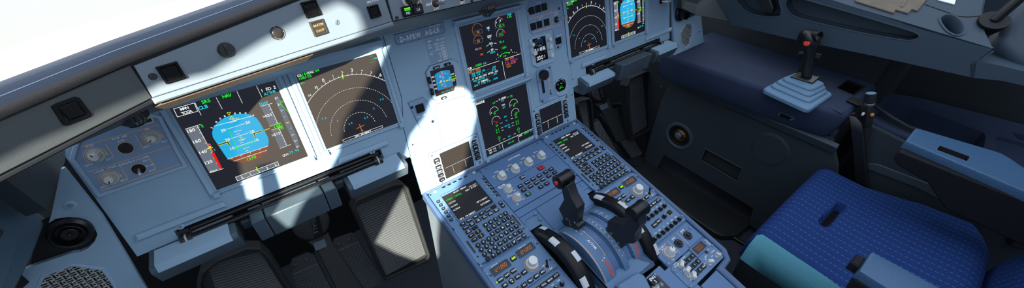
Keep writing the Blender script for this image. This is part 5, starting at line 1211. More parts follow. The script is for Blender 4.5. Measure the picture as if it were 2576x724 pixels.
# centre control panel (EFIS)
Z6 = zz(E_, 960, 0, 4)
t = Thing('navigation_control_panel', 'blue glareshield panel with lit green FD key and white toggle labels, top edge of view', 'control panel', E_, (.1, .03))
b = t.mb('glare_shaded'); b.prism([(.002, .0005), (.564, .0005), (.564, .083), (.002, .083)], -.008, .001, 'glare_shaded', .0008); t.part('face_plate', b)
def keyz(a, c, txt, lit):
    u, v = Z6(a, c); b = t.mb('black_key'); b.ring(crrect(u, v, .019, .0175, .002), crrect(u, v, .0165, .015, .0015), .0, .0055, 'black_gloss', .0008); b.prism(crrect(u, v, .016, .0145, .0015), .001, .0062, 'black_key', .0008)
    b.text(txt, u, v - (.0028 if lit else .0), .0042, 'paint_white', .0065)
    if lit:
        for k in range(3): b.flat(crect(u, v + .0052 - .0017 * k, .011, .0013), .0065, 'e_lime' if k == 0 else 'e_green')
    t.part('push_key', b)
keyz(250, 113, 'FD', True); keyz(356, 92, 'LS', False)
b = t.mb(); b.poly([Z6(388, 0), Z6(417, 122)], .0015, 'paint_orange', .0014); b.poly([Z6(388, 0), Z6(372, -70)], .0015, 'paint_orange', .0014)
for s, a, c in (('ADF', 475, 43), ('VOR', 600, 12), ('OFF', 549, 84), ('OFF', 809, 25)): u, v = Z6(a, c); b.text(s, u, v, .0043, 'paint_white', .0014)
for a, c in ((540, 32), (800, -32)): u, v = Z6(a, c); b.ring(circle(u, v, .0088, 24), circle(u, v, .0078, 24), .001, .0016, 'paint_orange')
t.part('markings', b, recalc=False)
for a, c, d in ((540, 32, (.0085, -.001)), (800, -32, (-.002, .004))):
    u, v = Z6(a, c); b = t.mb('screw_dark'); b.lathe(u, v, [(.0072, .001), (.0072, .003), (.005, .005)], 20, 'screw_dark'); t.part('toggle_collar', b)
    b = t.mb('metal'); b.tube([(u, v, .003), (u + d[0] * .5, v + d[1] * .5, .012), (u + d[0], v + d[1], .022)], [.0022, .0028, .0036], 12, 'screw_metal'); t.part('toggle', b)
for a, c in ((150, 178), (905, 9)): b = t.mb(); screw(b, *Z6(a, c), .0032, .001, 'screw_dark'); t.part('screw', b)
fluted(t, 'knob', *Z6(285, -18), .0165, .018, 'black_plastic', ang=.4)
# ---------------------------------------------------------------- ribbed lamps under the glareshield
def lamp(px, y, label, R=.02):
    c = aty(px[0], px[1], y); t = Thing('glareshield_lamp', label, 'lamp', W, (c.x, c.y, c.z + .012)); b = t.mb('black_plastic')
    b.lathe(c.x, c.y, [(R * .55, c.z - .012), (R, c.z - .004), (R, c.z + .004), (R * .8, c.z + .012)], 44, 'black_plastic', flute=1, fd=.07, smooth=False); t.part('ribbed_body', b)
    b = t.mb('black_gloss'); b.lathe(c.x, c.y, [(R * .5, c.z - .014), (R * .5, c.z - .011)], 20, 'black_gloss'); t.part('lens_ring', b)
lamp((329, 288), -.12, 'ribbed brown-black lamp under the left end of the glareshield', .018); lamp((1224, 22), -.035, 'ribbed black lamp under the middle of the glareshield', .019)
# ================================================================== LEFT SPEAKER PANEL + SIDE
def speaker_panel(fr, s, label):
    """s = -1 left, +1 right; coordinates measured outwards from the instrument panel edge"""
    t = Thing('speaker_panel', label, 'speaker panel', fr, (s * .1, .1))
    X = lambda x: s * x
    if s < 0:
        Zq = zz(fr, 0, 543, 4)
        o = [fr.px(*p) for p in ((153, 424), (163, 424), (250, 543), (350, 722), (440, 880), (-60, 900), (43, 724), (75, 660), (122, 560))]
        o = [(-.232, -.19), (.012, -.19), (.0185, .0), (.0185, .2), (.022, .255), (.017, .262), (-.008, .175), (-.06, .12), (-.232, .03)]
        hole = [Zq(*p) for p in ((490, 70), (560, 30), (700, 10), (860, 45), (945, 110), (985, 190), (950, 270), (870, 335), (800, 362), (720, 374), (300, 515), (120, 560), (200, 330), (440, 200))]
    b = t.mb('panel_paint')
    return t
zz3 = zz(SPK, 0, 543, 4); zz2 = zz(SPK, 0, 362, 4)
t = Thing('speaker_panel', 'left corner panel with big black air outlet and basket-weave speaker grille at the lower left', 'speaker panel', SPK, zz3(700, 400))
o = [zz2(*p) for p in ((612, 255), (640, 245), (1000, 724))] + [zz3(*p) for p in ((1280, 440), (1480, 780), (1700, 1180), (60, 1200), (170, 724), (305, 520), (490, 70), (505, 0))] + [zz2(*p) for p in ((520, 700),)]
o = [zz2(612, 255), zz2(645, 245), zz2(1030, 724), zz3(1300, 440), zz3(1480, 740), zz3(1700, 1100), zz3(20, 1160), zz3(170, 724), zz3(297, 522)]
cut = [zz3(*p) for p in ((330, 505), (720, 374), (800, 364), (880, 330), (950, 262), (982, 185), (945, 105), (880, 50), (700, 8), (560, 28), (490, 72))]
b = t.mb('panel_paint')
octo = [zz3(*p) for p in ((435, 602), (720, 495), (1030, 537), (1155, 700), (1150, 900), (1050, 1040), (500, 1000), (360, 770))]
pan = [zz2(612, 255), zz2(645, 245), zz2(1030, 724), zz3(1300, 440), zz3(1480, 740), zz3(1700, 1100), zz3(-240, 1160), zz3(-60, 724), zz3(240, 540)] + cut + [zz2(520, 700)]
b.holed(pan, [octo], -.008, 0, 'panel_paint'); t.part('face_plate', b)
b = t.mb(); q = octo if area2(octo) > 0 else octo[::-1]; b.ring(inset(q, -.003), inset(q, .002), -.004, .001, 'panel_paint_light', .001); t.part('grille_rim', b)
def grille(t, poly, sc):
    b = t.mb('tape_grey'); b.flat(poly, -.0035, 'knob_grey')
    us = [p[0] for p in poly]; vs = [p[1] for p in poly]
    def inside(u, v):
        r = False; n = len(poly)
        for i in range(n):
            a, c = poly[i], poly[i - 1]
            if (a[1] > v) != (c[1] > v) and u < (c[0] - a[0]) * (v - a[1]) / (c[1] - a[1]) + a[0]: r = not r
        return r
    rot = -.0
    n = int((max(us) - min(us)) / sc) + 2
    for i in range(-1, n):
        for j in range(-1, int((max(vs) - min(vs)) / sc) + 2):
            u = min(us) + i * sc; v = min(vs) + j * sc
            bars = [(.25, .28, .42, .13), (.25, .5 + .22, .42, .13)] if (i + j) % 2 == 0 else [(.5, .5, .16, .86)]
            if (i + j) % 2 == 0: bars = [(.5, .26, .92, .30), (.5, .74, .92, .30)]
            else: bars = [(.32, .5, .34, .92), (.76, .5, .3, .4)]
            for bu, bv, w, h in bars:
                q = crect(u + bu * sc, v + bv * sc, w * sc, h * sc)
                if all(inside(*p) for p in q): b.flat(q, -.0030, 'gap_black')
    t.part('speaker_grille', b, recalc=False)
grille(t, octo, .0082)
u, v = zz2(712, 612); b = t.mb(); b.lathe(u, v, [(.0078, 0), (.0078, .0012), (.0042, .003)], 24, 'panel_paint_light'); b.lathe(u, v, [(.0034, .003), (.003, .0042)], 14, 'screw_metal'); t.part('screw', b)
b = t.mb('gap_black'); b.flat([zz3(*p, -.0085) for p in ((300, 560), (1000, 360), (1040, 60), (600, -40), (380, 60))], -.0085, 'gap_black'); t.part('outlet_recess', b)
vt = Thing('air_outlet', 'large round black swivel air outlet at the lower left', 'air outlet', SPK, zz3(680, 170))
u, v = zz3(712, 160, .0); R0 = .68
b = vt.mb('black_plastic'); b.lathe(u, v, [(0.02448, -0.00408), (0.02550, 0.00000), (0.02516, 0.00544), (0.02108, 0.00918)], 48, 'black_plastic', cap=False); b.lathe(u, v, [(0.02108, 0.00918), (0.01632, 0.00816), (0.01598, 0.00408), (0.00068, 0.00340)], 48, 'black_gloss', cap=False); vt.part('housing', b)
u2, v2 = u - .0, v - .0; b = vt.mb('black_metal')
for r0, r1, h0, h1 in ((.0178, .0167, .0068, .0133), (.0117, .0109, .0041, .0119)):
    b.lathe(u2, v2, [(r0, h0), (r0, h1), (r1, h1 + .0005), (r1, h0)], 44, 'black_metal', cap=False)
b.lathe(u2, v2, [(0.01102, 0.00816), (0.00952, 0.00952), (0.00272, 0.00986)], 40, 'black_gloss'); vt.part('nozzle', b)
b = vt.mb('black_gloss'); b.lathe(u2 + .001, v2 + .001, [(0.00272, 0.00986), (0.00238, 0.01292), (0.00136, 0.01394)], 16, 'screw_dark'); vt.part('centre_knob', b)
# dark side lining and ledge left of the speaker panel
lt = Thing('side_lining', 'dark worn lining panel under the left end of the glareshield', 'wall panel', W, (-.86, -.05, .8))
def onx(x, pts): return [atx(p[0], p[1], x) for p in pts]
def slab(mb, pts, d, m):
    n = len(pts); vs = [tuple(p) for p in pts] + [tuple(p + d) for p in pts]
    mb.add(vs, [list(range(n)), [n + i for i in range(n)][::-1]] + [[i, (i + 1) % n, n + (i + 1) % n, n + i] for i in range(n)], m)
b = lt.mb('wall_dark'); slab(b, onx(-.805, [(0, 440), (14, 438), (165, 362), (164, 405), (154, 430), (118, 527), (95, 512)]), Vector((-.02, 0, 0)), 'lining_dark'); lt.part('panel', b)
lg = Thing('window_ledge', 'dark blue side ledge in the lower left corner of the view', 'ledge', W, (-.95, -.1, .75))
b = lg.mb('ledge_lit_copy'); slab(b, onx(-.845, [(-120, 405), (0, 474), (10, 476), (112, 543), (120, 553), (81, 650), (43, 724), (0, 850), (-120, 850)]), Vector((-.2, 0, 0)), 'ledge_lit_copy'); lg.part('body', b, bevel=.004)
b = lg.mb('ledge_lit_copy'); slab(b, onx(-.842, [(-60, 600), (30, 600), (52, 606), (40, 645), (12, 724), (-30, 800), (-60, 800)]), Vector((-.02, 0, 0)), 'ledge_lit_copy'); lg.part('inset_panel', b, bevel=.002)
b = lg.mb('black_plastic'); slab(b, onx(-.836, [(-20, 574), (6, 574), (13, 582), (4, 598), (-20, 604)]), Vector((-.02, 0, 0)), 'black_plastic'); lg.part('clip', b, bevel=.002)
b = lt.mb('gap_black'); slab(b, onx(-.90, [(-200, 380), (60, 420), (180, 430), (150, 640), (40, 740), (-200, 740)]), Vector((-.02, 0, 0)), 'gap_black'); lt.part('gap_shade', b)  # black sheet standing in for the shade inside the gap
# ================================================================== FOOT RESTS AND PEDALS
def px_line(pl, pr_, x):
    """profile point on the plane x, right end taken at the same depth"""
    p = atx(pl[0], pl[1], x); q = aty(pr_[0], pr_[1], p.y); return p, q.x
def profile_thing(name, label, cat, group=None): pass
def footrest(x0, x1, pr, body, label):
    t = Thing('footrest', label, 'footrest', W, ((x0 + x1) / 2, pr[1][0], pr[1][1]), 'ridged footrests')
    a, c = min(x0, x1), max(x0, x1)
    b = t.mb('panel_paint'); b.extr(body, a, c, 'rest_paint'); t.part('body', b, bevel=.003)
    b = t.mb('panel_paint'); g = .010
    n = Vector((0, pr[0][0] - pr[1][0], pr[0][1] - pr[1][1])); k = 15
    up = Vector((0, -n.z, n.y)).normalized()
    if up.z < 0: up = -up
    pts = []
    for i in range(k * 2 + 1):
        f = i / (k * 2); y = pr[0][0] + (pr[1][0] - pr[0][0]) * f; z = pr[0][1] + (pr[1][1] - pr[0][1]) * f; h = .0022 + (.0012 if i % 2 else 0); pts.append((y + up.y * h, z + up.z * h))
    pts.append((pr[2][0] - .0015, pr[2][1])); pts.append((pr[2][0] + .004, pr[2][1])); pts.append((pr[1][0] + .004, pr[1][1] - .003)); pts.append((pr[0][0], pr[0][1] - .003))
    b.extr(pts, a + g, c - g, 'panel_paint'); t.part('ridged_plate', b)
    b = t.mb('gap_black'); b.box(((a + c) / 2 - .012, pr[0][0] + .018, pr[2][1] - .034), ((a + c) / 2 + .012, .482, pr[2][1] - .018), 'gap_black'); t.part('support_bar', b)
fr_l = [(378.8, 636.7), (387.2, 672.1), (393.9, 685.6), (409, 709)]; fr_r = [(574.9, 557.5), (584.4, 587.9), (589.4, 598), (612, 617)]
prL = [(0, .6755), (-.041, .677), (-.046, .667), (-.05, .654)]; xr = -.649
fr_l2 = [(871, 440), (886, 470), (889, 478), (880, 500)]; fr_r2 = [(1000, 384), (1017, 412), (1018, 419), (1022, 437)]
prI = [(.003, .669), (-.035, .6625), (-.038, .655), (-.04, .643)]; xr2 = -.306
def bodyof(pr): return [(pr[0][0] + .02, pr[0][1] + .0005), (pr[0][0], pr[0][1]), (pr[1][0], pr[1][1]), (pr[2][0], pr[2][1]), (pr[2][0] + .012, pr[2][1] - .034), (pr[0][0] + .02, pr[2][1] - .04)]
footrest(-.773, xr + .007, prL, bodyof(prL), 'outermost left footrest with blue ridged top')
footrest(.773, -xr - .007, prL, bodyof(prL), 'outermost right footrest under the right-hand flight display')
footrest(-.437, xr2 + .007, prI, bodyof(prI), 'footrest left of the centre panel, tip in sunlight')
footrest(.437, -xr2 - .007, prI, bodyof(prI), 'footrest just right of the centre panel')
cl = [(658, 523), (670.5, 545.7), (692.8, 592.4)]; cr_ = [(802, 462), (812.6, 482.8), (835, 529.5)]
prC = [(-.002, .6775), (-.042, .683), (-.036, .625)]; xc = -.4845
def table(s, label):
    t = Thing('table_housing', label, 'table', W, (s * -.53, prC[1][0], prC[1][1]), 'table housings')
    body = [(prC[0][0] + .015, prC[0][1] + .0), (prC[0][0], prC[0][1]), (prC[1][0], prC[1][1]), (prC[2][0], prC[2][1]), (prC[2][0] + .012, prC[2][1] - .004), (prC[0][0] + .02, prC[2][1] + .0)]
    for x0, x1, nm in ((-.592, xc, 'cover'), (-.6165, -.5935, 'end_cap'), (xc + .0015, xc + .026, 'end_cap')):
        b = t.mb('rest_paint'); a, c = sorted((s * x0, s * x1)); b.extr(body, a, c, 'rest_paint'); t.part(nm, b, bevel=.0025)
    for x0, x1 in ((-.636, -.617), (xc + .027, xc + .047)):
        b = t.mb('lining_dark'); a, c = sorted((s * x0, s * x1)); b.extr([(.02, .66), (prC[1][0] + .03, .67), (prC[2][0] + .03, prC[2][1] + .02), (.03, prC[2][1])], a, c, 'lining_edge')
        t.part('bracket', b, bevel=.004)
    b = t.mb('gap_black'); b.box((s * -.54 - .012, .012, .632), (s * -.54 + .012, .482, .648), 'gap_black'); t.part('support_bar', b)
table(1, 'sunlit folded table housing between the two left footrests'); table(-1, 'shaded folded table housing between the two right footrests')
def ridged(mb, TL, TR, BR, BL, n, h, m):
    TL, TR, BR, BL = [Vector(p) for p in (TL, TR, BR, BL)]; vs = []
    for i in range(2 * n + 1):
        f = i / (2 * n); a = TL.lerp(BL, f); c = TR.lerp(BR, f); z = h + (.0026 if i % 2 else 0); vs += [(a.x, a.y, z), (c.x, c.y, z)]
    mb.add(vs, [[2 * i, 2 * i + 1, 2 * i + 3, 2 * i + 2] for i in range(2 * n)], m)
PD = Fr((-.35, .11, .33), (1, 0, 0), (0, .28, .96))
def pedal(fr, quad, rim, label, n=34, group='rudder pedals'):
    q = [fr.px(*p) for p in quad]; r = [fr.px(*p) for p in rim]; c = (sum(p[0] for p in q) / 4, sum(p[1] for p in q) / 4)
    t = Thing('rudder_pedal', label, 'pedal', fr, c, group)
    b = t.mb('dark_rubber'); b.prism(r, -.03, -.002, 'dark_rubber', .002); t.part('body', b)
    ro = r if area2(r) > 0 else r[::-1]; b = t.mb('dark_rubber'); b.ring(ro, inset(ro, .009), -.004, .012, 'dark_rubber', .003); t.part('rim', b)
    b = t.mb('pedal_ridge'); ridged(b, *q, n, -.0015, 'pedal_ridge'); t.part('ridged_pad', b, recalc=False)
    b = t.mb('dark_rubber'); w0 = fr.O + fr.U * c[0] + fr.V * c[1] - fr.N * .03; w1 = Vector((w0.x, w0.y + .16, .0)); b.tube([fr.loc(w0), fr.loc(w0 + Vector((0, .10, -.05))), fr.loc(w1)], .014, 10, 'dark_rubber'); t.part('pedal_arm', b)
    return t
pedal(PD, [(893, 522), (1012, 471), (1071, 640), (967, 697)], [(884, 522), (893, 500), (920, 488), (990, 459), (1012, 458), (1025, 470), (1080, 640), (1073, 655), (966, 702)], 'large ridged rudder pedal half in sunlight beside the pedestal')
pedal(PD, [(522, 668), (655, 634), (760, 800), (590, 870)], [(495, 715), (505, 680), (545, 648), (620, 618), (655, 618), (680, 640), (790, 810), (580, 900)], 'large ridged rudder pedal cut by the bottom edge, under the outermost left footrest')
pedal(PD, [(1583, 203), (1616, 188), (1627, 318), (1589, 342)], [(1572, 215), (1580, 196), (1622, 177), (1632, 182), (1636, 320), (1628, 330), (1586, 350)], 'ridged rudder pedal in shadow on the far right of the right foot well', 30)
pedal(PD, [(1452, 262), (1474, 252), (1484, 330), (1470, 340)], [(1446, 262), (1452, 252), (1478, 245), (1486, 255), (1492, 330), (1472, 350)], 'narrow visible rudder pedal just behind the pedestal edge', 24)
HP = Fr((-.42, .12, .2), (1, 0, 0), (0, .62, .78))
def heel(quad, top, label, n=30, scr=()):
    q = [HP.px(*p) for p in quad]; tp = [HP.px(*p) for p in top]; c = (sum(p[0] for p in q) / 4, sum(p[1] for p in q) / 4)
    t = Thing('heel_plate', label, 'pedal', HP, c, 'heel plates')
    o = tp + [q[2], q[3]]; b = t.mb('dark_rubber'); b.prism([(p[0], p[1]) for p in o], -.03, -.003, 'dark_rubber', .002); t.part('body', b)
    b = t.mb('pedal_ridge'); ridged(b, *q, n, -.002, 'pedal_ridge'); t.part('ridged_pad', b, recalc=False)
    for p in scr: b = t.mb(); screw(b, *HP.px(*p), .0055, -.003, 'screw_dark'); t.part('screw', b)
heel([(735, 690), (800, 662), (850, 760), (770, 790)], [(728, 668), (735, 652), (775, 634), (792, 640), (802, 662)], 'ridged heel plate left of the pedal adjuster', 30, [(742, 668), (771, 654)])
heel([(840, 634), (902, 607), (968, 712), (880, 745)], [(832, 612), (842, 600), (885, 586), (898, 592), (905, 606)], 'ridged heel plate right of the pedal adjuster', 34, [(852, 615), (880, 602)])
heel([(1520, 296), (1551, 281), (1617, 387), (1590, 398)], [(1512, 290), (1516, 278), (1540, 270), (1555, 275), (1558, 282)], 'long ridged heel plate in the dark right foot well', 36)
heel([(1489, 313), (1507, 304), (1570, 410), (1550, 420)], [(1486, 306), (1505, 297), (1510, 303)], 'half-hidden ridged heel plate against the pedestal edge', 30)
def adjuster(px0, sc, label):
    f = lambda a, c: HP.px(px0[0] + a * sc, px0[1] + c * sc, .012)
    t = Thing('pedal_adjuster', label, 'crank', HP, f(0, 0), 'pedal adjusters')
    u, v = f(0, 0); b = t.mb('dark_rubber'); b.lathe(u, v, [(.05 * (sc ** .5), -.02), (.05 * (sc ** .5), .008), (.044 * (sc ** .5), .012)], 36, 'dark_rubber'); t.part('hub', b)
    b = t.mb('black_gloss'); q = [f(-10, -40), f(12, -48), f(32, 32), (f(12, 40))]; b.prism(q, .012, .018, 'black_matte', .001); t.part('handle_plate', b)
    b = t.mb(); d = Vector(f(12, 32)) - Vector(f(-4, -40)); rot = math.atan2(d.y, d.x)
    c = f(8, 2); b.text('PEDALS', c[0], c[1], .011 * sc, 'lining_edge', .0185, rot=rot); t.part('lettering', b, recalc=False)
    b = t.mb('dark_rubber'); q = [f(-10, 48), f(45, 25), f(55, 50), f(140, 175), f(80, 200), f(15, 70)]; b.prism(q, -.02, .006, 'dark_rubber', .003); t.part('column', b)
    b = t.mb('screw_dark'); q = [f(5, 52), f(35, 40), f(42, 60), f(12, 72)]; b.prism(q, .005, .009, 'rest_paint', .001); t.part('square_pad', b)
adjuster((782, 560), 1.0, 'pedal adjustment crank lettered PEDALS between the heel plates'); adjuster((1507, 233), .62, 'dark pedal adjustment crank in the right foot well')
# ================================================================== RIGHT SIDE
zz8 = zz(SPR, 1600, 0, 4)
t = Thing('speaker_panel', 'right corner panel with small octagonal speaker grille', 'speaker panel', SPR, zz8(520, 350))
pan = [zz8(*p) for p in ((372, -260), (650, -260), (655, 155), (682, 432), (405, 560), (380, 555))]
octo = [zz8(*p) for p in ((505, 240), (538, 232), (566, 270), (562, 365), (535, 455), (492, 478), (455, 420), (450, 330))]
b = t.mb('panel_paint'); b.holed(pan, [octo], -.008, 0, 'panel_paint'); t.part('face_plate', b)
q = octo if area2(octo) > 0 else octo[::-1]; b = t.mb(); b.ring(inset(q, -.005), inset(q, .001), -.004, .0015, 'panel_paint_light', .001); t.part('grille_rim', b)
grille(t, octo, .0082)
for a, c in ((627, 316), (417, 14)): u, v = zz8(a, c); b = t.mb(); b.lathe(u, v, [(.0078, 0), (.0078, .0012), (.0042, .003)], 20, 'panel_paint_light'); b.lathe(u, v, [(.0034, .003), (.003, .0042)], 12, 'screw_dark'); t.part('screw', b)
b = t.mb('gap_black'); b.flat([zz8(*p) for p in ((405, 150), (420, 70), (500, 40), (600, 40), (650, 100), (600, 150), (450, 210))], .0006, 'gap_black'); t.part('outlet_recess', b)
vt = Thing('air_outlet', 'round black air outlet above the right speaker grille', 'air outlet', SPR, zz8(445, 125))
u, v = zz8(438, 128); b = vt.mb('black_plastic'); b.lathe(u, v, [(.030, -.004), (.0305, .0), (.030, .006), (.0275, .0105)], 44, 'black_plastic', cap=False); b.lathe(u, v, [(.0275, .0105), (.0215, .010), (.021, .004), (.001, .003)], 44, 'black_gloss', cap=False); vt.part('housing', b)
b = vt.mb('black_metal')
for r0, r1, h0, h1 in ((.0212, .0198, .008, .030), (.0142, .013, .004, .027)): b.lathe(u, v, [(r0, h0), (r0, h1), (r1, h1 + .0008), (r1, h0)], 40, 'black_metal', cap=False)
b.lathe(u, v, [(.0132, .018), (.0115, .0195), (.004, .02)], 36, 'black_gloss'); vt.part('nozzle', b)
# dark trim panel above it
rl = Thing('side_lining', 'dark grey lining panel at the right end of the instrument panel', 'wall panel', W, (1.0, -.1, .85))
b = rl.mb('lining_dark'); slab(b, [aty(1712, -60, -.03), aty(1715, 20, -.035), aty(1750, 37, -.04), atx(1836, 54, .975), atx(1800, -5, .975), atx(1760, -60, .975)], Vector((.01, .02, -.006)), 'glare_dark'); rl.part('panel', b)
# foot-well side panel
sp = Thing('footwell_side_panel', 'dark side panel with round outlet, oval cover and slot beside the right foot well', 'wall panel', SD_, SD_.px(1830, 400))
Z = zz(SD_, 1620, 250, 2.335)
o = [(SD_.px(1690, 200)[0], .512), (.572, .512)] + [SD_.px(*p) for p in ((2105, 420), (2090, 700), (1885, 565), (1894, 523), (1671, 389), (1648, 432), (1612, 425), (1640, 330), (1663, 255))]
slot = [Z(*p) for p in ((362, 292), (575, 406), (545, 478), (337, 355))]
toe = [Z(*p) for p in ((120, 325), (640, 635), (612, 700), (130, 420))]
u0, v0 = Z(205, 215)
b = sp.mb('lining_dark'); b.holed(o, [slot, circle(u0, v0, .047, 32)], -.02, 0, 'lining_dark', 'gap_black'); sp.part('panel', b)
b = sp.mb('wall_dark'); b.prism([(-.46, .0), (.02, .0), (.02, .51), (-.46, .51)], -.07, -.05, 'wall_dark'); sp.part('forward_panel', b)
b = sp.mb('wall_dark'); b.flat(inset(slot if area2(slot) > 0 else slot[::-1], -.004), -.016, 'wall_dark'); sp.part('slot_back', b)
q = slot if area2(slot) > 0 else slot[::-1]; b = sp.mb(); b.ring(inset(q, -.0035), q, -.002, .002, 'lining_edge', .0008); sp.part('slot_rim', b)
b = sp.mb('lining_edge'); b.lathe(u0, v0, [(.064, 0), (.062, .004), (.054, .005), (.048, .001)], 40, 'lining_edge', cap=False); b.lathe(u0, v0, [(.048, .001), (.044, -.018), (.002, -.018)], 40, 'gap_black', cap=False); sp.part('outlet_flange', b)
b = sp.mb('copper'); b.lathe(u0, v0, [(.0245, -.017), (.0245, -.004), (.0225, -.002), (.0215, -.017)], 30, 'copper', cap=False); sp.part('orange_ring', b, label='copper coloured ring')
b = sp.mb(); b.lathe(u0 - .004, v0, [(.0155, -.017), (.0155, .0), (.013, .004), (.006, .006)], 26, 'screw_metal'); sp.part('plug', b)
uc, vc = Z(740, 293); e = [Z(622, 280), Z(860, 300), Z(740, 188), Z(740, 398)]
ru = abs(e[1][0] - e[0][0]) / 2; rv = abs(e[3][1] - e[2][1]) / 2
ov = circle(uc, vc, ru * .97, 40, rv * .92); b = sp.mb(); b.prism(ov, 0, .006, 'lining_dark', .004); b.ring(circle(uc, vc, ru * 1.02, 40, rv * .97), circle(uc, vc, ru * .975, 40, rv * .925), 0, .003, 'lining_edge', .001); sp.part('oval_cover', b)
b = sp.mb(); b.lathe(*SD_.px(1663, 220), [(.006, 0), (.004, .003)], 12, 'screw_dark'); sp.part('screw', b)
# ---------------------------------------------------------------- side-stick console
zt = .61
cs = Thing('side_console', 'dark navy leather side console carrying the side stick', 'console', W, (1.0, -.3, zt))
nl0 = atz(1700, 146, zt); nl1 = atz(2131, 291, zt); rr_ = atz(2208, 207, zt); wx = 1.16
near = [(.79, -.015), (.79, -.055), (.835, -.47), (nl1.x, nl1.y + .012), (nl1.x + .016, nl1.y), (1.14, -.575), (1.16, -.562), (wx, .03), (.80, .03)]
hole = [tuple(atz(p[0], p[1], zt)[:2]) for p in ((2106, 222), (2134, 203), (2172, 217), (2145, 239))]
b = cs.mb('console_leather')
inb = inset(near if area2(near) > 0 else near[::-1], .012)
b.holed(inb, [hole], zt - .006, zt, 'console_leather', 'gap_black')
nn = near if area2(near) > 0 else near[::-1]; n = len(nn)
lv = [inb, inset(nn, .004), nn]; zs = [zt, zt - .004, zt - .014]
vs = [(p[0], p[1], z) for l, z in zip(lv, zs) for p in l] + [(p[0] + .004, p[1] + (.012 if p[1] < -.5 else 0), zt - .085) for p in nn] + [(p[0] + .012, p[1] + (.02 if p[1] < -.5 else 0), zt - .10) for p in nn]
b.add(vs, [[l * n + i, l * n + (i + 1) % n, (l + 1) * n + (i + 1) % n, (l + 1) * n + i] for l in range(4) for i in range(n)], 'console_leather', True); cs.part('leather_body', b, ang=50)
b = cs.mb('gap_black'); hx = [p[0] for p in hole]; hy = [p[1] for p in hole]; b.box((min(hx) - .01, min(hy) - .01, zt - .075), (max(hx) + .01, max(hy) + .01, zt - .07), 'gap_black'); cs.part('recess_floor', b)
hq = hole if area2(hole) > 0 else hole[::-1]; b = cs.mb('black_plastic'); b.ring(inset(hq, -.005), hq, zt - .004, zt + .002, 'black_plastic', .001); cs.part('recess_rim', b)
b = cs.mb('lining_edge'); b.extr([(p, q) for p, q in ((.845, zt - .105), (.865, zt - .1), (.875, zt - .135), (.86, zt - .138))], -.60, -.0, 'lining_edge', axis=1) ; cs.part('lower_trim', b, bevel=.003)
b = cs.mb('wall_dark'); b.box((.875, -.575, .02), (1.16, -.565, .53), 'wall_dark'); cs.part('rear_panel', b)
q = [tuple(atz(p[0], p[1], zt)[:2]) for p in ((2080, 268), (2092, 262), (2128, 278), (2118, 286))]; b = cs.mb('console_leather'); b.prism(q, zt - .002, zt + .0012, 'console_leather', .0008); cs.part('pressed_patch', b)
# diamond latch on the leather edge
SK = Fr((.842, -.4, .56), (0, -1, 0), (0, 0, 1)); 
t = Thing('latch_plate', 'small diamond-shaped dark latch plate on the console edge', 'latch', SK, SK.px(1979, 291))
q = [SK.px(*p) for p in ((1960, 282), (1968, 279), (1996, 291), (2000, 298), (1994, 300), (1966, 292))]; b = t.mb('black_gloss'); q = q if area2(q) > 0 else q[::-1]; b.prism(inset(q, -.001), 0, .013, 'lining_edge', .001); b.prism(inset(q, .0015), .0128, .0136, 'black_gloss', .0004); t.part('plate', b)
for p in ((1965, 284), (1994, 297)): b = t.mb(); b.lathe(*SK.px(*p), [(.0028, .0135), (.002, .0145)], 12, 'screw_metal'); t.part('screw', b)
# ---------------------------------------------------------------- side stick
c0 = atz(1917, 224, zt); c1 = atz(2035, 278, zt); c2 = atz(2098, 236, zt); c3 = c0 + c2 - c1
ss = Thing('side_stick', 'black side stick with red button standing on a stepped blue boot', 'control stick', W, tuple((c0 + c2) / 2))
ctr = (c0 + c2) / 2; ux = (c1 - c0); uy = (c2 - c1)
hw, hl = abs(uy.x) / 2 + abs(ux.x) / 2, 0
tiers = [(c0, c1, c2, zt, zt + .014), None, None, None]
px_t = [((1917, 224), (2035, 278), (2098, 236)), ((1936, 214), (2037, 257), (2087, 228)), ((1950, 204), (2037, 241.5), (2083, 219)), ((1965, 197), (2042, 227), (2079, 210))]
top_c = None
for i, tri in enumerate(px_t):
    z0 = zt + i * .0078
    a, c, d = [atz(p[0], p[1], z0 + .0095) for p in tri]; e = a + d - c
    pts = [Vector((p.x, p.y)) for p in (a, c, d, e)]
    rp = []
    for k in range(4):
        p0, p1, p2 = pts[k - 1], pts[k], pts[(k + 1) % 4]; d0 = (p0 - p1).normalized() * .018; d2 = (p2 - p1).normalized() * .018
        for tt in (0, .25, .5, .75, 1): rp.append(tuple((p1 + d0) * (1 - tt) ** 2 + p1 * 2 * tt * (1 - tt) + (p1 + d2) * tt ** 2))
    b = ss.mb('ledge_paint'); b.prism(rp, z0 - .002, z0 + .011, 'ledge_paint', .0035); ss.part('boot_fold', b)
    top_c = ((a + d) / 2, z0 + .011)
zt2 = top_c[1]
f = lambda a, c: (1880 + a / 2.897, 50 + c / 2.897)
q = [tuple(atz(*f(*p), zt2 + .006)[:2]) for p in ((318, 408), (480, 457), (532, 416), (375, 376))]; q = q if area2(q) > 0 else q[::-1]
b = ss.mb('black_plastic'); b.prism(q, zt2 - .002, zt2 + .006, 'black_plastic', .002); ss.part('base_plate', b)
bc = Vector((sum(p[0] for p in q) / 4, sum(p[1] for p in q) / 4, zt2 + .006))
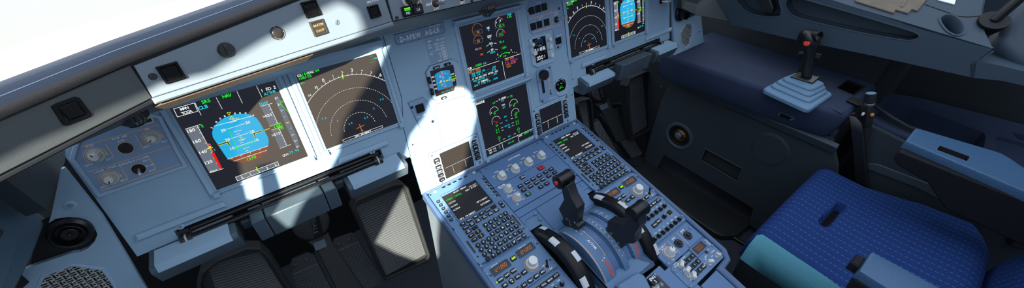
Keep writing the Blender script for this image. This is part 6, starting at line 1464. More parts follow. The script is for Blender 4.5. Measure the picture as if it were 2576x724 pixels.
# spine of the grip in the vertical plane facing the camera
vd = Vector((ray(2030, 130).x, ray(2030, 130).y, 0)).normalized(); rt = Vector((vd.y, -vd.x, 0))
def sp_pt(a, c): return hit(*f(a, c), bc, vd)
sc = (sp_pt(500, 200) - sp_pt(400, 200)).length / 100
secs = [((430, 408), 46, .8), ((433, 370), 42, .85), ((440, 320), 42, .85), ((450, 265), 44, .9), ((455, 225), 52, 1.0), ((458, 195), 62, 1.05), ((462, 165), 72, 1.1), ((465, 135), 76, 1.1), ((466, 110), 74, 1.05), ((464, 92), 64, .95), ((460, 80), 46, .8), ((456, 74), 20, .6)]
rings_ = []
for (a, c), w, dp in secs:
    p = sp_pt(a, c); r = w * sc
    rings_.append([p + rt * (r * math.cos(2 * PI * k / 28)) + vd * (r * dp * math.sin(2 * PI * k / 28)) for k in range(28)])
b = ss.mb('stick_black'); b.loft(rings_, 'stick_black'); ss.part('grip', b, ang=60)
fwd = -vd; nrm_ = (fwd * .86 + Vector((0, 0, .35)) - rt * .38).normalized()
pc = sp_pt(462, 168); pb = pc + nrm_ * (68 * sc)
pb = hit(*f(437, 172), pb, nrm_)
b = ss.mb('red_button'); b.lathe(0, 0, [(.009, -.012), (.0088, .006), (.0065, .008)], 20, 'red_button', ax=(pb, nrm_)); ss.part('takeover_button', b, label='red thumb button')
n2 = (fwd * .55 + rt * .80 + Vector((0, 0, .22))).normalized(); pb = sp_pt(467, 125) + n2 * (70 * sc); pb = hit(*f(519, 122), pb, n2)
b = ss.mb('black_gloss'); b.lathe(0, 0, [(.0165, -.02), (.0165, .001), (.0150, .003), (.0125, .0025), (.011, -.003), (.002, -.004)], 28, 'black_gloss', ax=(pb, n2)); ss.part('talk_switch', b)
b = ss.mb('black_plastic'); b.tube([sp_pt(402, 100) + vd * .012, sp_pt(386, 135) + vd * .014, sp_pt(366, 170) + vd * .014, sp_pt(345, 180) + vd * .014], [.009, .010, .007, .004], 12, 'stick_black'); ss.part('trigger', b)
t = Thing('microphone_jack', 'small dark fitting on the console behind the side stick', 'fitting', W, tuple(sp_pt(345, 290) + vd * .12))
b = t.mb('black_plastic'); b.tube([sp_pt(348, 292) + vd * .06, sp_pt(420, 300) + vd * .07, sp_pt(500, 330) + vd * .07], [.007, .009, .012], 14, 'gap_black'); pm = sp_pt(420, 300) + vd * .07; b.tube([pm, Vector((pm.x, pm.y, zt - .002))], .006, 10, 'gap_black'); t.part('body', b)
# ---------------------------------------------------------------- torch and holder
yt = -.60
zf4 = lambda a, c: (2040 + a / 2.897, 180 + c / 2.897)
tc = atz(2160, 260, .585); vdt = Vector((ray(2185, 290).x, ray(2185, 290).y, 0)).normalized()
def tp(a, c): return hit(*zf4(a, c), Vector((.925, -.62, .6)), vdt)
sct = (tp(500, 200) - tp(400, 200)).length / 100
t = Thing('flashlight', 'black torch with orange button held upright in a bracket', 'torch', W, tuple(tp(400, 520)))
ax0 = tp(394, 500); ax1 = tp(438, 158); A = (ax1 - ax0); L = A.length; A.normalize(); S = sct
b = t.mb('black_plastic'); b.lathe(0, 0, [(24 * S, 0), (27 * S, .01), (33 * S, L * .25), (36 * S, L * .33)], 28, 'dark_rubber', ax=(ax0, A)); t.part('tail', b)
b = t.mb('black_plastic'); b.lathe(0, 0, [(38 * S, L * .3), (40 * S, L * .36), (40 * S, L * .74), (37 * S, L * .77)], 8, 'black_plastic', ax=(ax0, A), smooth=False); t.part('body', b, bevel=.001)
b = t.mb('screw_dark'); b.lathe(0, 0, [(37 * S, L * .765), (41 * S, L * .775), (41 * S, L * .80), (38 * S, L * .815)], 32, 'screw_metal', ax=(ax0, A)); t.part('collar', b)
b = t.mb('dark_rubber'); b.lathe(0, 0, [(38 * S, L * .80), (44 * S, L * .83), (45 * S, L * 1.0), (40 * S, L * 1.005)], 40, 'dark_rubber', ax=(ax0, A), flute=1, fd=.03, smooth=False, cap=False); t.part('head', b)
b = t.mb('ledge_paint'); b.lathe(0, 0, [(43 * S, L * .98), (43 * S, L * 1.0), (36 * S, L * 1.008)], 32, 'ledge_paint', ax=(ax0, A)); t.part('lens', b)
dn = (-vdt).normalized(); rtt = Vector((vdt.y, -vdt.x, 0))
b = t.mb('amber_lens'); pb = tp(454, 307); b.lathe(0, 0, [(16 * S, .5 * 40 * S), (16 * S, 40 * S), (12 * S, 43 * S)], 8, 'amber_lens', ax=(pb - rtt * (10 * S), (dn + rtt * .25).normalized())); t.part('push_button', b, label='orange push button')
hd = Thing('torch_bracket', 'black bracket on the console edge holding the torch', 'bracket', W, tuple(tp(300, 210)))
b = hd.mb('black_gloss'); zb = zt + .002
q = [tuple(atz(*zf4(*p), zb + .004)[:2]) for p in ((262, 210), (298, 182), (385, 215), (385, 245), (350, 248))]; b.prism(q, zb - .002, zb + .006, 'black_gloss', .002); hd.part('plate', b)
b = hd.mb('black_gloss'); pts = [tp(385, 235) + dn * .01, tp(388, 262) + dn * .012, tp(386, 300) + dn * .012, tp(372, 360) + dn * .01, tp(366, 410) + dn * .008]
b.loft([[p - rtt * .009, p + rtt * .009, p + rtt * .009 + vdt * .006, p - rtt * .009 + vdt * .006] for p in pts], 'black_gloss', smooth=False); hd.part('arm', b, bevel=.0012)
b = hd.mb('knob_grey'); pb = tp(400, 290); b.lathe(0, 0, [(.0045, .018), (.0045, .03), (.003, .031)], 4, 'knob_grey', ax=(pb - rtt * .002, dn), smooth=False); hd.part('clip', b, label='small pale clip')
t = Thing('console_strap', 'black curved strap running down the rear end of the side console', 'strap', W, tuple(tp(330, 330)))
b = t.mb('black_plastic'); pts = [tp(268, 322) + dn * .01, tp(300, 305) + dn * .012, tp(335, 350) + dn * .02, tp(345, 420) + dn * .02, tp(356, 540) + dn * .02, tp(368, 680) + dn * .02, tp(375, 800) + dn * .02]
wd = [.004, .012, .0165, .0165, .016, .016, .016]
b.loft([[p - rtt * w - vdt * .0, p + rtt * w, p + rtt * w + vdt * .03, p - rtt * w + vdt * .03] for p, w in zip(pts, wd)], 'black_plastic', smooth=False); t.part('band', b, bevel=.003)
# ---------------------------------------------------------------- rear shelf with tray
zs = .53
sh = Thing('storage_shelf', 'dark navy rear shelf with moulded trays behind the side console', 'shelf', W, (1.1, -.8, zs))
def zq(pts, z): return [tuple(atz(p[0], p[1], z)[:2]) for p in pts]
outer = zq(((2186, 285), (2215, 240), (2230, 231), (2330, 250), (2700, 345), (2900, 480), (2560, 500), (2292, 362)), zs)
tray = zq(((2200, 290), (2225, 262), (2238, 256), (2300, 268), (2475, 333), (2480, 345), (2470, 400), (2300, 340)), zs)
tray2 = zq(((2505, 345), (2515, 343), (2700, 395), (2700, 470), (2510, 420)), zs)
tray3 = zq(((2545, 332), (2600, 345), (2640, 362), (2560, 350)), zs)
b = sh.mb('console_leather'); b.holed(outer, [tray, tray2, tray3], zs - .09, zs, 'console_leather', 'console_leather'); sh.part('rim', b)
b = sh.mb('lining_dark'); b.flat(inset(tray if area2(tray) > 0 else tray[::-1], -.01), zs - .06, 'lining_dark'); b.flat(tray2, zs - .012, 'console_leather'); b.flat(tray3, zs - .05, 'gap_black'); sh.part('tray_floor', b)
b = sh.mb('lining_edge'); 
rail = [atz(2183, 300, zs + .012), atz(2215, 318, zs + .012), atz(2260, 338, zs + .01), atz(2300, 352, zs + .008), atz(2400, 400, zs + .008)]
b.tube(rail, .014, 12, 'console_leather'); sh.part('soft_rail', b)
rail2 = [atz(2195, 262, zs + .004), atz(2215, 275, zs + .004), atz(2245, 295, zs + .0), atz(2285, 318, zs - .01), atz(2330, 335, zs - .02)]
b = sh.mb(); b.tube(rail2, .005, 8, 'lining_edge'); sh.part('divider', b)
b = sh.mb('lining_dark'); xs = .945
slab(b, onx(xs, [(2155, 300), (2300, 372), (2420, 430), (2800, 640), (2800, 900), (2155, 700)]), Vector((.02, 0, 0)), 'lining_dark'); sh.part('side_panel', b)
b = sh.mb('lining_edge'); slab(b, onx(xs - .004, [(2172, 412), (2205, 412), (2378, 478), (2360, 500), (2300, 470), (2180, 425)]), Vector((.006, 0, 0)), 'lining_edge'); sh.part('pocket_edge', b, bevel=.002)
# ---------------------------------------------------------------- window ledge on the right
LX = .97
lg = Thing('window_ledge', 'long blue-grey window ledge with cup holder along the right side', 'ledge', W, (1.2, -.4, .86))
zl = lambda a, c: (1650 + a / 1.7235, c / 1.7235)
face = onx(LX, [(1798, -14), (1841, 62), (2000, 100), (2200, 141), (2450, 196), (2458, 152), (2497, 123), (2470, 117), (2400, 98), (2300, 69), (2200, 34), (2100, 2), (2050, -14), (1950, -50), (1850, -90)])
f2 = [(p.y, p.z) for p in face]
pock = [(q.y, q.z) for q in onx(LX, [zl(*p) for p in ((640, 0), (800, 45), (1000, 105), (1125, 143), (1142, 158), (1120, 172), (1080, 174), (900, 143), (700, 98), (600, 72), (575, 50), (560, 20), (580, -20))])]
pock2 = [(q.y, q.z) for q in onx(LX, [zl(*p) for p in ((345, 0), (400, 60), (520, 75), (545, 60), (530, 0), (520, -60), (330, -60))])]
LF = Fr((LX, 0, 0), (0, -1, 0), (0, 0, 1))
pock = chaikin(pock); pock2 = chaikin(pock2, 1)
b = MB(lg.o)
tmp = MB((0, 0, 0)); tmp.holed([(-p[0], p[1]) for p in f2], [[(-p[0], p[1]) for p in pock], [(-p[0], p[1]) for p in pock2]], -.02, 0, 'side_ledge')
b.add([tuple(LF.M @ Vector(v)) for v in tmp.v], tmp.f, 'side_ledge'); lg.part('side_face', b)
def lf(polys, h, m):
    bb = MB((0, 0, 0)); [bb.flat([(-p[0], p[1]) for p in q], h, m) for q in polys]; r = MB(lg.o); r.add([tuple(LF.M @ Vector(v)) for v in bb.v], bb.f, m); return r
def grow(q, d): q = q if area2(q) > 0 else q[::-1]; return inset(q, -d)
lg.part('pocket_back', lf([grow(pock, .006), grow(pock2, .006)], -.045, 'side_ledge'))
for q in (pock, pock2):
    bb = MB((0, 0, 0)); qq = [(-p[0], p[1]) for p in q]; qq = qq if area2(qq) > 0 else qq[::-1]; bb.ring(inset(qq, -.004), inset(qq, .0), -.045, .0008, 'side_ledge', .0006); r = MB(lg.o); r.add([tuple(LF.M @ Vector(v)) for v in bb.v], bb.f, 'side_ledge'); lg.part('pocket_rim', r)
# upper surface, sloping up from the top edge towards the window
LP0 = Vector((LX, -.384, .874)); lu = Vector((0, -1, -.078)).normalized(); lv = Vector((math.cos(math.radians(32)), 0, math.sin(math.radians(32)))); lv = (lv - lu * lu.dot(lv)).normalized()
LT = Fr(LP0, lu, lv)
nose = [(2498, 122), (2488, 102), (2478, 82), (2471, 64), (2468, 45), (2470, 20), (2480, -30)]
topo = [LT.px(*p) for p in nose] + [(.30, .5), (-.5, .5)] + [(LT.loc(face[i])[0], 0) for i in (14, 13, 12, 11, 10, 9, 8, 7)]
topo[0] = (LT.loc(face[6])[0], 0)
e_out = [LT.px(*p) for p in ((2366, 43), (2377, 38), (2391, 38), (2404, 43), (2416, 53), (2424, 65), (2427, 77), (2422, 86), (2411, 90), (2398, 88), (2385, 81), (2374, 70), (2366, 58), (2363, 49))]
e_out = e_out if area2(e_out) > 0 else e_out[::-1]
ltm = lambda bb, m: [q.add([tuple(LT.M @ Vector(v)) for v in bb.v], bb.f, m, any(bb.fs)) for q in [MB(lg.o)]][0]
bb = MB((0, 0, 0)); bb.holed(topo, [inset(e_out, .002)], -.012, 0, 'side_ledge'); lg.part('top', ltm(bb, 'side_ledge'))
bb = MB((0, 0, 0)); L_ = [(-.003, -.001), (-.0025, .003), (.001, .0035), (.003, .001), (.006, -.03), (.012, -.06)]
rg_ = [[(p[0], p[1], h) for p in inset(e_out, d)] for d, h in L_]; bb.loft(rg_, 'side_ledge', cap=False); bb.add(rg_[-1], [list(range(len(e_out)))], 'side_ledge'); lg.part('cup_holder', ltm(bb, 'side_ledge'))
nosew = [LT.M @ Vector((p[0], p[1], 0)) for p in topo[:7]]
b = lg.mb('side_ledge'); b.loft([nosew, [p + Vector((-.002, -.006, -.006)) for p in nosew], [p + Vector((.0, .006, -.032)) for p in nosew]], 'side_ledge', close=False, cap=False); lg.part('nose', b)
b = lg.mb('side_ledge'); lo = [atx(2440, 156, LX), atx(2458, 152, LX), atx(2520, 166, LX), atx(2600, 186, LX), atx(2800, 235, LX)]; lb = [atx(2440, 194, LX), atx(2450, 196, LX), atx(2520, 203, LX), atx(2600, 221, LX), atx(2800, 270, LX)]
b.loft([lb, lo, [p + Vector((.35, .0, .02)) for p in lo]], 'side_ledge', close=False, cap=False, smooth=False); lg.part('aft_ledge', b)
b = lg.mb('side_ledge'); bq = [(2507, 108), (2512, 82), (2530, 50), (2552, 18), (2580, -30), (2760, -60), (2760, 230), (2640, 200), (2560, 158), (2525, 132)]
BF = Fr(atx(2520, 110, 1.02), lu, (lv + Vector((-.2, 0, .3))).normalized() - lu * 0); q = [BF.px(*p) for p in bq]; q = q if area2(q) > 0 else q[::-1]
bb = MB((0, 0, 0)); bb.loft([[(p[0], p[1], h) for p in inset(q, d)] for d, h in ((0, -.05), (0, -.03), (.004, -.012), (.02, .0))], 'side_ledge'); r = MB(lg.o); r.add([tuple(BF.M @ Vector(v)) for v in bb.v], bb.f, 'side_ledge', True); lg.part('bulge', r, ang=50)
b = lg.mb('gap_black'); b.tube([LT.M @ Vector((*LT.px(*p), .0004)) for p in ((2325, 11), (2380, 30), (2410, 41), (2435, 43), (2468, 40))], .0011, 6, 'gap_black'); lg.part('panel_seam', b)
t = Thing('ledge_clip', 'black strap hanging over the right window ledge recess', 'strap', W, tuple(atx(1930, 15, LX)))
b = t.mb('black_plastic'); slab(b, onx(LX - .004, [zl(*p) for p in ((435, -40), (480, -40), (508, 35), (500, 60), (455, 52), (458, 40))]), Vector((.03, 0, 0)), 'black_plastic'); t.part('strap', b, bevel=.003)
zc = lambda a, c: (2100 + a / 4.023, c / 4.023)
t = Thing('leather_folder', 'brown leather folder lying on the right window ledge', 'folder', LT, LT.px(2240, 10))
q = [LT.px(*zc(*p), .004) for p in ((205, -90), (210, 15), (600, 135), (617, 100), (745, 137), (782, 95), (838, 112), (985, -70))]; b = t.mb('brown_leather'); b.prism(q, .0005, .005, 'folder_leather', .0015); t.part('cover', b)
q = [LT.px(*zc(*p), .006) for p in ((655, 62), (715, -20), (745, -10), (690, 75))]; b = t.mb('brown_leather'); b.prism(q, .004, .0066, 'folder_leather', .0008); t.part('strap', b)
t = Thing('paper_sheet', 'white paper tab at the top right, on the window ledge', 'paper', LT, LT.px(2385, 2))
q = [LT.px(*zc(*p), .003) for p in ((1020, -40), (1050, 2), (1212, 44), (1240, -40))]; b = t.mb('paint_white'); b.prism(q, .0005, .0035, 'paint_white', .0006); t.part('sheet', b)
t = Thing('grab_handle', 'black tube with round flange in the top right corner', 'handle', LT, LT.px(2502, 50))
u, v = LT.px(2503, 50, .01); fR = .029
b = t.mb('black_metal'); b.lathe(u, v, [(fR * .6, -.03), (fR * .95, -.004), (fR, .006), (fR * .97, .010), (fR * .6, .011)], 40, 'black_gloss'); t.part('flange', b)
fc = LT.M @ Vector((u, v, .008)); h1 = hit(*zc(1880, -20), fc + Vector((.0, .03, .10)), vd)
b = t.mb('black_metal'); f_l = LT.loc; b.tube([f_l(fc), f_l(fc + (h1 - fc) * .5), f_l(h1), f_l(h1 + (h1 - fc) * 1.5)], fR * .36, 24, 'black_metal'); t.part('tube', b)
# ---------------------------------------------------------------- first officer seat
zc_ = .45
st = Thing('pilot_seat', 'blue pinstriped pilot seat with teal side bolster on the right', 'seat', W, (.54, -.85, 0))
f0 = atz(1868, 640, zc_ - .02); f1 = atz(2068, 411, zc_); f2_ = atz(2328, 500, zc_); f3 = atz(2501, 574, zc_); f4 = atz(2535, 636, zc_); n0 = atz(1905, 590, zc_)
x0s, x1s = n0.x, f1.x + .012
yf, yb = f1.y + .005, f4.y + .01
def xr_at(t):
    """right-hand edge of the cushion, narrowing towards the back"""
    keys = [(0, x1s), (.3, x1s + .005), (.62, f2_.x + .012), (.85, f3.x + .012), (1, f4.x + .0)]
    for (a, xa), (c, xc_) in zip(keys, keys[1:]):
        if t <= c: return xa + (xc_ - xa) * (t - a) / (c - a)
    return keys[-1][1]
NX, NY = 72, 72; sl0 = atz(2070, 566, zc_ - .005); sl1 = atz(2113, 522, zc_ - .005)
def capd(x, y):
    p = Vector((x, y)); a = Vector((sl0.x, sl0.y)); c = Vector((sl1.x, sl1.y)); d = c - a; k = max(0, min(1, (p - a).dot(d) / d.dot(d))); return (p - a - d * k).length
vs = []; fs = []
for j in range(NY + 1):
    t_ = j / NY; y = yf + (yb - yf) * t_; xr_ = xr_at(t_)
    for i in range(NX + 1):
        s_ = i / NX; x = x0s + (xr_ - x0s) * s_
        ef = min(1, t_ / .09); eb = min(1, (1 - t_) / .14); el = min(1, s_ / .06); er = min(1, (1 - s_) / .07)
        dz = -.045 * (1 - math.sqrt(max(0, 1 - (1 - ef) ** 2))) - .05 * (1 - math.sqrt(max(0, 1 - (1 - eb) ** 2))) - .02 * (1 - math.sqrt(max(0, 1 - (1 - el) ** 2))) - .045 * (1 - math.sqrt(max(0, 1 - (1 - er) ** 2)))
        dz += .012 * math.sin(PI * s_) - .018 * math.sin(PI * t_) * .6
        yy_ = y + (.02 * (1 - ef) ** 2 if False else 0)
        d = capd(x, y); dz -= .035 * max(0, min(1, (.0115 - d) / .0055))
        vs.append((x, yy_, zc_ + dz))
for j in range(NY):
    for i in range(NX): a = j * (NX + 1) + i; fs.append([a, a + 1, a + NX + 2, a + NX + 1])
b = st.mb('seat_fabric'); b.add(vs, fs, 'seat_fabric', True)
# skirt
bord = [i for i in range(NX + 1)] + [j * (NX + 1) + NX for j in range(1, NY + 1)] + [NY * (NX + 1) + i for i in range(NX - 1, -1, -1)] + [j * (NX + 1) for j in range(NY - 1, 0, -1)]
sk = [vs[i] for i in bord]; n = len(sk); lo = [(p[0], p[1], zc_ - .095) for p in sk]
b.add(sk + lo, [[i, (i + 1) % n, n + (i + 1) % n, n + i] for i in range(n)] + [[n + i for i in range(n)]], 'seat_fabric', True); st.part('cushion', b, ang=60)
b = st.mb('gap_black'); a, c = Vector((sl0.x, sl0.y)), Vector((sl1.x, sl1.y)); d = (c - a).normalized(); nrm = Vector((-d.y, d.x)) * .0078
b.flat([tuple(a - d * .006 - nrm), tuple(c + d * .006 - nrm), tuple(c + d * .006 + nrm), tuple(a - d * .006 + nrm)], zc_ - .024, 'black_matte'); st.part('slot_floor', b)
# teal side bolster
tq = lambda z, *pts: [atz(p[0], p[1], z) for p in pts]
ptop = [atz(1903, 592, zc_ - .004), atz(1918, 589, zc_ + .002), atz(1985, 634, zc_ + .004), atz(2052, 678, zc_ + .006), atz(2117, 724, zc_ + .008), atz(2300, 860, zc_ + .01)]
pbot = [atz(1861, 650, zc_ - .075), atz(1880, 664, zc_ - .08), atz(1920, 692, zc_ - .085), atz(1970, 724, zc_ - .085), atz(2030, 765, zc_ - .085), atz(2180, 860, zc_ - .085)]
mid = [a.lerp(c, .45) + Vector((-.012, 0, .014)) for a, c in zip(ptop, pbot)]
b = st.mb('teal_fabric'); b.loft([[p + Vector((.02, -.0, -.02)) for p in ptop], ptop, mid, pbot, [p + Vector((.05, 0, -.01)) for p in pbot]], 'teal_fabric', close=False, cap=False); st.part('side_bolster', b, ang=80, label='teal side bolster')
b = st.mb('wall_dark'); fp = [Vector((p.x + .004, p.y, p.z)) for p in pbot]
b.loft([fp, [Vector((p.x + .02, p.y - (.0 if i else -.0), p.z - .1)) for i, p in enumerate(fp)]], 'wall_dark', close=False, cap=False); b.box((x0s + .04, yb, .2), (x1s - .03, yf - .01, zc_ - .09), 'wall_dark'); st.part('pan', b)
b = st.mb('wall_dark'); b.lathe(.54, -.9, [(.16, .0), (.14, .03), (.09, .05), (.09, .22)], 28, 'wall_dark'); st.part('pedestal_base', b)
# backrest, its front edge shows at the right
bkx0, bkx1 = f4.x - .62, f4.x + .01
bp = [atz(2535, 640, zc_ - .03), atz(2545, 600, zc_ + .04), atz(2576, 562, zc_ + .10)]
rg = []
for z, yo, w in ((.36, .012, 1.0), (.44, .004, 1.0), (.5, -.012, 1.0), (.6, -.035, 1.0), (.8, -.08, .98), (1.05, -.13, .92), (1.15, -.15, .8)):
    cy = f4.y - .0 + yo; xr0 = f4.x + .03; xl0 = x0s - .02; r = []
    cx = (xr0 + xl0) / 2; hw_ = (xr0 - xl0) / 2 * w
    for k in range(28):
        a = 2 * PI * k / 28; ca, sa = math.cos(a), math.sin(a); ex = .35
        r.append(Vector((cx + hw_ * math.copysign(abs(ca) ** ex, ca), cy - .065 + .062 * math.copysign(abs(sa) ** .6, sa), z)))
    rg.append(r)
b = st.mb('seat_fabric'); b.loft(rg, 'seat_fabric_back'); st.part('backrest', b, ang=60)
# armrests
def armrest(top, zt_, label, slot=None, tab=None):
    pts = [tuple(atz(p[0], p[1], zt_)[:2]) for p in top]; pts = pts if area2(pts) > 0 else pts[::-1]
    b = st.mb('black_plastic'); yy0 = max(p[1] for p in pts); x0_, x1_ = min(p[0] for p in pts), max(p[0] for p in pts); ymin = min(p[1] for p in pts)
    pr = [(yy0 - .004, zt_ - .02), (yy0 - .002, zt_ - .045), (yy0 - .02, zt_ - .058), (yy0 - .085, zt_ - .07), (yy0 - .14, zt_ - .115), (ymin - .02, zt_ - .12), (ymin - .02, zt_ - .02)]
    b.extr(pr, x0_ + .004, x0_ + .105 if x1_ - x0_ > .11 else x1_ - .004, 'arm_shell'); arm = st.part('armrest', b, bevel=.004, label=label)
    b = st.mb('arm_leather')
    if slot:
        sl = [tuple(atz(p[0], p[1], zt_)[:2]) for p in slot]; b.holed(inset(pts, .006), [sl], zt_ - .019, zt_, 'arm_leather', 'gap_black')
    else: b.flat(inset(pts, .006), zt_, 'arm_leather')
    n = len(pts); i0 = inset(pts, .006); i1 = inset(pts, .0015)
    vs = [(p[0], p[1], z) for l, z in ((i0, zt_), (i1, zt_ - .002), (pts, zt_ - .008), (pts, zt_ - .022)) for p in l]
    b.add(vs, [[l * n + i, l * n + (i + 1) % n, (l + 1) * n + (i + 1) % n, (l + 1) * n + i] for l in range(3) for i in range(n)], 'arm_leather', True); st.part('leather_pad', b, arm, ang=50)
    if slot:
        b = st.mb('black_plastic'); b.flat(sl, zt_ - .018, 'gap_black'); cx = [sum(p[k] for p in sl) / len(sl) for k in (0, 1)]; ys = [p[1] for p in sl]
        for k in (-.012, -.004, .004, .012): b.box((cx[0] + k - .0015, min(ys) + .004, zt_ - .0185), (cx[0] + k + .0015, max(ys) - .004, zt_ - .008), 'black_plastic')
        st.part('adjuster_slot', b, arm)
    if tab:
        b = st.mb('arm_shell'); b.prism([tuple(atz(*p, .645)[:2]) for p in tab], .625, .645, 'arm_shell', .003); st.part('release_tab', b, arm)
zz6 = lambda a, c: (2250 + a / 3.62, 280 + c / 3.62)
armrest([zz6(*p) for p in ((103, 268), (120, 240), (190, 152), (210, 146), (935, 360), (985, 378), (1060, 420), (1500, 720), (1500, 860))], .65, 'blue leather armrest with a slot', [zz6(*p) for p in ((390, 350), (395, 335), (415, 312), (683, 410), (680, 425), (660, 452))])
zz7 = lambda a, c: (2130 + a / 3.233, 500 + c / 3.233)
armrest([zz7(*p) for p in ((103, 580), (112, 560), (195, 432), (215, 425), (330, 485), (900, 790), (760, 1000), (330, 724))], .65, 'short-looking armrest over the cushion', None, [zz7(*p) for p in ((35, 510), (82, 445), (92, 443), (160, 478), (118, 555), (108, 553))])
t = Thing('seat_belt_fitting', 'dark metal seat fitting with a bolt at the right rear of the cushion', 'fitting', W, tuple(atz(2540, 545, .42)))
b = t.mb('black_metal'); b.tube([atz(2525, 523, .43), atz(2545, 545, .43), atz(2562, 570, .43)], .014, 14, 'black_metal'); t.part('tube', b)
b = t.mb('screw_dark'); q = atz(2524, 523, .435); b.lathe(q.x, q.y, [(.018, .42), (.018, .442), (.012, .446)], 8, 'screw_dark', smooth=False); t.part('bolt', b)
b = t.mb('black_plastic'); slab(b, [atz(2480, 500, .425), atz(2560, 500, .425), atz(2640, 620, .425), atz(2560, 600, .425)], Vector((0, 0, -.03)), 'black_plastic'); t.part('bracket', b, bevel=.003)
# ================================================================== ROOM, SKY, SUN
b = MB(); b.box((-1.3, -2.3, -.06), (1.5, .9, 0), 'carpet'); struct('floor', b)
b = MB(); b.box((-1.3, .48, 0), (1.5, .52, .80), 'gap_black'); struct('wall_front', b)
t = Thing('kick_plate', 'scuffed dark floor plate in the gap right of the pedestal', 'floor plate', W, tuple(atz(1760, 490, .03)))
q = [tuple(atz(p[0], p[1], .03)[:2]) for p in ((1560, 420), (1640, 405), (1893, 560), (1858, 590), (1820, 592), (1800, 585))]; b = t.mb('black_metal'); b.prism(q, 0, .03, 'scuffed', .004); t.part('plate', b)
for p in ((1860, 575), (1839, 583), (1706, 450), (1690, 500)): b = t.mb(); pp_ = atz(p[0], p[1], .03); screw(b, pp_.x, pp_.y, .009, .03, 'screw_dark'); t.part('screw', b)
b = MB(); b.tube([atz(1838, 592, .01), atz(1880, 617, .01), atz(1960, 665, .01)], .008, 10, 'black_metal'); solo(b.build('floor_rail'), 'thin dark rail on the speckled carpet by the seat', 'rail')
b = MB(); b.box((1.16, -.56, 0), (1.2, .6, .74), 'wall_dark'); b.box((1.2, -.60, 0), (1.46, -.56, .74), 'wall_dark'); b.box((1.46, -2.3, 0), (1.50, -.5, .80), 'wall_dark'); b.box((1.46, -2.3, .80), (1.50, -.5, 1.55), 'side_ledge'); struct('wall_right', b)
# unseen left wall, its openings shaped to cast the sunlit patches
XW = -1.08
sun_gap = [(-.76, 1.16), (-.77, 1.335), (-.80, 1.370), (-.825, 1.394), (-.85, 1.422), (-.88, 1.452), (-.905, 1.474), (-.98, 1.520), (-1.084, 1.612), (-1.21, 1.718), (-1.268, 1.764), (-1.310, 1.77), (-1.322, 1.745), (-1.276, 1.669), (-1.19, 1.562), (-1.12, 1.473), (-1.075, 1.375), (-1.0, 1.27), (-.95, 1.21), (-.905, 1.15), (-.875, 1.13), (-.862, 1.17), (-.858, 1.275), (-.828, 1.262), (-.815, 1.18)]
sun_gap2 = [(-1.015, .978), (-1.08, 1.065), (-1.141, 1.149), (-1.21, 1.24), (-1.29, 1.40), (-1.342, 1.504), (-1.41, 1.578), (-1.443, 1.632), (-1.473, 1.661), (-1.514, 1.691), (-1.566, 1.723), (-1.614, 1.741), (-1.649, 1.729), (-1.666, 1.694), (-1.620, 1.59), (-1.597, 1.521), (-1.570, 1.46), (-1.52, 1.39), (-1.45, 1.315), (-1.415, 1.20), (-1.40, 1.12), (-1.34, 1.02), (-1.28, .975), (-1.216, .942), (-1.104, .955)]
LW = Fr((XW, 0, 0), (0, -1, 0), (0, 0, 1))
outer = [(2.3, 0), (2.3, 2.3), (-.2, 2.3), (-.2, 1.25), (-.6, .80), (-.6, 0)]
tmp = MB(); tmp.holed(outer, [[(-y, z) for y, z in sun_gap], [(-y, z) for y, z in sun_gap2]], -.012, 0, 'lining_dark')
b = MB(); b.add([tuple(LW.M @ Vector(v)) for v in tmp.v], tmp.f, 'wall_bounce'); struct('wall_left_sun_mask', b)
b = MB(); b.box((-1.1, -2.32, 0), (1.5, -2.3, 2.45), 'wall_bounce'); struct('wall_back_sun_block', b)  # unseen rear wall, added to block sun from behind
# windshield glass
b = MB(); b.add([(-.95, -.10, 1.02), (-.75, .22, 1.0), (-.30, .42, 1.0), (.30, .42, 1.0), (.75, .22, 1.0), (.95, -.10, 1.02), (-.85, -.30, 1.75), (-.62, -.1, 1.78), (-.25, .02, 1.8), (.25, .02, 1.8), (.62, -.1, 1.78), (.85, -.30, 1.75)], [[i, i + 1, i + 7, i + 6] for i in range(5)], 'glass'); struct('window_1', b)

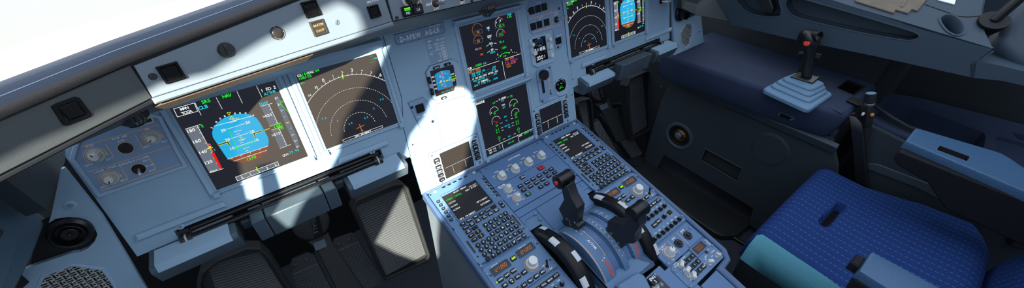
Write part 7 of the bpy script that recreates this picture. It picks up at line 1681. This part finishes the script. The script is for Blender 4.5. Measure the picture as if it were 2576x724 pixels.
# finer pieces hang from the part they belong to
def centre(o): return sum((v.co for v in o.data.vertices), Vector()) / max(1, len(o.data.vertices))
RULES = {'toggle_lever': 'toggle_boot', 'toggle': 'toggle_collar', 'inner_knob': 'outer_knob', 'disconnect_button': 'grip', 'takeover_button': 'grip', 'talk_switch': 'grip', 'trigger': 'grip', 'nozzle': 'housing', 'centre_knob': 'housing',
         'vent_grip': 'vent_body', 'button_slot': 'transfer_button', 'divider': 'round_button', 'orange_ring': 'outlet_flange', 'plug': 'outlet_flange', 'slot_rim': 'panel', 'recess_rim': 'leather_body', 'lens': 'head', 'stem': 'collar', 'grip_mark': 'rim', 'lens_ring': 'ribbed_body'}
base = lambda n: n.split('.')[0]
for r in [o for o in list(bpy.data.objects) if o.parent is None and o.type == 'EMPTY']:
    ch = list(r.children)
    for o in ch:
        k = RULES.get(base(o.name))
        if k:
            c = [p for p in ch if base(p.name) == k]
            if c: o.parent = min(c, key=lambda p: (centre(p) - centre(o)).length)
sun = bpy.data.lights.new('sun', 'SUN'); so = bpy.data.objects.new('sun', sun); COL.objects.link(so)
sun.energy = 23.0; sun.color = (1.0, .93, .77); sun.angle = math.radians(.6)
so.rotation_euler = Vector((.46, .77, -.46)).to_track_quat('-Z', 'Y').to_euler(); so.location = (-2, -3, 3)
w = bpy.data.worlds.new('sky'); SC.world = w; w.use_nodes = True; nt = w.node_tree
bg = nt.nodes['Background']; tc = nt.nodes.new('ShaderNodeTexCoord'); sep = nt.nodes.new('ShaderNodeSeparateXYZ'); rp = nt.nodes.new('ShaderNodeValToRGB'); mr = nt.nodes.new('ShaderNodeMapRange')
nt.links.new(tc.outputs['Generated'], sep.inputs[0]); mr.inputs['From Min'].default_value = -1; mr.inputs['From Max'].default_value = 1
nt.links.new(sep.outputs['Z'], mr.inputs['Value']); nt.links.new(mr.outputs['Result'], rp.inputs['Fac']); nt.links.new(rp.outputs['Color'], bg.inputs['Color'])
cr2 = rp.color_ramp; cr2.elements[0].position = 0.0; cr2.elements[0].color = (.10, .13, .17, 1); cr2.elements[1].position = 1.0; cr2.elements[1].color = (1.05, 1.2, 1.45, 1)
for p, c in ((.30, (.35, .45, .55, 1)), (.335, (.74, .79, .81, 1)), (.36, (.86, .86, .83, 1)), (.40, (.83, .86, .86, 1)), (.44, (.80, .86, .90, 1)), (.60, (1.5, 1.6, 1.76, 1)), (.75, (1.25, 1.38, 1.58, 1))):
    e = cr2.elements.new(p); e.color = c
bg.inputs['Strength'].default_value = 1.2
SC.view_settings.view_transform = 'Standard'; SC.view_settings.look = 'None'; SC.view_settings.gamma = 1.0; SC.view_settings.exposure = 0.0; SC.view_settings.use_curve_mapping = False
SC.display_settings.display_device = 'sRGB'
SC.cycles.use_denoising = True
SC.cycles.max_bounces = 6; SC.cycles.diffuse_bounces = 4; SC.cycles.glossy_bounces = 3; SC.cycles.transparent_max_bounces = 8; SC.cycles.sample_clamp_indirect = 6.0
